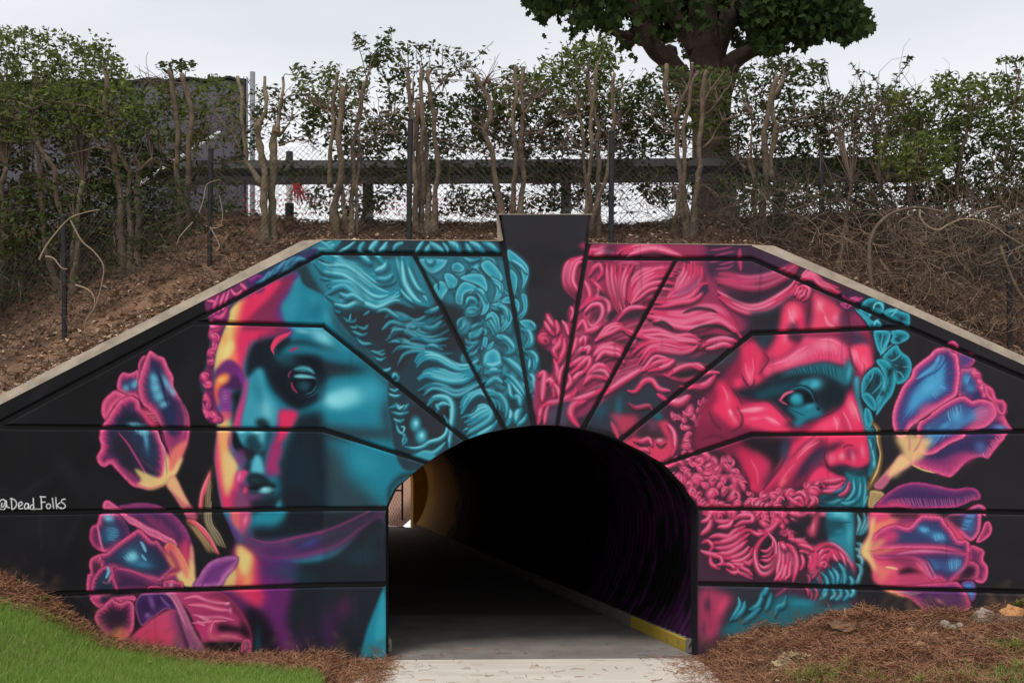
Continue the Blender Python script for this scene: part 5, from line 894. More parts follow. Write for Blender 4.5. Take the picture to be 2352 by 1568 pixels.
M['screen'] = mat('screen_fabric', (.045, .045, .055), .9, scale=55, col2=(.17, .165, .19), bump=.4)
M['brush'] = mat('dry_brush', (.12, .078, .052), .9, scale=4, col2=(.30, .215, .15), island=True)
M['hem'] = mat('black_hem', (.010, .010, .011), .7, .2)
M['white'] = mat('white_plastic', (.75, .74, .72), .5, .06)
M['red'] = mat('red_strap', (.36, .02, .035), .7, .3, island=True)
M['net'] = mat('orange_net', (.60, .06, .07), .6, .2)
M['yellow'] = mat('yellow_paint', (.50, .33, .02), .7, scale=7, col2=(.66, .46, .04), bump=.1)
M['stone'] = mat('pale_stone', (.28, .235, .19), .9, .3, scale=12, bump=.3)
# ================================================================ the mural, painted into an image on the wall's own coordinates
paint_ground(); paint_left_head(); paint_left_hair(); paint_rest()
KSL = .035; FL = Vector((-1.9914, 11.9303)); FR = Vector((2.5621, 12.0897)); SL_L, SL_R = .33, -.28
dC = Vector((1, KSL)).normalized(); dL = Vector((1, SL_L)).normalized(); dR = Vector((1, SL_R)).normalized()
nC, nL, nR = (Vector((-d.y, d.x)) for d in (dC, dL, dR))
def mitre(a, b): m = (a+b).normalized(); return m/m.dot(a)
mL, mR = mitre(nC, nL), mitre(nC, nR)
UL, UR = 742.0, 1727.0
def plan(u):
    k = (u-CX)/F
    if u < UL-.01: y = (FL.y-SL_L*FL.x)/(1-SL_L*k)
    elif u > UR+.01: y = (FR.y-SL_R*FR.x)/(1-SL_R*k)
    else: y = 12/(1-KSL*k)
    return Vector((k*y, y))
def nrm(u):
    if abs(u-UL) < .6: return mL
    if abs(u-UR) < .6: return mR
    return nL if u < UL else nR if u > UR else nC
def wp(u, v, d=0.):
    """a point of the wall: seen at (u, v) on its front, then d metres into the wall"""
    p = plan(u); n = nrm(u)
    return Vector((p.x+n.x*d, p.y+n.y*d, EYE-(v-HV)/F*p.y))
def s_of(u):
    p = plan(u)
    if u < UL: return -(p-FL).length
    if u > UR: return (FR-FL).length+(p-FR).length
    return (p-FL).length
S0, S1, Z0, Z1 = s_of(-145), s_of(2497), -.35, 4.6
TW, TH = 3300, 1040
def bake():
    s = S0+(np.arange(TW)+.5)/TW*(S1-S0); z = Z0+(np.arange(TH)+.5)/TH*(Z1-Z0)
    LC = (FR-FL).length
    x = np.where(s < 0, FL.x+s*dL.x, np.where(s > LC, FR.x+(s-LC)*dR.x, FL.x+s*dC.x)); y = np.where(s < 0, FL.y+s*dL.y, np.where(s > LC, FR.y+(s-LC)*dR.y, FL.y+s*dC.y))
    u = CX+x/y*F
    cx = np.clip(u-PX0-.5, 0, PW-2.001)[None, :].repeat(TH, 0); cy = np.clip(HV+(EYE-z)[:, None]/y[None, :]*F-PY0-.5, 0, PH-2.001)
    xi, yi = cx.astype(int), cy.astype(int); fx, fy = (cx-xi)[..., None], (cy-yi)[..., None]
    c = (CV[yi, xi]*(1-fx)+CV[yi, xi+1]*fx)*(1-fy)+(CV[yi+1, xi]*(1-fx)+CV[yi+1, xi+1]*fx)*fy
    c = c/255.; l = np.where(c < .04045, c/12.92, ((c+.055)/1.055)**2.4)
    l = np.clip(l/MURAL_K, 0, .92)                     # pigment reflectance
    e = np.where(l < .0031308, l*12.92, 1.055*l**(1/2.4)-.055)
    img = bpy.data.images.new('mural_paint', TW, TH)
    a = np.ones((TH, TW, 4), np.float32); a[..., :3] = e
    img.pixels.foreach_set(a.reshape(-1)); img.update(); img.pack()
    return img
MURAL_K = .93
def mural_mat():
    m = bpy.data.materials.new('mural_paint'); m.use_nodes = True; t = m.node_tree; t.nodes.clear(); N = t.nodes.new; l = t.links.new
    o = N('ShaderNodeOutputMaterial'); p = N('ShaderNodeBsdfPrincipled'); p.inputs['Roughness'].default_value = .75; p.inputs['Specular IOR Level'].default_value = .10
    im = N('ShaderNodeTexImage'); im.image = bake(); im.extension = 'EXTEND'; im.interpolation = 'Linear'
    uv = N('ShaderNodeUVMap'); uv.uv_map = 'wall'; l(uv.outputs[0], im.inputs[0])
    g = N('ShaderNodeNewGeometry'); n1 = N('ShaderNodeTexNoise'); n1.inputs['Scale'].default_value = 2.3; n1.inputs['Detail'].default_value = 8; l(g.outputs['Position'], n1.inputs['Vector'])
    r = N('ShaderNodeMapRange'); r.inputs[1].default_value = .25; r.inputs[2].default_value = .75; r.inputs[3].default_value = .90; r.inputs[4].default_value = 1.10; l(n1.outputs['Fac'], r.inputs[0])
    mx = N('ShaderNodeMix'); mx.data_type = 'RGBA'; mx.blend_type = 'MULTIPLY'; mx.inputs['Factor'].default_value = 1; l(im.outputs[0], mx.inputs['A']); l(r.outputs[0], mx.inputs['B']); l(mx.outputs['Result'], p.inputs['Base Color'])
    n2 = N('ShaderNodeTexNoise'); n2.inputs['Scale'].default_value = 45; n2.inputs['Detail'].default_value = 5; l(g.outputs['Position'], n2.inputs['Vector'])
    b = N('ShaderNodeBump'); b.inputs['Strength'].default_value = .12; b.inputs['Distance'].default_value = .01; l(n2.outputs['Fac'], b.inputs['Height']); l(b.outputs[0], p.inputs['Normal']); l(p.outputs[0], o.inputs[0])
    return m
M['mural'] = mural_mat()
# ================================================================ the headwall of the underpass
ARCH = [(886, 1166), (905, 1125), (940, 1093), (980, 1062), (1022, 1035), (1068, 1010), (1112, 995), (1158, 985), (1226, 976), (1281, 976), (1340, 985), (1385, 996), (1425, 1011), (1475, 1036), (1525, 1065), (1570, 1112), (1603, 1166)]
def arch(a, b): return ARCH[a:b+1] if a <= b else list(reversed(ARCH[b:a+1]))
head = thing('painted_headwall', (.3, 12, 0), 'black concrete headwall with pink and teal mural of two statue heads and tulips', 'wall')
def inset(pts, flags, d):
    """offset every flagged edge inward by d (drawing units)"""
    n = len(pts); area = sum(pts[i][0]*pts[(i+1) % n][1]-pts[(i+1) % n][0]*pts[i][1] for i in range(n)); sg = 1 if area > 0 else -1
    E = []
    for i in range(n):
        (x0, y0), (x1, y1) = pts[i], pts[(i+1) % n]; l = math.hypot(x1-x0, y1-y0) or 1e-6; k = d if flags[i] else 0
        nx, ny = -(y1-y0)/l*sg, (x1-x0)/l*sg
        E.append((x0+nx*k, y0+ny*k, (x1-x0)/l, (y1-y0)/l))
    res = []
    for i in range(n):
        ax, ay, adx, ady = E[i-1]; bx, by, bdx, bdy = E[i]; c = adx*bdy-ady*bdx
        if abs(c) < .06: res.append((bx, by)); continue
        t = ((bx-ax)*bdy-(by-ay)*bdx)/c
        res.append((ax+adx*t, ay+ady*t))
    return res
def panel(pts, flags, name='concrete_panel', proud=0., label=None, gap=5.0):
    rings = [(inset(pts, flags, gap+3.4), 0-proud), (inset(pts, flags, gap), .014-proud), (inset(pts, flags, gap-1.6), .062)]
    bm = bmesh.new(); uvl = bm.loops.layers.uv.new('wall'); V = []; UVv = {}
    for rg, d in rings:
        row = []
        for (u, v) in rg:
            for q in (UL, UR):
                if abs(u-q) < 1.2: u = q
            p = wp(u, v, d); b = bm.verts.new(p); row.append(b); UVv[b] = ((s_of(u)-S0)/(S1-S0), (p.z-Z0)/(Z1-Z0))
        V.append(row)
    n = len(pts)
    bm.faces.new(V[0])
    for a in (0, 1):
        for k in range(n):
            k2 = (k+1) % n; bm.faces.new((V[a][k2], V[a][k], V[a+1][k], V[a+1][k2]))
    bmesh.ops.recalc_face_normals(bm, faces=bm.faces)
    bmesh.ops.triangulate(bm, faces=[f for f in bm.faces if len(f.verts) > 4])
    for f in bm.faces:
        for lp in f.loops: lp[uvl].uv = UVv[lp.vert]
    me = bpy.data.meshes.new(name); bm.to_mesh(me); bm.free(); me.materials.append(M['mural'])
    o = link(name, me, head)
    if label: o['label'] = label
    return o
def pan(pts, groove, **k):
    """groove: indices of edges that run along a groove"""
    return panel(pts, [i in groove for i in range(len(pts))], **k)
A = arch
pan([(-600, 1236), (468, 690), (742, 551), (742, 581), (484, 717), (-600, 1287)], (3, 4))
pan([(742, 551), (1152, 553.5), (1158, 584), (742, 581)], (1, 2))
pan([(441, 740), (742, 580), (742, 748)], (0, 2))
pan([(742, 581), (950, 583), (1158, 985), (1112, 995), (1068, 1010), (742, 748)], (0, 1, 4))
pan([(950, 583), (1158, 584), (1226, 976), (1158, 985)], (0, 1, 3))
pan([(-10, 980), (441, 740), (742, 748), (742, 987)], (0, 1, 3))
pan([(742, 748), (1068, 1010), (1022, 1035), (980, 1062), (742, 987)], (0, 3))
pan([(-402, 1183), (-10, 980), (742, 987), (742, 1168.5)], (0, 1, 3))
pan([(742, 987), (980, 1062), (940, 1093), (905, 1125), (884, 1168), (742, 1168.5)], (0, 4))
pan([(-600, 1287), (-402, 1183), (742, 1168.5), (742, 1344), (-600, 1388)], (0, 1, 3))
pan([(742, 1168.5), (886, 1168), (886, 1342), (742, 1344)], (0, 2))
pan([(-600, 1388), (742, 1344), (742, 1570), (-600, 1660)], (0,))
pan([(742, 1344), (886, 1342), (886, 1530), (742, 1535)], (0,))
pan([(1352, 559), (1727, 563), (1727, 594.5), (1347, 592)], (2, 3))
pan([(1727, 565), (2088.5, 719), (2352, 838), (2900, 1084), (2900, 1106), (2352, 868), (2081, 751), (1727, 594.5)], (4, 5, 6))
pan([(1347, 592), (1555, 594), (1340, 985), (1281, 976)], (0, 1, 3))
pan([(1555, 594), (1727, 594.5), (1727, 766), (1425, 1011), (1385, 996), (1340, 985)], (0, 2, 5))
pan([(1727, 594.5), (2081, 751), (1727, 766)], (0, 1))
pan([(1727, 766), (1727, 998), (1525, 1065), (1475, 1036), (1425, 1011)], (1, 4))
pan([(1727, 766), (2081, 751), (2352, 868), (2628, 988), (1727, 998)], (0, 1, 2, 3))
pan([(1727, 998), (1727, 1168.5), (1604, 1168), (1570, 1112), (1525, 1065)], (1, 4))
pan([(1727, 998), (2628, 988), (2900, 1106), (2900, 1184.5), (1727, 1168.5)], (0, 1, 3))
pan([(1604, 1168), (1727, 1168.5), (1727, 1343), (1604, 1341)], (0, 2))
pan([(1727, 1168.5), (2900, 1184.5), (2900, 1374), (1727, 1343)], (0, 2))
pan([(1604, 1341), (1727, 1343), (1727, 1535), (1604, 1530)], (0,))
pan([(1727, 1343), (2900, 1374), (2900, 1620), (1727, 1550)], (0,))
pan([(1145, 493), (1361, 493), (1281, 976), (1226, 976)], (1, 3), name='keystone', label='plain dark grey keystone standing above the coping')
# the wall body behind the panels
def body(front, d0, d1, m):
    bm = bmesh.new()
    a = [bm.verts.new(wp(u, v, d0)) for u, v in front]; b = [bm.verts.new(wp(u, v, d1)) for u, v in front]
    bm.faces.new(a); bm.faces.new(list(reversed(b)))
    n = len(front)
    for k in range(n): bm.faces.new((a[(k+1) % n], a[k], b[k], b[(k+1) % n]))
    bmesh.ops.recalc_face_normals(bm, faces=bm.faces); bmesh.ops.triangulate(bm, faces=[f for f in bm.faces if len(f.verts) > 4])
    me = bpy.data.meshes.new('wall_body'); bm.to_mesh(me); bm.free(); me.materials.append(m)
    return link('wall_body', me, head)
body([(-600, 1236), (468, 690), (742, 551), (742, 1580), (-600, 1660)], .055, .40, M['groove'])
body([(742, 551), (1152, 553.5), (1152, 500), (1355, 500), (1352, 559), (1727, 563), (1727, 1560), (1603, 1545), (1603, 1166)]+list(reversed(ARCH[1:-1]))+[(886, 1166), (886, 1545), (742, 1560)], .055, .40, M['groove'])
body([(1727, 563), (2088.5, 719), (2352, 838), (2900, 1084), (2900, 1640), (1727, 1560)], .055, .40, M['groove'])
def coping(lo, up, name='coping'):
    b = MB(); loops = []
    for (u, v), (u2, v2) in zip(lo, up):
        p0 = wp(u, v, -.004); p1 = wp(u2, v2, .10); q = wp(u2, v2, .44); r = wp(u, v, .44); r.z = p0.z-.04
        loops.append([p0, p1, Vector((q.x, q.y, p1.z)), r])
    b.loops(loops, 0, 0, 0); o = b.build(name, M['concrete'], head)
    bm = bmesh.new(); bm.from_mesh(o.data); bmesh.ops.recalc_face_normals(bm, faces=bm.faces); bm.to_mesh(o.data); bm.free()
    return o
coping([(-600, 1236), (150, 852.5), (468, 690), (696, 574.3), (742, 551)], [(-600, 1214), (150, 828), (468, 666.5), (696, 549), (742, 545.5)])
coping([(742, 551), (1150, 553.5)], [(742, 545.5), (1150, 548)])
coping([(1353, 559), (1727, 563)], [(1353, 554), (1727, 557.5)])
coping([(1727, 565), (1778, 586), (2088.5, 719), (2352, 838), (2900, 1084)], [(1727, 557.5), (1778, 561), (2088.5, 697), (2352, 815), (2900, 1061)])
b = MB()
for lo, up in (([(1145, 493), (1156, 552)], [(1141, 492), (1143, 552)]), ([(1145, 493), (1361, 493)], [(1143, 488.5), (1363, 488.5)])):
    q = [wp(lo[0][0], lo[0][1], -.002), wp(lo[1][0], lo[1][1], -.002), wp(up[1][0], up[1][1], .07), wp(up[0][0], up[0][1], .07)]
    q2 = [p+Vector((0, .33, 0)) for p in q]; b.loops([q, q2], 0, 0, 0)
o = b.build('keystone_edge', M['concrete'], head)
bm = bmesh.new(); bm.from_mesh(o.data); bmesh.ops.recalc_face_normals(bm, faces=bm.faces); bm.to_mesh(o.data); bm.free()
# ================================================================ ground
XS = [plan(u).x for u in range(-620, 2930, 30)]
WY = [plan(u).y for u in range(-620, 2930, 30)]
def ywall(x): return np.interp(x, [-20]+XS+[20], [WY[0]+(-20-XS[0])*SL_L]+WY+[WY[-1]+(20-XS[-1])*SL_R])
_ct = [(-600, 1220), (-145, 985), (468, 672), (696, 553), (742, 549), (1727, 561), (1778, 565), (2088.5, 701), (2497, 884), (2900, 1065)]
CXs = [wp(u, v, .3).x for u, v in _ct]; CZs = [wp(u, v, .1).z for u, v in _ct]
def ztop(x): return np.interp(x, [-13]+CXs+[13], [.6]+CZs+[.6])
def hash2(x, y, f): return np.sin(x*f*1.7+np.sin(y*f*1.3)*1.9)*np.cos(y*f*1.1+np.sin(x*f*.9)*2.1)
def zbank(x, y):
    """the bank behind the wall and the road shoulder on top of it"""
    d = np.maximum(y-ywall(x)-.40, 0)
    sl = .30+.13*np.clip((np.abs(x-.2)-2)/2.5, 0, 1)
    z = ztop(x)-.07+sl*d+.42*np.maximum(d-1.7, 0)*np.clip((np.abs(x-.2)-2.8)/1.5, 0, 1)
    crest = 5.42+.10*np.exp(-((x-2.7)**2/.8+(y-17.5)**2/1.5))*3.2
    k = .18; h = np.clip(.5+.5*(crest-z)/k, 0, 1)
    z = crest*(1-h)+z*h-k*h*(1-h)
    return z+.018*hash2(x, y, 4.3)+.012*hash2(x+3, y, 11.)
ZX = [-12, -4.953, -4.6, -4.15, -3.9, -3.3, -2.8, -1.9, -1.25, 2.02, 2.25, 2.68, 3.1, 3.7, 4.4, 5.15, 7, 12]
ZZ = [1.9, .97, .80, .39, .24, .11, .06, .03, -.03, -.03, .12, .28, .41, .49, .50, .68, .9, 1.2]
def zfront(x, y):
    z = np.interp(x, ZX, ZZ)
    dd = np.clip(ywall(x)-y, 0, 20)
    fall = np.where(x > 2, np.clip(1-dd*.26, .25, 1), 1-.0*dd)
    mound = np.where(x > 2.1, .06*hash2(x, y, 2.6)+.035*hash2(x, y, 6.), .012*hash2(x, y, 3.))
    path = (x > -1.75) & (x < 2.1)
    return np.where(path, np.minimum(z, -.03), z*fall+mound*np.clip((np.abs(x-.3)-1.7)*2, 0, 1))
def hit(u, v, fn, y0, y1, n=700):
    ys = np.linspace(y0, y1, n); xs = (u-CX)/F*ys; zs = EYE-(v-HV)/F*ys; g = fn(xs, ys)
    i = np.argmax(zs < g)
    if not (zs < g).any(): return None
    return Vector((xs[i], ys[i], g[i]))
def sheet(name, xs, ys, fn, m, mask=None, dz=0.):
    X, Y = np.meshgrid(xs, ys); Z = fn(X, Y)+dz
    nx, ny = len(xs), len(ys); V = np.stack([X, Y, Z], -1).reshape(-1, 3)
    F_ = []
    for j in range(ny-1):
        for i in range(nx-1):
            if mask is None or mask((xs[i]+xs[i+1])/2, (ys[j]+ys[j+1])/2): F_.append((j*nx+i, j*nx+i+1, (j+1)*nx+i+1, (j+1)*nx+i))
    me = bpy.data.meshes.new(name); me.from_pydata(V.tolist(), [], F_); me.materials.append(m)
    me.polygons.foreach_set('use_smooth', [True]*len(me.polygons)); me.update()
    return tag(link(name, me), kind='structure')
# bank: rows follow the back of the wall
def bank_mesh():
    xs = np.concatenate([np.linspace(-60, -9, 14), np.linspace(-8.5, 9.5, 110), np.linspace(10, 60, 14)])
    ds = np.concatenate([np.linspace(.36, 5, 60), np.linspace(5.3, 14, 24), np.array([18, 25, 40, 70, 120])])
    V = []; F_ = []
    for d in ds:
        y = ywall(xs)+d; z = zbank(xs, y)
        z = np.where(d > 17.5, np.minimum(z, 5.2), z)
        V += list(zip(xs, y, z))
    nx = len(xs)
    for j in range(len(ds)-1):
        for i in range(nx-1): F_.append((j*nx+i, j*nx+i+1, (j+1)*nx+i+1, (j+1)*nx+i))
    return V, F_
# the tunnel cuts the bank, so the bank is a shell over it; behind y = 33 it ends in the far portal
V, F_ = bank_mesh()
keep = [f for f in F_ if max(V[k][1] for k in f) < 33]
me = bpy.data.meshes.new('embankment'); me.from_pydata(V, [], keep); me.materials.append(M['soil']); me.polygons.foreach_set('use_smooth', [True]*len(me.polygons)); me.update()
tag(link('embankment', me), kind='structure')
LE = [hit(u, v, zfront, 6, 13) for u, v in ((-120, 1368), (-60, 1380), (0, 1393), (100, 1420), (200, 1466), (290, 1502), (400, 1525), (560, 1541), (690, 1552))]
LEx = [p.x for p in LE]+[-1.95, -1.62]; LEy = [p.y for p in LE]+[10.9, 10.2]
def lawn_edge(x): return np.interp(x, [-14]+LEx, [LEy[0]-2]+LEy)
xs = np.concatenate([np.linspace(-40, -9, 8), np.linspace(-8.5, 9, 130), np.linspace(10, 40, 8)])
sheet('ground', xs, np.concatenate([np.linspace(-20, 6, 14), np.linspace(6.2, 13.2, 80)]), zfront, M['mulch'], mask=lambda x, y: y < ywall(x)+.2 or -1.7 < x < 2.1)
def lawn_mask(x, y): return x < -1.62 and y < lawn_edge(x)
sheet('lawn', np.linspace(-14, -1.6, 110), np.linspace(-8, 12, 150), zfront, M['lawn'], mask=lawn_mask, dz=.012)
# path outside and through the tunnel
AX = -.234                                              # skew of the tunnel
def tx(x, y): return x+AX*(y-12.3)
b = MB(); b.loops([[(-1.75, -18, -.2), (2.12, -18, -.2), (2.12, -18, 0), (-1.75, -18, 0)], [(-1.58, 10.2, -.2), (1.99, 10.2, -.2), (1.99, 10.2, 0), (-1.58, 10.2, 0)], [(-1.34, 11.88, -.2), (1.97, 12.0, -.2), (1.97, 12.0, 0), (-1.34, 11.88, 0)]], 0, 0, 0)
tag(b.build('path', M['path']), kind='structure')
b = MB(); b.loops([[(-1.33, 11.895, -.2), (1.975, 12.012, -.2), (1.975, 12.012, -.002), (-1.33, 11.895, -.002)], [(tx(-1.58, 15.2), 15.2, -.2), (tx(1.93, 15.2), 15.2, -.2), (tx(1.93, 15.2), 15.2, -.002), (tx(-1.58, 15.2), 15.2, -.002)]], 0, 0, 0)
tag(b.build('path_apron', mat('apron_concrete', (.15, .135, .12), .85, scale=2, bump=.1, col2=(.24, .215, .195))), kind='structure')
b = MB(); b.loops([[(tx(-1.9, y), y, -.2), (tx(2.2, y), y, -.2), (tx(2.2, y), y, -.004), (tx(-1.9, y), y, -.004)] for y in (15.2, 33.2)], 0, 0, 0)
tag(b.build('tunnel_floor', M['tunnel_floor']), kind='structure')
# ================================================================ the tunnel
tun = thing('pedestrian_tunnel', (0, 13, 0), 'dark corrugated tunnel lining with purple paint drips behind the arch', 'tunnel')
def tunnel_mat():
    m = bpy.data.materials.new('tunnel_paint'); m.use_nodes = True; t = m.node_tree; t.nodes.clear(); N = t.nodes.new; l = t.links.new
    o = N('ShaderNodeOutputMaterial'); p = N('ShaderNodeBsdfPrincipled'); p.inputs['Roughness'].default_value = .6; p.inputs['Specular IOR Level'].default_value = .15
    g = N('ShaderNodeNewGeometry'); s = N('ShaderNodeSeparateXYZ'); l(g.outputs['Position'], s.inputs[0])
    mp = N('ShaderNodeMapping'); mp.inputs['Scale'].default_value = (1, 1.5, .45); l(g.outputs['Position'], mp.inputs[0])
    n = N('ShaderNodeTexNoise'); n.inputs['Scale'].default_value = 2.2; n.inputs['Detail'].default_value = 3; l(mp.outputs[0], n.inputs['Vector'])
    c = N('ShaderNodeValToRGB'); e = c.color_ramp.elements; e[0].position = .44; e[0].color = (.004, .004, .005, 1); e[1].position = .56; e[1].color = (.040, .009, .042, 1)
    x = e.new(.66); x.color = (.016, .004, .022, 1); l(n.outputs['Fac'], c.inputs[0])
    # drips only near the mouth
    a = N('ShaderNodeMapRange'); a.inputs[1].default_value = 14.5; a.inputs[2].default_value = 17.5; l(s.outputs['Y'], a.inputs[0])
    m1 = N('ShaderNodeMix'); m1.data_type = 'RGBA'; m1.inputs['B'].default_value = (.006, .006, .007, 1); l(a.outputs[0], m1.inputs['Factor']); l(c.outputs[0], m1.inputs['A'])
    n2 = N('ShaderNodeTexNoise'); n2.inputs['Scale'].default_value = 1.3; n2.inputs['Detail'].default_value = 4; l(g.outputs['Position'], n2.inputs['Vector'])
    ad = N('ShaderNodeMath'); ad.operation = 'MULTIPLY_ADD'; ad.inputs[1].default_value = 5; l(n2.outputs['Fac'], ad.inputs[0]); l(s.outputs['Y'], ad.inputs[2])
    f = N('ShaderNodeMapRange'); f.inputs[1].default_value = 29.4; f.inputs[2].default_value = 30.4; l(ad.outputs[0], f.inputs[0])
    m2 = N('ShaderNodeMix'); m2.data_type = 'RGBA'; m2.inputs['B'].default_value = (.66, .38, .03, 1); l(f.outputs[0], m2.inputs['Factor']); l(m1.outputs['Result'], m2.inputs['A']); l(m2.outputs['Result'], p.inputs['Base Color']); l(p.outputs[0], o.inputs[0])
    return m
M['tunnel'] = tunnel_mat()
def prof(t, k=0.):
    """pipe arch profile, t 0..1 from right foot over the crown to the left foot"""
    a = -.62+t*(math.pi+1.24); c, s = math.cos(a), math.sin(a)
    return (.32+(2.0+k)*c, 1.22+((1.56+k) if s > 0 else (2.0+k))*s)
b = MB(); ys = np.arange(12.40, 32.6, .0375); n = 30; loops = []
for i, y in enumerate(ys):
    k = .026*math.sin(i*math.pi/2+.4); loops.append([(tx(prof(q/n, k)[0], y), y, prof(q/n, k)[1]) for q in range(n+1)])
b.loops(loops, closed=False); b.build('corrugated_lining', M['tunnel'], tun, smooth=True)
b = MB()
for y0, y1 in ((12.42, 33.1),):
    b.loops([[(tx(1.93, y), y, -.02), (tx(2.30, y), y, -.02), (tx(2.30, y), y, .135), (tx(1.945, y), y, .135), (tx(1.93, y), y, .12)] for y in (y0, y1)], 0, 0, 0)
def kerb_mat():
    m = mat('kerb', (.17, .155, .135), .85, scale=3, bump=.15); t = m.node_tree; N = t.nodes.new; l = t.links.new
    p = [x for x in t.nodes if x.type == 'BSDF_PRINCIPLED'][0]; src = p.inputs['Base Color'].links[0].from_socket
    g = N('ShaderNodeNewGeometry'); s = N('ShaderNodeSeparateXYZ'); l(g.outputs['Normal'], s.inputs[0]); s2 = N('ShaderNodeSeparateXYZ'); l(g.outputs['Position'], s2.inputs[0])
    a = N('ShaderNodeMath'); a.operation = 'LESS_THAN'; a.inputs[1].default_value = -.5; l(s.outputs['X'], a.inputs[0])
    n = N('ShaderNodeTexNoise'); n.inputs['Scale'].default_value = 9; n.inputs['Detail'].default_value = 8; l(g.outputs['Position'], n.inputs['Vector'])
    w_ = N('ShaderNodeMapRange'); w_.inputs[1].default_value = .62; w_.inputs[2].default_value = .68; w_.inputs[3].default_value = 1; w_.inputs[4].default_value = .35; l(n.outputs['Fac'], w_.inputs[0])
    q = N('ShaderNodeMath'); q.operation = 'MULTIPLY'; l(a.outputs[0], q.inputs[0]); l(w_.outputs[0], q.inputs[1])
    e = N('ShaderNodeMath'); e.operation = 'LESS_THAN'; e.inputs[1].default_value = 14.2; l(s2.outputs['Y'], e.inputs[0]); q2 = N('ShaderNodeMath'); q2.operation = 'MULTIPLY'; l(q.outputs[0], q2.inputs[0]); l(e.outputs[0], q2.inputs[1])
    x = N('ShaderNodeMix'); x.data_type = 'RGBA'; x.inputs['B'].default_value = (.42, .29, .035, 1); l(q2.outputs[0], x.inputs['Factor']); l(src, x.inputs['A']); l(x.outputs['Result'], p.inputs['Base Color'])
    return m
o = b.build('kerb', kerb_mat(), tun); o['label'] = 'low concrete kerb with a yellow painted face'
bm = bmesh.new(); bm.from_mesh(o.data); bmesh.ops.recalc_face_normals(bm, faces=bm.faces); bm.to_mesh(o.data); bm.free()
b = MB(); b.loops([[(tx(-1.66, y), y, -.02), (tx(-1.29, y), y, -.02), (tx(-1.29, y), y, .12), (tx(-1.305, y), y, .135), (tx(-1.66, y), y, .135)] for y in (12.42, 33.1)], 0, 0, 0); b.build('kerb', M['concrete_side'], tun)
# far portal: a slab with an opening, painted yellow inside
far = thing('far_portal', (tx(.3, 33), 33, 0), 'yellow painted far end wall of the tunnel seen past the left jamb', 'wall')
b = MB(); op = [(1.90, -.1), (1.90, 1.35)]+[(.32+1.58*math.cos(a), 1.35+1.1*math.sin(a)) for a in np.linspace(.15, math.pi-.15, 12)]+[(-1.26, 1.35), (-1.26, -.1)]
outp = [(4.2, -.1), (4.2, 2.4)]+[(.32+3.9*math.cos(a), 1.9+2.6*math.sin(a)) for a in np.linspace(.2, math.pi-.2, 12)]+[(-3.6, 2.4), (-3.6, -.1)]
fr = lambda P_, y: [(tx(x, y), y, z) for x, z in P_]
for k in range(len(op)-1):
    a0, a1, c0, c1 = op[k], op[k+1], outp[k], outp[k+1]
    b.poly([fr([a0], 32.55)[0], fr([c0], 32.55)[0], fr([c1], 32.55)[0], fr([a1], 32.55)[0]]); b.poly([fr([a0], 33.1)[0], fr([a1], 33.1)[0], fr([c1], 33.1)[0], fr([c0], 33.1)[0]])
    b.poly([fr([a0], 32.55)[0], fr([a1], 32.55)[0], fr([a1], 33.1)[0], fr([a0], 33.1)[0]]); b.poly([fr([c0], 32.55)[0], fr([c0], 33.1)[0], fr([c1], 33.1)[0], fr([c1], 32.55)[0]])
b.build('portal_slab', mat('portal_yellow', (.52, .29, .02), .7, scale=2, col2=(.66, .40, .035), bump=.1), far)
# beyond the far portal
def zfar(x, y):
    s = np.clip((x+5.25-(y-33)*-.55)/1.1, -1, 6)
    t = np.clip((y-36.2)/6, 0, 1)
    r = np.clip((x-tx(1.55, 33)-(y-33.2)*-.42)/1.2, 0, 3)
    return np.minimum(np.maximum(np.clip(r*1.0, 0, 2.6), t*3.6)-.02, 4.2)+.02*hash2(x, y, 5)
sheet('far_ground', np.linspace(-18, 6, 90), np.linspace(33.12, 48, 60), zfar, mat('far_mulch', (.20, .105, .070), .95, scale=22, bump=.6, col2=(.42, .255, .19)))
b = MB(); b.loops([[(tx(-1.3, 33.12), 33.12, -.1), (tx(1.75, 33.12), 33.12, -.1), (tx(1.75, 33.12), 33.12, .012), (tx(-1.3, 33.12), 33.12, .012)], [(-8.2, 38.5, -.1), (-5.0, 38.5, -.1), (-5.0, 38.5, .03), (-8.2, 38.5, .03)]], 0, 0, 0)
tag(b.build('far_path', M['path']), kind='structure')
gt = thing('wire_gate', (-3.4, 33.7, 0), 'thin black framed wire gate standing open beyond the tunnel', 'gate')
b = MB(); g0 = ray(924, 1213, 33.7); g1 = ray(924, 1080, 33.7); g2 = ray(870, 1213, 33.7); g3 = ray(870, 1070, 33.7)
b.tube([g0, g1], .03, 6); b.tube([g2, g3], .03, 6); b.tube([g1, g3], .025, 6); b.tube([ray(924, 1209, 33.7), ray(870, 1209, 33.7)], .03, 6); b.tube([ray(924, 1126, 33.7), ray(870, 1124, 33.7)], .03, 6); b.build('gate_frame', M['black_metal'], gt)
b = MB()
for k in range(-14, 15):
    for sg in (1, -1):
        p = []
        for q in range(0, 15):
            uu = 897+k*6.6+sg*(q-7)*4.7; vv = 1140+(q-7)*9.6
            if 871 < uu < 923: p.append(ray(uu, vv, 33.7))
        if len(p) > 1: b.tube([p[0], p[-1]], .004, 3)
tag(b.build('wire_mesh', M['wire'], gt), kind='stuff')
# ================================================================ things on the road shoulder
def TP(s, k, u0=0., v0=0.): return [(float(a)*k+u0, float(c)*k+v0) for a, c in (q.split(',') for q in s.split())]
def uvz(u, v, y): return ray(u, v, y)
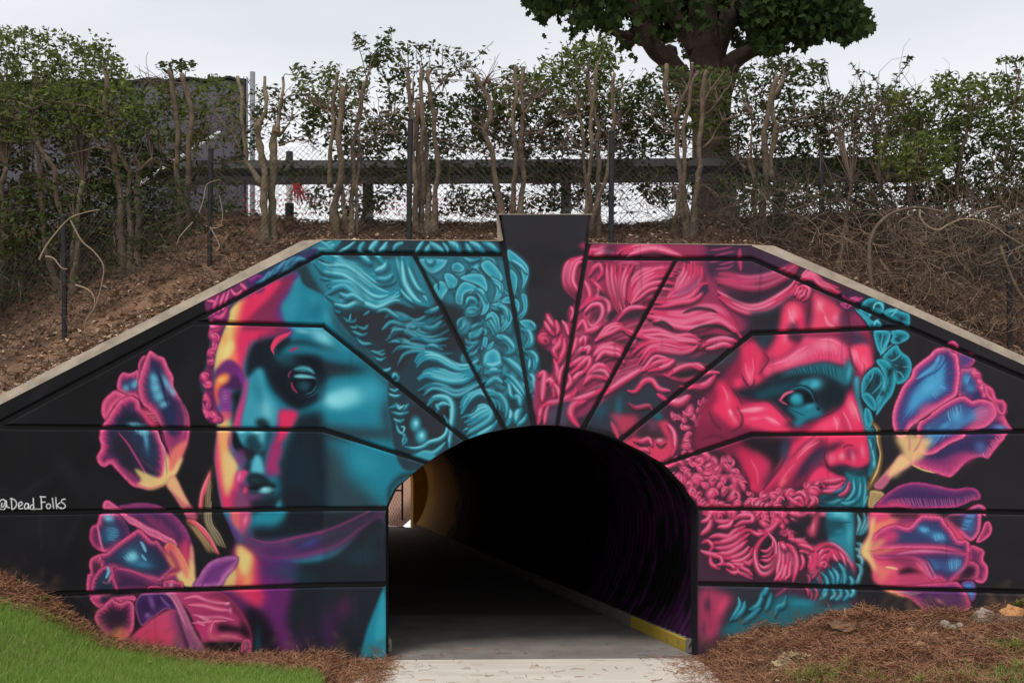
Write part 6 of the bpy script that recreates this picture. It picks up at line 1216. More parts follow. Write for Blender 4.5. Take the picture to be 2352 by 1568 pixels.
# guard rail
gr = thing('guard_rail', (0, 17, 5.4), 'long dark steel guard rail running behind the cut shrubs', 'guard rail')
def railprof(y): return [(y+.02, 366), (y-.02, 366), (y-.05, 384), (y-.05, 384), (y+.035, 402), (y-.05, 402), (y-.04, 422), (y+.02, 422)]
def strip(k0, k1, m, name):
    b = MB(); L_ = []
    for u, du in ((330, 4), (1180, 0), (2120, -6)):
        L_.append([uvz(u, v+du, yy) for yy, v in railprof(17.)[k0:k1]]+[uvz(u, railprof(17.)[k1-1][1]+du, 17.05), uvz(u, railprof(17.)[k0][1]+du, 17.05)])
    b.loops(L_, 0, 0, 0); return b.build(name, m, gr)
strip(1, 3, M['rail'], 'top_rail'); strip(3, 5, M['rail_grey'], 'web_plate'); strip(5, 7, M['rail'], 'bottom_rail')
b = MB(); a = uvz(330, 368, 17.07); c = uvz(2120, 420, 17.12); b.box((a.x, 17.07, c.z), (c.x, 17.12, a.z)); b.build('back_plate', M['rail'], gr)
for u in (845, 1300, 1790):
    b = MB(); a = uvz(u, 384, 17.12); b.box((a.x-.075, 17.07, 5.2), (a.x+.075, 17.22, a.z)); b.build('rail_post', M['rail_grey'], gr)
# tall screened fence
tf = thing('screened_fence', (-5.7, 19, 5.3), 'tall chain link fence covered in dark grey screen fabric on the road shoulder', 'fence')
YF = 19.
def fabric():
    b = MB(); nx, nz = 40, 12; i0 = 0; g = []
    for j in range(nz+1):
        for i in range(nx+1):
            u = -160+(565+160)*i/nx; vt = 190-8*(u-72)/490 if u < 480 else 183+2*math.sin(u*.2)
            vt += 3*math.sin(i*1.3); v = 650+(vt-650)*j/nz
            p = uvz(u, v, YF+.03*math.sin(i*.9+j*.4)+.02*math.sin(j*1.7)); g.append(p)
    b.v = [tuple(p) for p in g]
    for j in range(nz):
        for i in range(nx): b.f.append((j*(nx+1)+i, j*(nx+1)+i+1, (j+1)*(nx+1)+i+1, (j+1)*(nx+1)+i)); b.m.append(0 if j < nz-1 else 0)
    b.build('screen_panel', M['screen'], tf, smooth=True)
    b = MB(); b.tube([g[nz*(nx+1)+i]+Vector((0, -.02, 0)) for i in range(nx+1)], .035, 5); b.build('top_hem', M['hem'], tf)
    b = MB(); b.tube([g[j*(nx+1)+nx]+Vector((0, -.02, 0)) for j in range(nz+1)], .03, 5); b.build('side_hem', M['hem'], tf)
fabric()
b = MB(); p = uvz(580, 166, YF-.1); b.tube([(p.x, p.y, 5.2), p], .045, 8, 0, 0); b.build('post', M['galv'], tf)
b = MB(); p = uvz(568, 178, YF-.1); b.tube([(p.x, p.y, 5.2), p], .014, 6, 0, 0); b.build('brace', M['galv'], tf)
for u in (152, 370):
    b = MB(); p = uvz(u, 180, YF+.1); b.tube([(p.x, p.y, 5.2), p], .045, 8, 0, 0); b.build('post', M['galv'], tf)
b = MB()
for i in range(34):
    u = 330+i*7.4
    for sg in (-1, 1): b.tube([uvz(u, 196, YF+.06), uvz(u+sg*9, 176+2*(i % 3), YF+.06)], .006, 3)
tag(b.build('wire_ends', M['wire'], tf), kind='stuff')
b = MB(); b.tube([uvz(198, 512, 16.2), uvz(350, 405, 16.6), uvz(506, 304, 17.)], .035, 8, 0, 0)
tag(b.build('leaning_pipe', M['silver']), 'bare silver pipe leaning diagonally through the shrubs before the dark screen', 'pipe')
# white marker post and the straps hung on the rail
mp_ = thing('marker_post', uvz(665, 500, 17.7), 'white marker post with a black cap and black foot under the rail', 'post')
for nm, va, vb, r, m in (('shaft', 480, 372, .05, 'white'), ('cap', 372, 349, .056, 'rail'), ('foot', 505, 468, .07, 'hem')):
    b = MB(); b.tube([uvz(665, va, 17.7), uvz(665, vb, 17.7)], r, 10, 0, 0); b.build(nm, M[m], mp_)
b = MB()
for i in range(46):
    u0 = 672+rnd.random()*14; x = rnd.gauss(2, 13)
    b.tube([uvz(u0, 421, 16.9), uvz(u0+x*.5+4, 440, 16.85), uvz(u0+x+9, 436+rnd.random()*38, 16.85)], .0048, 4)
tag(b.build('strap_bundle', M['red']), 'bundle of red straps hanging from the rail beside the white post', 'straps')
# star shaped openings of a plastic safety net
b = MB()
for i in range(84):
    for j in range(6):
        u = 560+i*8.6+(j % 2)*4.3; v = 436+j*11.5+3*math.sin(i*.3)
        if rnd.random() < .35 or v < 446: continue
        for du, dv in ((4.3, 5.7), (-4.3, 5.7), (4, 0)): b.tube([uvz(u-du*.5, v-dv*.5, 18.2), uvz(u+du*.62, v+dv*.62, 18.2)], .0045, 3)
t = thing('safety_net', uvz(900, 500, 18.2), 'faded red plastic safety net stretched low behind the guard rail', 'safety net'); tag(b.build('net_mesh', M['net'], t), kind='stuff')
# ================================================================ short black chain link fence along the bank
cf = thing('chain_link_fence', (0, 13.3, 4.6), 'low black chain link fence with round posts along the bank above the wall', 'fence')
fp = []
for u, v, h in ((-190, 950, 1.36), (148, 776, 1.40), (482, 611, 1.42), None, None, (1887, 607, 1.33), (2319, 805, 1.36), (2620, 930, 1.36)) if False else ((-190, 950, 1.36), (148, 776, 1.40), (482, 611, 1.42), (940, None, 1.42), (1404, None, 1.34), (1887, 607, 1.33), (2319, 805, 1.36), (2600, 925, 1.36)):
    if v is None:
        p = plan(u); y = p.y+1.15; x = (u-CX)/F*y; P_ = Vector((x, y, float(zbank(x, y))))
    else: P_ = hit(u, v, lambda x, y: np.where(y > ywall(x)+.4, zbank(x, y), -9), 10, 20) or ray(u, v, 12)
    fp.append((P_, h))
def post(P_, h):
    b = MB(); t = P_+Vector((rnd.uniform(-.02, .02), 0, h)); b.tube([P_-Vector((0, 0, .3)), P_+Vector((0, 0, .5)), t], .032, 10, 0, 0); o = b.build('fence_post', M['black_metal'], cf)
    b = MB(); b.tube([t, t+Vector((0, 0, .02)), t+Vector((0, 0, .045))], [.037, .037, .012], 10, 0, 0); b.build('post_cap', M['black_metal'], o)
for P_, h in fp: post(P_, h)
b = MB()
for (A_, ha), (B_, hb) in zip(fp[:-1], fp[1:]):
    Ln = (B_-A_).length; nseg = int(Ln/.075)
    def pt(a, z):
        a2 = min(max(a, 0), 1); x, y = A_.x+(B_.x-A_.x)*a2, A_.y+(B_.y-A_.y)*a2
        base = A_.z+(B_.z-A_.z)*a2; return Vector((x, y-.035+.012*math.sin(a*40+z*9), base+.06+z*((ha*(1-a2)+hb*a2)-.10)))
    rows = 19
    for i in range(-rows, nseg+1):
        for sg in (0, 1):
            L_ = []
            for j in range(0, rows+1, 2):
                a = (i+(j if sg == 0 else rows-j))/nseg
                if -.001 <= a <= 1.001: L_.append(pt(a, j/rows))
            if len(L_) > 1: b.tube(L_, .0024, 3)
tag(b.build('wire_mesh', M['wire'], cf), kind='stuff')
# ================================================================ leaves
LF4 = [(0, 1, 2), (0, 2, 3)]
def leaf_cloud(C, size, asp=.42, up=.2, droop=.5):
    """C (n,3) centres -> (n,4,3) folded leaves"""
    n = len(C); d = nr.randn(n, 3); d[:, 2] = d[:, 2]*.6+up-droop*.4; d /= np.linalg.norm(d, axis=1)[:, None]
    q = nr.randn(n, 3); q -= d*(q*d).sum(1)[:, None]; q /= np.linalg.norm(q, axis=1)[:, None]; nn = np.cross(d, q)
    L_ = (size*(.6+.7*nr.rand(n)))[:, None]
    a = C-d*L_*.5; e = C+d*L_*.5; m1 = C+q*L_*asp*.5+nn*L_*.10-d*L_*.06; m2 = C-q*L_*asp*.5+nn*L_*.10-d*L_*.06
    return np.stack([a, m1, e, m2], 1)
def inpoly(u, v, P_):
    c = np.zeros(len(u), bool); n = len(P_)
    for i in range(n):
        (x0, y0), (x1, y1) = P_[i], P_[i-1]
        with np.errstate(divide='ignore', invalid='ignore'): c ^= ((y0 > v) != (y1 > v)) & (u < (x1-x0)*(v-y0)/(y1-y0+1e-9)+x0)
    return c
# foliage masses of the shrub row: outline on the drawing, depth range, leaf count, shade
MASS = [
 ("-170,60 40,66 110,78 180,95 250,100 285,160 300,215 200,240 100,250 -170,240", 14.2, 16.2, 2900, 1),
 ("-170,190 60,200 200,190 300,185 330,260 300,330 180,320 -170,330", 13.6, 15.6, 1900, 1),
 ("-170,230 200,230 320,240 340,400 260,520 100,560 -170,640", 14.0, 16.0, 3000, 0),
 ("-170,430 60,430 60,600 -30,720 -170,740", 13.2, 14.2, 700, 0),
 ("290,185 360,195 480,170 560,190 560,300 500,330 430,350 330,400 300,300", 14.6, 16.0, 1150, 1),
 ("350,150 395,140 450,148 450,168 400,165", 14.6, 15.0, 40, 0), ("200,330 330,330 460,380 420,480 220,540", 14.6, 16., 700, 0),
 ("565,240 620,190 680,230 690,300 650,330 600,320", 14.7, 15.4, 170, 0), ("590,250 560,330 500,360 560,380 600,330", 14.7, 15.4, 80, 0),
 ("670,150 720,140 770,150 850,165 850,220 800,270 770,300 720,300 680,230", 14.7, 15.8, 620, 1),
 ("690,220 780,240 830,270 960,250 1000,210 1050,220 1120,250 1120,340 1060,360 960,350 800,370 700,320", 14.8, 16.2, 1650, 0),
 ("830,130 880,110 960,160 1030,150 1030,200 960,230 900,240 850,200", 14.8, 15.6, 240, 0),
 ("810,80 860,70 920,120 880,150 840,150", 14.8, 15.4, 70, 0), ("895,65 905,80 870,125 860,110", 14.8, 15.2, 26, 0), ("1010,100 1130,95 1120,130 1040,190 1000,170", 14.8, 15.4, 44, 0), ("890,108 990,95 1080,130 1000,125", 14.8, 15.2, 40, 0),
 ("1065,170 1130,180 1160,250 1140,330 1090,300", 14.8, 15.8, 300, 0),
 ("1120,200 1180,160 1230,175 1290,110 1350,95 1420,135 1400,170 1440,190 1450,260 1400,250 1270,270 1150,260", 14.7, 16.2, 1750, 1),
 ("1130,240 1450,250 1460,330 1420,365 1180,365 1130,330", 14.8, 16.2, 1500, 0),
 ("1370,95 1400,80 1410,120 1360,140", 14.8, 15.3, 50, 1),
 ("1440,200 1500,160 1560,150 1590,200 1580,300 1560,365 1440,365 1430,280", 14.8, 16.2, 1050, 0),
 ("1560,150 1640,150 1680,170 1660,300 1600,330 1560,300", 15.0, 16., 420, 1),
 ("1660,180 1740,150 1800,135 1900,155 1890,200 1850,230 1900,260 1900,400 1700,420 1650,360 1640,250", 14.8, 16.4, 2000, 0),
 ("1760,130 1850,140 1910,155 1880,170 1780,165", 14.9, 15.5, 90, 0),
 ("1880,210 1960,195 2060,205 2130,240 2130,330 2060,420 1900,420 1870,300", 14.6, 16.2, 1700, 0),
 ("2030,200 2120,210 2150,260 2120,310 2040,300", 14.0, 14.8, 300, 1),
 ("2140,170 2230,175 2300,170 2360,180 2560,160 2560,330 2300,320 2140,300", 13.8, 15.6, 2100, 1),
 ("2060,260 2200,270 2380,290 2560,290 2560,480 2300,480 2150,450 2060,400", 13.8, 15.8, 2900, 0),
 ("2000,330 2140,300 2200,340 2180,410 2060,420 2000,390", 13.2, 13.9, 420, 1),
 ("2290,135 2350,130 2370,150 2300,150", 14, 14.5, 30, 1),
 ("-170,400 100,400 430,400 430,540 330,600 180,640 60,700 -170,760", 13.6, 15.4, 2600, 0), ("300,420 560,440 560,540 420,570 300,600", 14.0, 15.6, 500, 0),
 ("1640,400 1900,410 2200,430 2560,450 2560,640 2300,620 2000,570 1750,520 1640,480", 13.8, 15.8, 3600, 0),
 ("430,362 1000,366 1560,364 1900,370 1900,428 1000,428 430,428", 14.6, 16.2, 900, 0), ("560,430 1000,430 1600,430 1600,490 1000,495 560,490", 14.8, 16.2, 420, 0),
 ("700,440 760,420 880,430 890,490 760,500", 15.0, 16.0, 180, 0), ("1020,430 1100,420 1180,440 1150,500 1040,490", 15., 16., 220, 0), ("1220,430 1400,425 1420,470 1300,490 1220,490", 15., 16., 220, 0), ("1440,425 1560,420 1600,470 1500,470", 15., 16., 180, 0),
 ("1700,400 1900,400 2100,410 2400,440 2560,470 2560,560 2300,520 2000,480 1700,480", 14.2, 15.8, 1600, 0),
 ("830,360 1000,370 1080,380 1060,430 900,430", 15.2, 16.4, 160, 0), ("1180,370 1350,370 1500,375 1480,420 1200,425", 15.2, 16.4, 420, 0),
]
CLUMPS = []
LEAVES = []      # (u, kind, centre)
for s, y0, y1, n, k in MASS:
    P_ = TP(s, 1.); u0 = min(p[0] for p in P_); u1 = max(p[0] for p in P_); v0 = min(p[1] for p in P_); v1 = max(p[1] for p in P_)
    n = int(n*2.0)
    u = nr.uniform(u0, u1, n*9); v = nr.uniform(v0, v1, n*9)
    # clumps: keep points near random cluster centres
    cu, cv = nr.uniform(u0, u1, max(8, n//38)), nr.uniform(v0, v1, max(8, n//38)); ci = inpoly(cu, cv, P_); CLUMPS += [(a, c, (y0+y1)/2) for a, c in zip(cu[ci], cv[ci])]
    ok = inpoly(u+nr.randn(len(u))*11, v+nr.randn(len(u))*11, P_); u, v = u[ok], v[ok]
    dmin = np.min((u[:, None]-cu)**2+(v[:, None]-cv)**2, 1); keepp = nr.rand(len(u)) < np.exp(-dmin/(2*15.**2))+.07
    u, v = u[keepp][:n], v[keepp][:n]
    y = nr.uniform(y0, y1, len(u))
    for a, c, d in zip(u, v, y): LEAVES.append((a, 2 if (k == 0 and nr.rand() < .06) else (1 if (k and nr.rand() < .6) else 0), ((a-CX)/F*d, d, EYE-(c-HV)/F*d)))
# ================================================================ the cut back shrubs
C1 = lambda s: TP(s, .36); C2 = lambda s: TP(s, .36, 752.6); C3 = lambda s: TP(s, .36, 1505.3)
SHRUBS = [
 # (label, stems [(pts, width, cut)], branches [(pts, width)])
 ("low cut shrub at the left edge with one forked stub", [(C1("10,1990 20,1568 20,1400 10,1200 40,1070"), 15, 1), (C1("10,1420 60,1350 75,1260"), 9, 1)], []),
 ("bare leaning stump of a shrub left of the first fence post", [(C1("130,1870 150,1568 170,1450 185,1390"), 14, 1)], []),
 ("forked brown shrub with long side branches behind the first fence post", [(C1("380,1890 290,1568 270,1400 265,1250 240,950 200,700 205,600"), 16, 0), (C1("400,1880 410,1568 390,1350 350,1200 340,1080 270,960 240,900"), 15, 0), (C1("380,1250 300,1180 280,1120"), 9, 0)], [(C1("240,930 160,770 90,680"), 7), (C1("210,700 100,650 0,640 -120,650"), 8), (C1("240,910 100,905 0,900 -100,920"), 7), (C1("120,760 40,740 -60,700"), 5)]),
 ("pale double stump sawn off beside the first fence post", [(C1("460,1880 490,1568 500,1350 500,1250 530,1155"), 17, 1), (C1("465,1600 470,1400 475,1240"), 8, 1)], []),
 ("three stemmed shrub with a tall single shoot left of the second post", [(C1("790,1740 770,1500 760,1150 740,1080 710,900 680,720 670,440"), 18, 1), (C1("830,1740 830,1500 820,1100 760,980 720,850 700,740"), 17, 0), (C1("880,1720 880,1500 880,1070 860,1030"), 17, 1), (C1("890,1090 930,1060 970,1010"), 9, 1)], [(C1("740,1110 680,1070 570,1060"), 7), (C1("710,970 620,940 540,960 420,990"), 7), (C1("660,720 560,680 350,650"), 7), (C1("650,740 560,740 450,720"), 6), (C1("700,960 600,880 520,850"), 6)]),
 ("pair of crooked stems cut high before the dark screen", [(C1("1150,1480 1150,1420 1135,1150 1130,950 1130,700 1100,580 1075,450"), 16, 1), (C1("1200,1500 1200,1450 1195,1200 1210,900 1220,760 1200,600 1160,470"), 17, 1)], [(C1("1240,960 1300,860 1330,820"), 8), (C1("1110,1030 1020,970 950,960"), 5), (C1("1180,540 1060,520 950,520"), 5)]),
 ("thick trunked shrub with sawn stub right of the galvanised post", [(C1("1700,1560 1690,1500 1690,1150 1650,850 1640,780"), 21, 0), (C1("1740,1560 1740,1530 1740,1050 1755,850 1760,810"), 23, 1), (C1("1680,1190 1570,1030 1550,800 1545,650 1515,490"), 12, 1), (C1("1650,800 1690,720 1690,490"), 11, 1), (C1("1765,840 1800,640 1805,495"), 10, 1)], [(C1("1780,870 1860,760"), 7), (C1("1560,1000 1480,850 1430,800"), 7), (C1("1640,780 1560,690 1500,640"), 5), (C1("1780,930 1880,890 1980,900"), 5)]),
 ("slender group of four stems left of the third fence post", [(C2("60,1500 40,1350 85,1150 75,900 80,700 95,560"), 18, 1), (C2("150,1520 160,1100 165,950 190,760 210,650 250,510"), 13, 1), (C2("140,1520 90,1280 90,1200"), 14, 0), (C2("15,1200 20,900 40,700 60,480"), 12, 1), (C2("180,1500 190,1180 205,1000 200,880"), 9, 0)], [(C2("90,650 120,530"), 8), (C2("0,720 -60,680 -130,640"), 6), (C2("200,900 300,880 380,800"), 5)]),
 ("dense cluster of straight stems right of the third fence post", [(C2("580,1500 570,1480 560,1250 545,900 530,650 510,470"), 16, 1), (C2("600,1500 590,1490 600,1250 570,1100 575,850 570,650"), 16, 0), (C2("600,1300 610,1150 600,700 597,440"), 13, 1), (C2("640,1480 640,1150 620,850 590,750"), 15, 0), (C2("680,1460 700,1000 680,780 655,640 645,450"), 13, 1)], [(C2("540,640 555,470"), 8), (C2("630,690 730,520"), 6), (C2("520,920 440,860 340,800 280,790"), 6), (C2("510,760 420,730 330,720"), 5), (C2("700,900 780,900 840,940"), 5)]),
 ("single wavy stem forked at its tip left of the keystone", [(C2("1115,1400 1110,1350 1085,1200 1050,1000 1010,870 1000,830 1050,760 1030,650 980,560 945,480"), 15, 1), (C2("985,560 1010,520 1035,475"), 8, 1)], []),
 ("slim forked stems rising just behind the keystone", [(C2("1180,1400 1180,1350 1200,1100 1190,850 1185,700 1200,560 1200,420"), 12, 1), (C2("1230,1400 1230,1350 1245,1150 1235,950 1240,720 1250,430"), 14, 1)], [(C2("1245,910 1280,850 1350,850"), 7), (C2("1260,720 1320,630"), 7)]),
 ("bundle of thin upright stems crossed by the fourth fence post", [(C2("1700,1420 1680,1400 1670,1150 1680,950 1690,650 1710,440"), 12, 1), (C2("1715,1500 1730,1200 1715,900 1740,830 1690,700 1660,460"), 14, 1), (C2("1690,1380 1770,1150 1800,960 1830,800 1810,650 1830,470"), 12, 1), (C2("1660,1380 1650,1200 1635,950 1600,700 1595,580"), 10, 0)], [(C2("1600,940 1530,830 1500,750 1460,700"), 7), (C2("1720,900 1790,880"), 6), (C2("1820,590 1870,560 1960,440"), 4), (C2("1640,960 1500,930 1420,940"), 5)]),
 ("broad multi stemmed shrub in front of the big tree trunk", [(C3("205,1520 160,1280 150,1000 130,800 90,680 65,550 70,410"), 15, 1), (C3("210,1500 190,1250 180,1000 190,800 225,550 275,455"), 12, 1), (C3("130,780 170,650 210,560 235,400"), 10, 1), (C3("240,1500 250,1420 270,1150 280,950 300,780 290,650 330,450"), 15, 1), (C3("130,1460 130,1400 150,1250"), 14, 0)], [(C3("300,950 360,890 430,770"), 7), (C3("290,720 350,580 440,450"), 7), (C3("320,740 400,640 480,540"), 5), (C3("110,860 50,800 -20,740"), 5)]),
 ("leaning pair of stems with long twigs right of the big tree", [(C3("690,1520 690,1200 710,1000 690,850 720,700 780,490"), 18, 1), (C3("740,1150 735,980 770,800 740,650 820,490"), 15, 1), (C3("640,1480 640,1200 600,1060 590,990"), 12, 1), (C3("620,1300 630,1100 615,950 610,720"), 7, 0)], [(C3("780,820 870,770 1030,730 1200,760"), 7), (C3("770,850 900,800 1000,800 1120,850"), 6), (C3("575,1075 530,1030"), 8), (C3("790,780 900,720 1060,690"), 5)]),
 ("brown shrub stems tangled in brambles behind the fifth fence post", [(TP("1640,530 1630,300 1640,100 1630,-60 1660,-200", .36, 1505.3, 470.4), 14, 0), (TP("1545,550 1530,350 1520,200 1480,40 1440,-120", .36, 1505.3, 470.4), 11, 0), (TP("1175,400 1200,200 1230,50 1250,-140", .36, 1505.3, 470.4), 11, 0)], []),
 ("leafy shrub at the right edge half buried in brambles", [(TP("2190,640 2180,520 2200,400 2230,260", 1), 11, 0), (TP("2290,640 2280,500 2310,380 2330,240", 1), 10, 0), (TP("2420,680 2410,520 2430,380 2450,240", 1), 11, 0)], []),
]
TH_ = []
bankfn = lambda x, y: np.where(y > ywall(x)+.5, zbank(x, y), -9.)
leaf_owner = []
cent = []
for lab, stems, br in SHRUBS: cent.append(np.mean([p[0] for st_ in stems for p in st_[0][-2:]]))
LU = np.array([l[0] for l in LEAVES]); LK = np.array([l[1] for l in LEAVES]); LC_ = np.array([l[2] for l in LEAVES])
owner = np.argmin(np.abs(LU[:, None]-np.array(cent)[None]), 1)
for si, (lab, stems, br) in enumerate(SHRUBS):
    ub, vb = stems[0][0][0]; h0 = hit(ub, vb, bankfn, 11, 17)
    y0 = h0.y if h0 else plan(ub).y+2.0
    y0 = min(max(y0, plan(ub).y+.9), 15.2)
    base = ray(ub, vb, y0); base.z = float(zbank(base.x, base.y))
    t = thing('cut_shrub', base, lab, 'shrub', 'cut back shrubs along the bank')
    TH_.append(t)
    def stem3(pts, ww, cut, name, ydrift):
        P_ = [np.array(p, float) for p in pts]; Q = []
        for a, c in zip(P_[:-1], P_[1:]):
            n = max(2, int(np.hypot(*(c-a))/14))
            for k in range(n): Q.append(a+(c-a)*k/n)
        Q.append(P_[-1]); out_ = []; rr = []; L_ = len(Q); ph = rnd.random()*9
        for k, q in enumerate(Q):
            f = k/(L_-1); y = y0+ydrift*f+.03*math.sin(f*7+ph)
            j = (0 if k in (0, L_-1) else 1)
            p = ray(q[0]+j*(rnd.gauss(0, .9)+2.6*math.sin(q[1]*.045+ph*3)*min(1, 3*f)), q[1], y); out_.append(p)
            fl = 1+.55*max(0, 1-f*5) if name == 'stem' else 1
            rr.append(max(.004, ww*.5/F*y*(1.02-.30*f if name == 'stem' else 1.-.75*f)*fl*(1+rnd.uniform(-.10, .10)+(.22 if rnd.random() < .10 else 0))))
        if name == 'stem' and pts[0][1] > 480: out_.insert(0, out_[0]-Vector((0, 0, .25))); rr.insert(0, rr[0]*1.1)
        b = MB(); b.tube(out_, rr, 8 if ww > 8 else 5, 0, 1 if cut else 0, .10)
        return b.build(name, [M['bark_light'] if si in (1, 3, 6) else M['bark'], M['cut']], t, smooth=True)
    for pts, ww, cut in stems: stem3(pts, ww*.90, cut, 'stem', rnd.uniform(-.25, .3))
    for pts, ww in br: stem3(pts, ww, 0, 'branch', rnd.uniform(-.3, .5))
    # fine twigs
    tips = [s[0] for s in stems]+[q[0] for q in br]; b = MB()
    for i in range(120 if si < 14 else 150):
        pth = rnd.choice(tips); k = rnd.randrange(max(1, len(pth)//2), len(pth)); u, v = pth[k]
        if v > 520: v = 500
        if v < 185: continue
        y = y0+rnd.uniform(-.1, .7); a = rnd.uniform(0, 6.28); L_ = rnd.uniform(20, 90); cv = rnd.uniform(-.9, .9); p = []
        for q in range(6):
            p.append(ray(u, v, y+q*.02)); u += math.cos(a)*L_/5; v += math.sin(a)*L_/5*.8; a += cv*.35+rnd.uniform(-.3, .3)
        b.tube(p, [.0048*(1-q/7)+.0014 for q in range(6)], 3)
    for (u, v, yy) in CLUMPS:      # a branchlet carries every leaf clump
        if abs(u-cent[si]) > min(abs(u-c) for c in cent)+1e-6: continue
        k = min((q for s_ in tips for q in s_), key=lambda q: abs(q[0]-u)+.8*abs(q[1]-v-30)); m_ = ((k[0]+u)/2+rnd.gauss(0, 8), (k[1]+v)/2-rnd.uniform(-6, 14))
        b.tube([ray(k[0], k[1], y0+.05), ray(m_[0], m_[1], (y0+yy)/2), ray(u, v, yy), ray(u+rnd.gauss(0, 12), v-rnd.uniform(2, 16), yy+.1)], [.008, .006, .0035, .0015], 4)
    tag(b.build('twigs', M['twig'], t), kind='stuff')
    ii = np.where(owner == si)[0]
    for kk, mm in ((0, 'leaf'), (1, 'leaf_bright'), (2, 'leaf_red')):
        jj = ii[LK[ii] == kk]
        if len(jj): tag(soup('foliage', leaf_cloud(LC_[jj], (.086 if kk != 1 else .080)), LF4, M[mm], t), kind='stuff')
# sprays that stand clear above the shrubs, each a branch of the nearest shrub
for s in ("892,330 895,200 870,140 830,100 812,96", "900,260 890,190 862,150 880,110 896,68", "940,200 936,100", "960,190 970,160 966,120 960,98", "1000,190 1040,170 1080,145 1134,95", "1060,180 1040,140 1010,122 985,108", "1300,200 1330,140 1380,110 1405,84", "1740,220 1790,160 1850,145 1900,160", "2180,260 2150,200 2142,175", "2330,250 2340,180 2330,140 2295,135", "2050,230 2060,180 2085,145 2095,130", "1990,220 1970,170 1955,145", "2030,230 2010,180 1980,160", "395,200 390,160 365,145", "720,200 700,160 672,150", "1220,200 1190,170 1182,155", "380,170 420,150 448,146"):
    P_ = TP(s, 1.); t = TH_[int(np.argmin([abs(P_[0][0]-c) for c in cent]))]; y = 15.; SP = []
    b = MB(); b.tube([ray(u, v, y+.1*i) for i, (u, v) in enumerate(P_)], [.008-.0012*i for i in range(len(P_))], 4); o = b.build('branch', M['twig'], t)
    for (u, v), (u2, v2) in zip(P_[:-1], P_[1:]):
        for k in range(8):
            f = rnd.random(); SP.append(tuple(ray(u+(u2-u)*f+rnd.gauss(0, 5), v+(v2-v)*f+rnd.gauss(0, 4), y+.15)))
    q = soup('foliage', leaf_cloud(np.array(SP), .095), LF4, M['leaf'], o)
    tag(q, kind='stuff')
# ================================================================ brambles and bare vines
def tangle(name, label, rects, mt, cat='brambles', thin=.004):
    b = MB()
    for (u0, v0, u1, v1, y0, y1, n, Lm, wd) in rects:
        for i in range(n):
            u, v, y = rnd.uniform(u0, u1), rnd.uniform(v0, v1), rnd.uniform(y0, y1); a = rnd.uniform(0, 6.28); L_ = rnd.uniform(.35, 1.3)*Lm; cv = rnd.gauss(0, .5); p = []
            for q in range(8):
                g = float(bankfn(np.array((u-CX)/F*y), np.array(y))); P_ = ray(u, v, y); P_.z = max(P_.z, g+.01); p.append(P_)
                u += math.cos(a)*L_/7; v += math.sin(a)*L_/7; a += cv*.3+rnd.gauss(0, .22); y += rnd.uniform(-.04, .05)
            w_ = wd*rnd.uniform(.6, 1.6); b.tube(p, [w_*(1-.09*q) for q in range(8)], 3)
    return tag(b.build(name, mt), label, cat)
tangle('bramble_thicket', 'thick brown bramble tangle filling the right side of the bank above the wall', [(1760, 400, 2560, 640, 13.0, 14.6, 760, 130, .0042), (2050, 460, 2560, 760, 12.3, 13.6, 850, 130, .0045), (1640, 430, 1950, 560, 13.2, 14.4, 300, 90, .004), (1950, 230, 2150, 330, 14., 14.8, 160, 120, .004)], M['twig'])
tangle('dry_vines', 'loose web of dry vines woven low between the cut shrubs', [(430, 400, 1140, 545, 13.6, 15.2, 330, 70, .003), (150, 480, 480, 640, 13.3, 15.0, 210, 80, .003), (-160, 540, 200, 800, 12.6, 14.0, 150, 90, .003), (430, 540, 620, 640, 12.6, 13.4, 60, 60, .003), (1140, 400, 1700, 545, 13.6, 15.2, 330, 80, .0035), (260, 560, 640, 660, 12.6, 13.6, 120, 70, .003)], M['twig'], 'vines')
tangle('dry_brush', 'tan dry brush heaped on the bank at the right edge', [(2080, 480, 2560, 760, 12.1, 13.2, 700, 70, .0030), (1850, 520, 2150, 640, 12.6, 13.4, 160, 90, .0034)], M['brush'], 'brush')
for nm, lab, paths, y, wd in (
 ('arching_stem', 'brown stem arching over the bank beside the fifth fence post', ["1383,545 1365,330 1390,180 1470,80 1580,30 1700,20 1830,45"], 12.7, .026),
 ('looping_vine', 'pale vine drooping in a loop across the bramble thicket', ["1690,30 1690,80 1740,140 1810,160 1880,120 1980,90 2130,120 2250,200 2352,260", "2000,80 2100,30 2200,10"], 12.5, .013),
 ('bent_branch', 'bent brown branch hanging before the last fence post', ["2200,260 2240,380 2300,520 2352,600"], 12.2, .022)):
    b = MB()
    for s in paths:
        P_ = TP(s, .36, 1505.3, 470.4); p = [ray(u, v, y) for u, v in P_]; q = []
        for i in range(len(p)-1):
            for f in (0, .25, .5, .75):
                a, c, d, e = p[max(i-1, 0)], p[i], p[i+1], p[min(i+2, len(p)-1)]
                q.append(.5*((2*c)+(d-a)*f+(2*a-5*c+4*d-e)*f*f+(3*c-a-3*d+e)*f**3))
        q.append(p[-1]); b.tube(q, [wd*(1-.5*i/len(q)) for i in range(len(q))], 6)
    tag(b.build(nm, M['bark' if wd > .015 else 'vine'], smooth=True), lab, 'vine' if 'vine' in nm else 'branch')
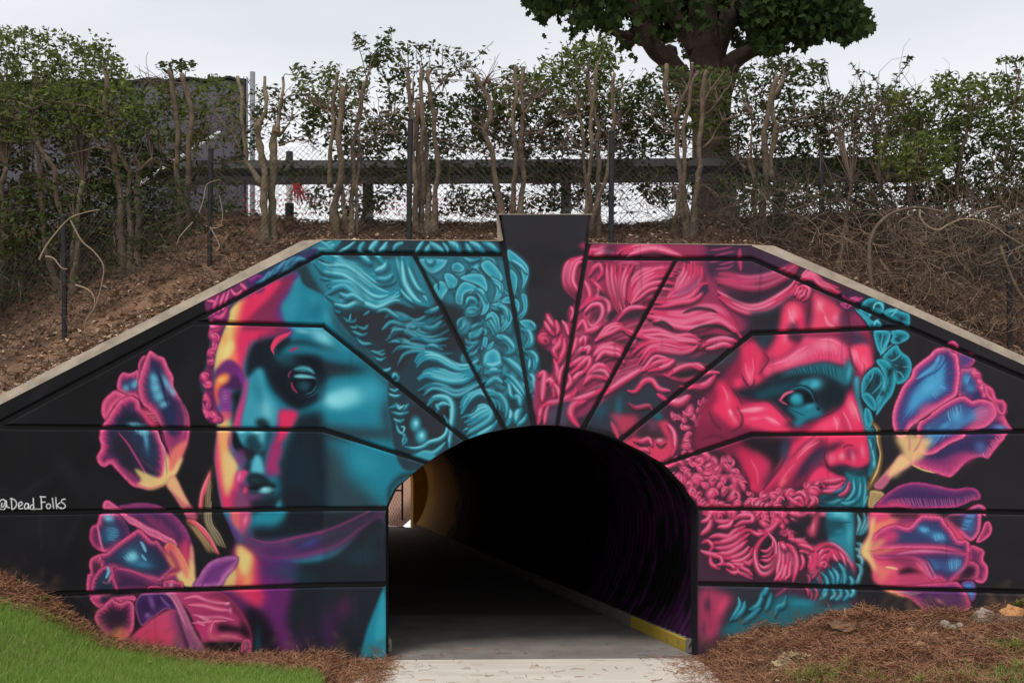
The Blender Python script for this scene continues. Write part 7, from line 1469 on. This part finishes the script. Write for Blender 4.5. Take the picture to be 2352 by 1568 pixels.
for nm, lab, paths, wd in (
 ('pale_vine', 'pale twisted vine hung over the first fence post', ["250,350 290,270 340,200 440,90 540,50 640,30", "450,100 520,230 600,300 660,390 650,500 610,640 540,760 560,870", "290,330 340,340 390,400 430,410", "480,510 560,540 600,590 600,650"], .010),
 ('pale_creeper', 'pale creeper twining round the second fence post', ["1270,50 1300,-40 1320,-130 1400,-160", "1340,150 1400,140 1420,60 1400,-60", "1340,140 1400,260 1370,310 1440,330 1480,420", "1230,110 1150,200 1130,250"], .007)):
    b = MB()
    for s in paths:
        P_ = TP(s, .36, 0, 470.4); p = [ray(u, v, 12.15 if nm == 'pale_vine' else 13.0) for u, v in P_]; q = []
        for i in range(len(p)-1):
            for f in (0, .25, .5, .75):
                a, c, d, e = p[max(i-1, 0)], p[i], p[i+1], p[min(i+2, len(p)-1)]
                q.append(.5*((2*c)+(d-a)*f+(2*a-5*c+4*d-e)*f*f+(3*c-a-3*d+e)*f**3))
        q.append(p[-1]); b.tube(q, [wd*(1-.6*i/len(q)) for i in range(len(q))], 5)
    tag(b.build(nm, M['vine'], smooth=True), lab, 'vine')
# ================================================================ the big tree on the shoulder
tr = thing('broad_tree', (3.2, 18.4, 5.2), 'large dark maple with forked limbs rising behind the guard rail', 'tree')
YT = 18.4
def limb(name, s, w_, n=12, par=tr, rough=.06, dy=0.):
    P_ = TP(s, 1.); p = [ray(u, v, YT+dy*i) for i, (u, v) in enumerate(P_)]; q = []; rr = []
    for i in range(len(p)-1):
        for k in range(5):
            f = k/5; a, c, d, e = p[max(i-1, 0)], p[i], p[i+1], p[min(i+2, len(p)-1)]
            q.append(.5*((2*c)+(d-a)*f+(2*a-5*c+4*d-e)*f*f+(3*c-a-3*d+e)*f**3)); rr.append((w_[i]*(1-f)+w_[i+1]*f)*.5/F*YT)
    q.append(p[-1]); rr.append(w_[-1]*.5/F*YT)
    b = MB(); b.tube(q, rr, n, 0, 0, rough); return b.build(name, M['tree_bark'], par, smooth=True)
limb('trunk', "1642,560 1640,480 1636,400 1633,300 1632,230 1626,160 1618,80 1612,0 1606,-120 1600,-300", [165, 106, 90, 86, 94, 84, 70, 62, 54, 38], 16)
limb('limb', "1628,290 1590,215 1560,175 1535,140 1500,108 1478,60 1462,10 1440,-80 1420,-220", [60, 56, 52, 46, 42, 38, 34, 30, 22], dy=-.06)
limb('limb', "1534,138 1540,118 1526,124", [40, 34, 26])
limb('limb', "1490,100 1460,88 1420,78 1370,45 1300,5 1240,-20", [26, 24, 20, 16, 12, 8], dy=-.1)
limb('limb', "1640,240 1664,180 1684,142 1720,120 1770,98 1830,60 1900,10 1960,-50", [70, 56, 44, 34, 28, 22, 16, 10], dy=-.08)
limb('limb', "1600,120 1580,85 1556,50 1536,0 1510,-90 1490,-220", [44, 40, 36, 34, 28, 20], dy=.08)
limb('limb', "1640,130 1664,60 1690,0 1730,-100", [52, 44, 38, 26], dy=.08)
limb('limb', "1690,10 1780,30 1850,40 1940,60", [18, 16, 12, 7], dy=-.15)
CROWN = TP("1195,-60 1205,2 1222,22 1248,46 1262,24 1285,32 1300,58 1322,74 1342,88 1352,66 1366,56 1392,82 1420,98 1440,112 1452,92 1478,80 1500,72 1520,86 1546,92 1568,80 1590,60 1640,60 1680,84 1730,108 1762,126 1800,112 1846,104 1872,92 1900,76 1932,90 1962,80 1990,72 2006,58 1990,28 1966,12 1950,-60", 1.)
HOLE = [TP("1420,88 1400,60 1440,30 1470,60", 1.), TP("1500,60 1520,30 1545,60 1540,80", 1.), TP("1330,30 1360,10 1380,40", 1.), TP("1690,70 1720,60 1730,90 1700,100", 1.)]
star = []
for k in range(11):
    a = math.pi*(.5+(k-5)*.160); r_ = (1., .55, .86, .46, .72, .40)[abs(k-5)] if abs(k-5) < 6 else .4
    star.append((math.cos(a)*r_*.62, math.sin(a)*r_*.62))
star = [(0, -.42)]+star
def maple(C, size):
    n = len(C); d = nr.randn(n, 3)*.8; d[:, 2] -= .7; d /= np.linalg.norm(d, axis=1)[:, None]
    q = nr.randn(n, 3); q -= d*(q*d).sum(1)[:, None]; q /= np.linalg.norm(q, axis=1)[:, None]; nn = np.cross(d, q)
    L_ = (size*(.65+.6*nr.rand(n)))[:, None]
    return np.stack([C+(q*x+d*y+nn*(.18*abs(x)))*L_ for x, y in star], 1)
SF = [(0, i, i+1) for i in range(1, len(star)-1)]
n = 34000; u = nr.uniform(1190, 2010, n); v = nr.uniform(-70, 130, n); ok = inpoly(u+nr.randn(n)*7, v+nr.randn(n)*7, CROWN)
for H in HOLE: ok &= ~inpoly(u+nr.randn(n)*7, v+nr.randn(n)*7, H)
cu, cv = nr.uniform(1190, 2010, 120), nr.uniform(-70, 130, 120); dm = np.min((u[:, None]-cu)**2+(v[:, None]-cv)**2, 1); ok &= nr.rand(n) < np.exp(-dm/(2*17.**2))+.06
ok &= nr.rand(n) < 1.15*np.clip(.42+.0011*(np.clip(u, 1195, 1600)-1195)+.001*(60-v), .2, .8)
u, v = u[ok], v[ok]; mid = (u > 1430) & (u < 1730) & (v > -30); y = np.where(mid & (nr.rand(len(u)) < .86), nr.uniform(18.7, 20.8, len(u)), nr.uniform(16.2, 20.6, len(u))); C = np.stack([(u-CX)/F*y, y, EYE-(v-HV)/F*y], 1)
up = nr.randn(2600, 3)*np.array([2.0, 2.0, .9])+np.array([2.9, 18.6, 10.6]); uu = CX+up[:, 0]/up[:, 1]*F; up = up[(up[:, 2] > 9.6) & (uu > 1230) & (uu < 1980)]
tag(soup('crown', maple(np.concatenate([C, up]), .155), SF, M['tree_leaf'], tr), kind='stuff')
# ================================================================ ground cover
def scatter_leaves(n, fn, size, x0, x1, y0f, y1f, dz=.01):
    x = nr.uniform(x0, x1, n); y = y0f(x)+(y1f(x)-y0f(x))*nr.rand(n); z = fn(x, y)+dz+.02*nr.rand(n); C = np.stack([x, y, z], 1)
    a = nr.uniform(0, 6.28, n); d = np.stack([np.cos(a), np.sin(a), nr.randn(n)*.25], 1); q = np.stack([-np.sin(a), np.cos(a), nr.randn(n)*.35], 1); L_ = (size*(.5+nr.rand(n)))[:, None]
    nn = np.cross(d, q)
    return np.stack([C-d*L_*.5, C+q*L_*.28+nn*L_*.16, C+d*L_*.5, C-q*L_*.28+nn*L_*.16], 1)
tag(soup('leaf_litter', np.concatenate([scatter_leaves(15000, zbank, .08, -7.5, 8, lambda x: ywall(x)+.45, lambda x: ywall(x)+1.5), scatter_leaves(12000, zbank, .068, -8, 9, lambda x: ywall(x)+1.2, lambda x: ywall(x)+5.2)]), LF4, M['litter']), kind='stuff')
def needles(n, xs_, ys_, fn, m, name, L0=.13, lift=.035, wd=.0022, flat=.25):
    C = np.stack([xs_, ys_, fn(xs_, ys_)+lift*nr.rand(n)+.004], 1); a = nr.uniform(0, 6.28, n); L_ = L0*(.5+.9*nr.rand(n)); bend = nr.randn(n)*.35
    tilt = nr.randn(n)*flat
    P_ = []
    for f in (-1, -.35, .35, 1):
        aa = a+bend*f; P_.append(C+np.stack([np.cos(aa)*f*L_*.5, np.sin(aa)*f*L_*.5, f*tilt*L_*.5+nr.rand(n)*.006+(f*f)*.0], 1))
    z0 = fn(xs_, ys_)
    side = np.stack([-np.sin(a), np.cos(a), nr.randn(n)*.8], 1)*wd
    V = []
    for q in P_: V += [q-side, q+side]
    V = np.stack(V, 1)
    return tag(soup(name, V, [(0, 1, 3), (0, 3, 2), (2, 3, 5), (2, 5, 4), (4, 5, 7), (4, 7, 6)], m), kind='stuff')
def bank_needles(n):
    x = nr.uniform(-8, 9, n); return x, ywall(x)+.45+4.6*nr.rand(n)**1.3
bx, by = bank_needles(24000); needles(len(bx), bx, by, zbank, M['twig'], 'bank_straw', .17, .05, .0026, .35)
# pine straw beds left and right of the path
n = 15000; x = np.concatenate([nr.uniform(-9, -5, n//4), nr.uniform(-5, -1.25, n)]); yl = np.minimum(lawn_edge(x)-.14+.06*hash2(x, x, 9), ywall(x)-.06); y = yl+(ywall(x)-.03-yl)*nr.rand(len(x))
needles(len(x), x, y, zfront, M['needle'], 'pine_straw', .15, .055, .0017, .4)
n = 38000; x = np.concatenate([nr.uniform(1.95, 5.6, n), nr.uniform(5.6, 9, n//4)]); y = ywall(x)-.03-(ywall(x)-9.4)*nr.rand(len(x))**1.15
pe = 1.94+.05*hash2(y, y, 7.)+.06*nr.randn(len(x))*(nr.rand(len(x)) < .4); ok = (x > pe) & (nr.rand(len(x)) < .35+.65*np.clip(.5+.6*hash2(x, y, 3.1), 0, 1)); x, y = x[ok], y[ok]
needles(len(x), x, y, zfront, M['needle'], 'pine_straw', .15, .055, .0017, .4)
n = 1500; x = nr.uniform(2.4, 5.6, n); y = ywall(x)-.4-2.0*nr.rand(n); c = hash2(x, y, 3.1) < -.1; needles(c.sum(), x[c], y[c], zfront, M['straw'], 'pale_straw', .10, .03, .002, .3)
# needles strewn over the edges of the path
n = 1300; x = np.where(nr.rand(n) < .55, 1.97-abs(nr.randn(n))*.22, -1.42+abs(nr.randn(n))*.16); y = nr.uniform(9.6, 12.1, n); x2 = nr.uniform(-1.3, 1.9, 170); y2 = nr.uniform(9.8, 12.9, 170)
needles(n+170, np.concatenate([x, x2]), np.concatenate([y, y2]), lambda a, c: a*0+.001, M['needle'], 'fallen_needles', .12, .004, .002, .01)
# grass
def grass(n, x, y, name, hh=.075, m='grass'):
    C = np.stack([x, y, zfront(x, y)+.008], 1); a = nr.uniform(0, 6.28, n); h = hh*(.55+.8*nr.rand(n)); ln = np.stack([nr.randn(n), nr.randn(n), 0*a], 1)*(h*.38)[:, None]
    s = np.stack([np.cos(a), np.sin(a), 0*a], 1)*.0032
    up = np.array([0, 0, 1.])[None]*h[:, None]
    return tag(soup(name, np.stack([C-s, C+s, C+up*.6+ln*.45+s*.7, C+up*.6+ln*.45-s*.7, C+up+ln], 1), [(0, 1, 2), (0, 2, 3), (3, 2, 4)], M[m]), kind='stuff')
x = np.concatenate([nr.uniform(-5.6, -1.6, 130000), nr.uniform(-10, -5, 26000)]); y = np.concatenate([nr.uniform(8.6, 11.4, 130000), nr.uniform(5, 11, 26000)])
d = lawn_edge(x)-y; ok = (d > -.05+.05*nr.randn(len(x))) & (x < -1.62+.1*nr.randn(len(x))); x, y = x[ok], y[ok]; grass(len(x), x, y, 'grass')
x = nr.uniform(-5.6, -1.7, 9000); y = nr.uniform(8.6, 11.4, 9000); d = lawn_edge(x)-y; ok = (d > -.02) & (hash2(x, y, 2.2)+.5*nr.randn(9000) > .1); grass(ok.sum(), x[ok], y[ok], 'dry_grass', .07, 'straw')
gx, gy = [], []
for u, v, n, r_ in ((1850, 1552, 260, .16), (1900, 1562, 200, .12), (2330, 1500, 240, .12), (2352, 1540, 300, .15), (2240, 1566, 260, .2), (1980, 1566, 160, .15), (2120, 1568, 160, .15), (2380, 1568, 400, .3)):
    p = hit(u, v, zfront, 7, 13)
    if p: gx.append(p.x+nr.randn(n)*r_); gy.append(p.y+nr.randn(n)*r_*.7)
gx, gy = np.concatenate(gx), np.concatenate(gy); grass(len(gx), gx, gy, 'weed_grass', .075)
# ================================================================ stumps, chips and weeds on the right bed
def stump(u, v, r_, h, lab, tilt=(0, 0), m='cut_orange'):
    p = hit(u, v, zfront, 8, 13); t = thing('tree_stump', p, lab, 'stump')
    b = MB(); L_ = []; n = 16; ph = [1+.12*math.sin(k*2.1+u)+.08*math.sin(k*3.7) for k in range(n)]
    for zz, k_ in ((-.1, 1.9), (.0, 1.55), (h*.4, 1.12), (h*.93, 1.), (h, .93)): L_.append([p+Vector((math.cos(q*2*math.pi/n)*r_*k_*ph[q]+tilt[0]*zz, math.sin(q*2*math.pi/n)*r_*k_*ph[q]+tilt[1]*zz, zz+.25*zz*math.cos(q*2*math.pi/n+1))) for q in range(n)])
    for q in L_[3]+L_[4]: q.z += (q.y-p.y)*.75
    b.loops(L_); b.build('stump_bark', M['bark'], t, smooth=True)
    b = MB(); b.poly([q+Vector((0, 0, .002)) for q in L_[-1]]); b.build('cut_face', M[m], t)
    return t
stump(2325, 1420, .125, .10, 'orange faced tree stump at the right edge of the straw bed', (-.1, -.6))
stump(2262, 1420, .10, .05, 'low crumbling stump beside the orange faced stump', (0, -.5), 'stone')
stump(2090, 1450, .05, .05, 'small pale stump in the middle of the right straw bed', (-.3, -.9))
stump(2112, 1488, .075, .035, 'flat tan stump below the small pale stump', (.2, -.9), 'cut')
for u, v, s_, lab, m in ((1960, 1440, .24, 'broad mound of bare earth against the wall under the beard', 'soil'), (1815, 1525, .16, 'matted clump of pale straw near the path', 'straw')):
    p = hit(u, v, zfront, 8, 13); bm = bmesh.new(); bmesh.ops.create_icosphere(bm, subdivisions=3, radius=1)
    for q in bm.verts: f = 1+.22*hash2(q.co.x*2, q.co.y*2, 2.)+.15*hash2(q.co.z*3, q.co.x*3, 2.); q.co = Vector((q.co.x*s_*1.2*f, q.co.y*s_*.7*f, q.co.z*s_*.42*f))
    me = bpy.data.meshes.new('earth_mound'); bm.to_mesh(me); bm.free(); me.materials.append(M[m]); o = link('earth_mound' if m == 'soil' else 'straw_clump', me); o.location = p-Vector((0, 0, .02)); tag(o, lab, 'mound' if m == 'soil' else 'straw')
    c = np.array(p)[None]+nr.randn(420, 3)*np.array([s_*.6, s_*.45, .0]); needles(420, c[:, 0], c[:, 1], lambda a, d_: zfront(a, d_)+.42*s_*np.clip(1-((a-p.x)/(s_*1.2))**2-((d_-p.y)/(s_*.8))**2, 0, 1), M['straw' if m == 'straw' else 'needle'], 'loose_straw', .11, .02, .002, .4)
b = MB(); p = hit(1941, 1420, zfront, 8, 13); b.tube([p-Vector((0, 0, .1)), p+Vector((.0, 0, .10))], .010, 6, 0, 0); tag(b.build('wooden_stake', M['cut']), 'short pale stake stuck in the earth against the wall', 'stake')
chips = []
for i in range(90):
    x = rnd.uniform(2.3, 5.4); y = float(ywall(x))-.2-rnd.random()*2.1; z = float(zfront(x, y))+.03; a = rnd.random()*3; l_ = rnd.uniform(.012, .04); d = Vector((math.cos(a), math.sin(a), rnd.uniform(-.3, .3)))*l_; s_ = Vector((-math.sin(a), math.cos(a), .4))*l_*.45; p = Vector((x, y, z)); chips.append([p-d-s_, p+d-s_*.7, p+d*.8+s_, p-d+s_*.8])
tag(soup('wood_chips', np.array([[tuple(q) for q in c] for c in chips]), LF4, M['cut']), kind='stuff')
for i, (u, v, s_) in enumerate(((2170, 1440, .05), (2188, 1448, .04), (2205, 1444, .045))):
    p = hit(u, v, zfront, 8, 13); bm = bmesh.new(); bmesh.ops.create_icosphere(bm, subdivisions=2, radius=s_)
    for q in bm.verts: q.co *= 1+.25*hash2(q.co.x*40+i, q.co.y*40, 1.)
    me = bpy.data.meshes.new('stone'); bm.to_mesh(me); bm.free(); me.materials.append(M['stone']); o = link('stone', me); o.location = p+Vector((0, 0, .02)); tag(o, ('pale stone left of two others beside the wall', 'small pale stone between two others beside the wall', 'pale stone nearest the stump of three beside the wall')[i], 'stone', 'pale stones by the wall')
def weed(u, v, s_, lab, n=9):
    p = hit(u, v, zfront, 7, 13); b = MB()
    for i in range(n):
        a = rnd.uniform(0, 6.28); l_ = s_*rnd.uniform(.6, 1.2); d = Vector((math.cos(a), math.sin(a)*.6, rnd.uniform(.5, 1.3))).normalized(); s2 = Vector((-math.sin(a), math.cos(a), 0))*l_*.13
        m1 = p+d*l_*.55; e = p+d*l_+Vector((0, 0, -.25*l_)); b.poly([p, m1-s2, e, m1+s2])
    tag(b.build('weed', M['leaf_bright']), lab, 'weed')
weed(8, 1322, .13, 'leafy weed at the left end of the straw bed'); weed(36, 1348, .10, 'narrow leaved weed beside the wall at left'); weed(92, 1385, .12, 'drooping weed where the black wall meets the straw bed'); weed(2345, 1400, .16, 'feathery green weed behind the orange faced stump', 16); weed(2000, 1555, .06, 'small green sprout at the bottom of the right bed'); weed(2300, 1476, .06, 'tiny green sprout on the right straw bed')
for i, (u, v, lab) in enumerate(((81, 1512, 'orange brown leaf lying on the lawn at left'), (345, 1540, 'pale tan leaf lying on the lawn near the straw'), (436, 1497, 'curled tan leaf on the straw below the painted hand'))):
    p = hit(u, v, zfront, 7, 13)+Vector((0, 0, .07)); V = leaf_cloud(np.array([tuple(p)]), .09, .7, 0, 0); b = MB(); b.poly(V[0]); tag(b.build('fallen_leaf', M['litter']), lab, 'leaf')
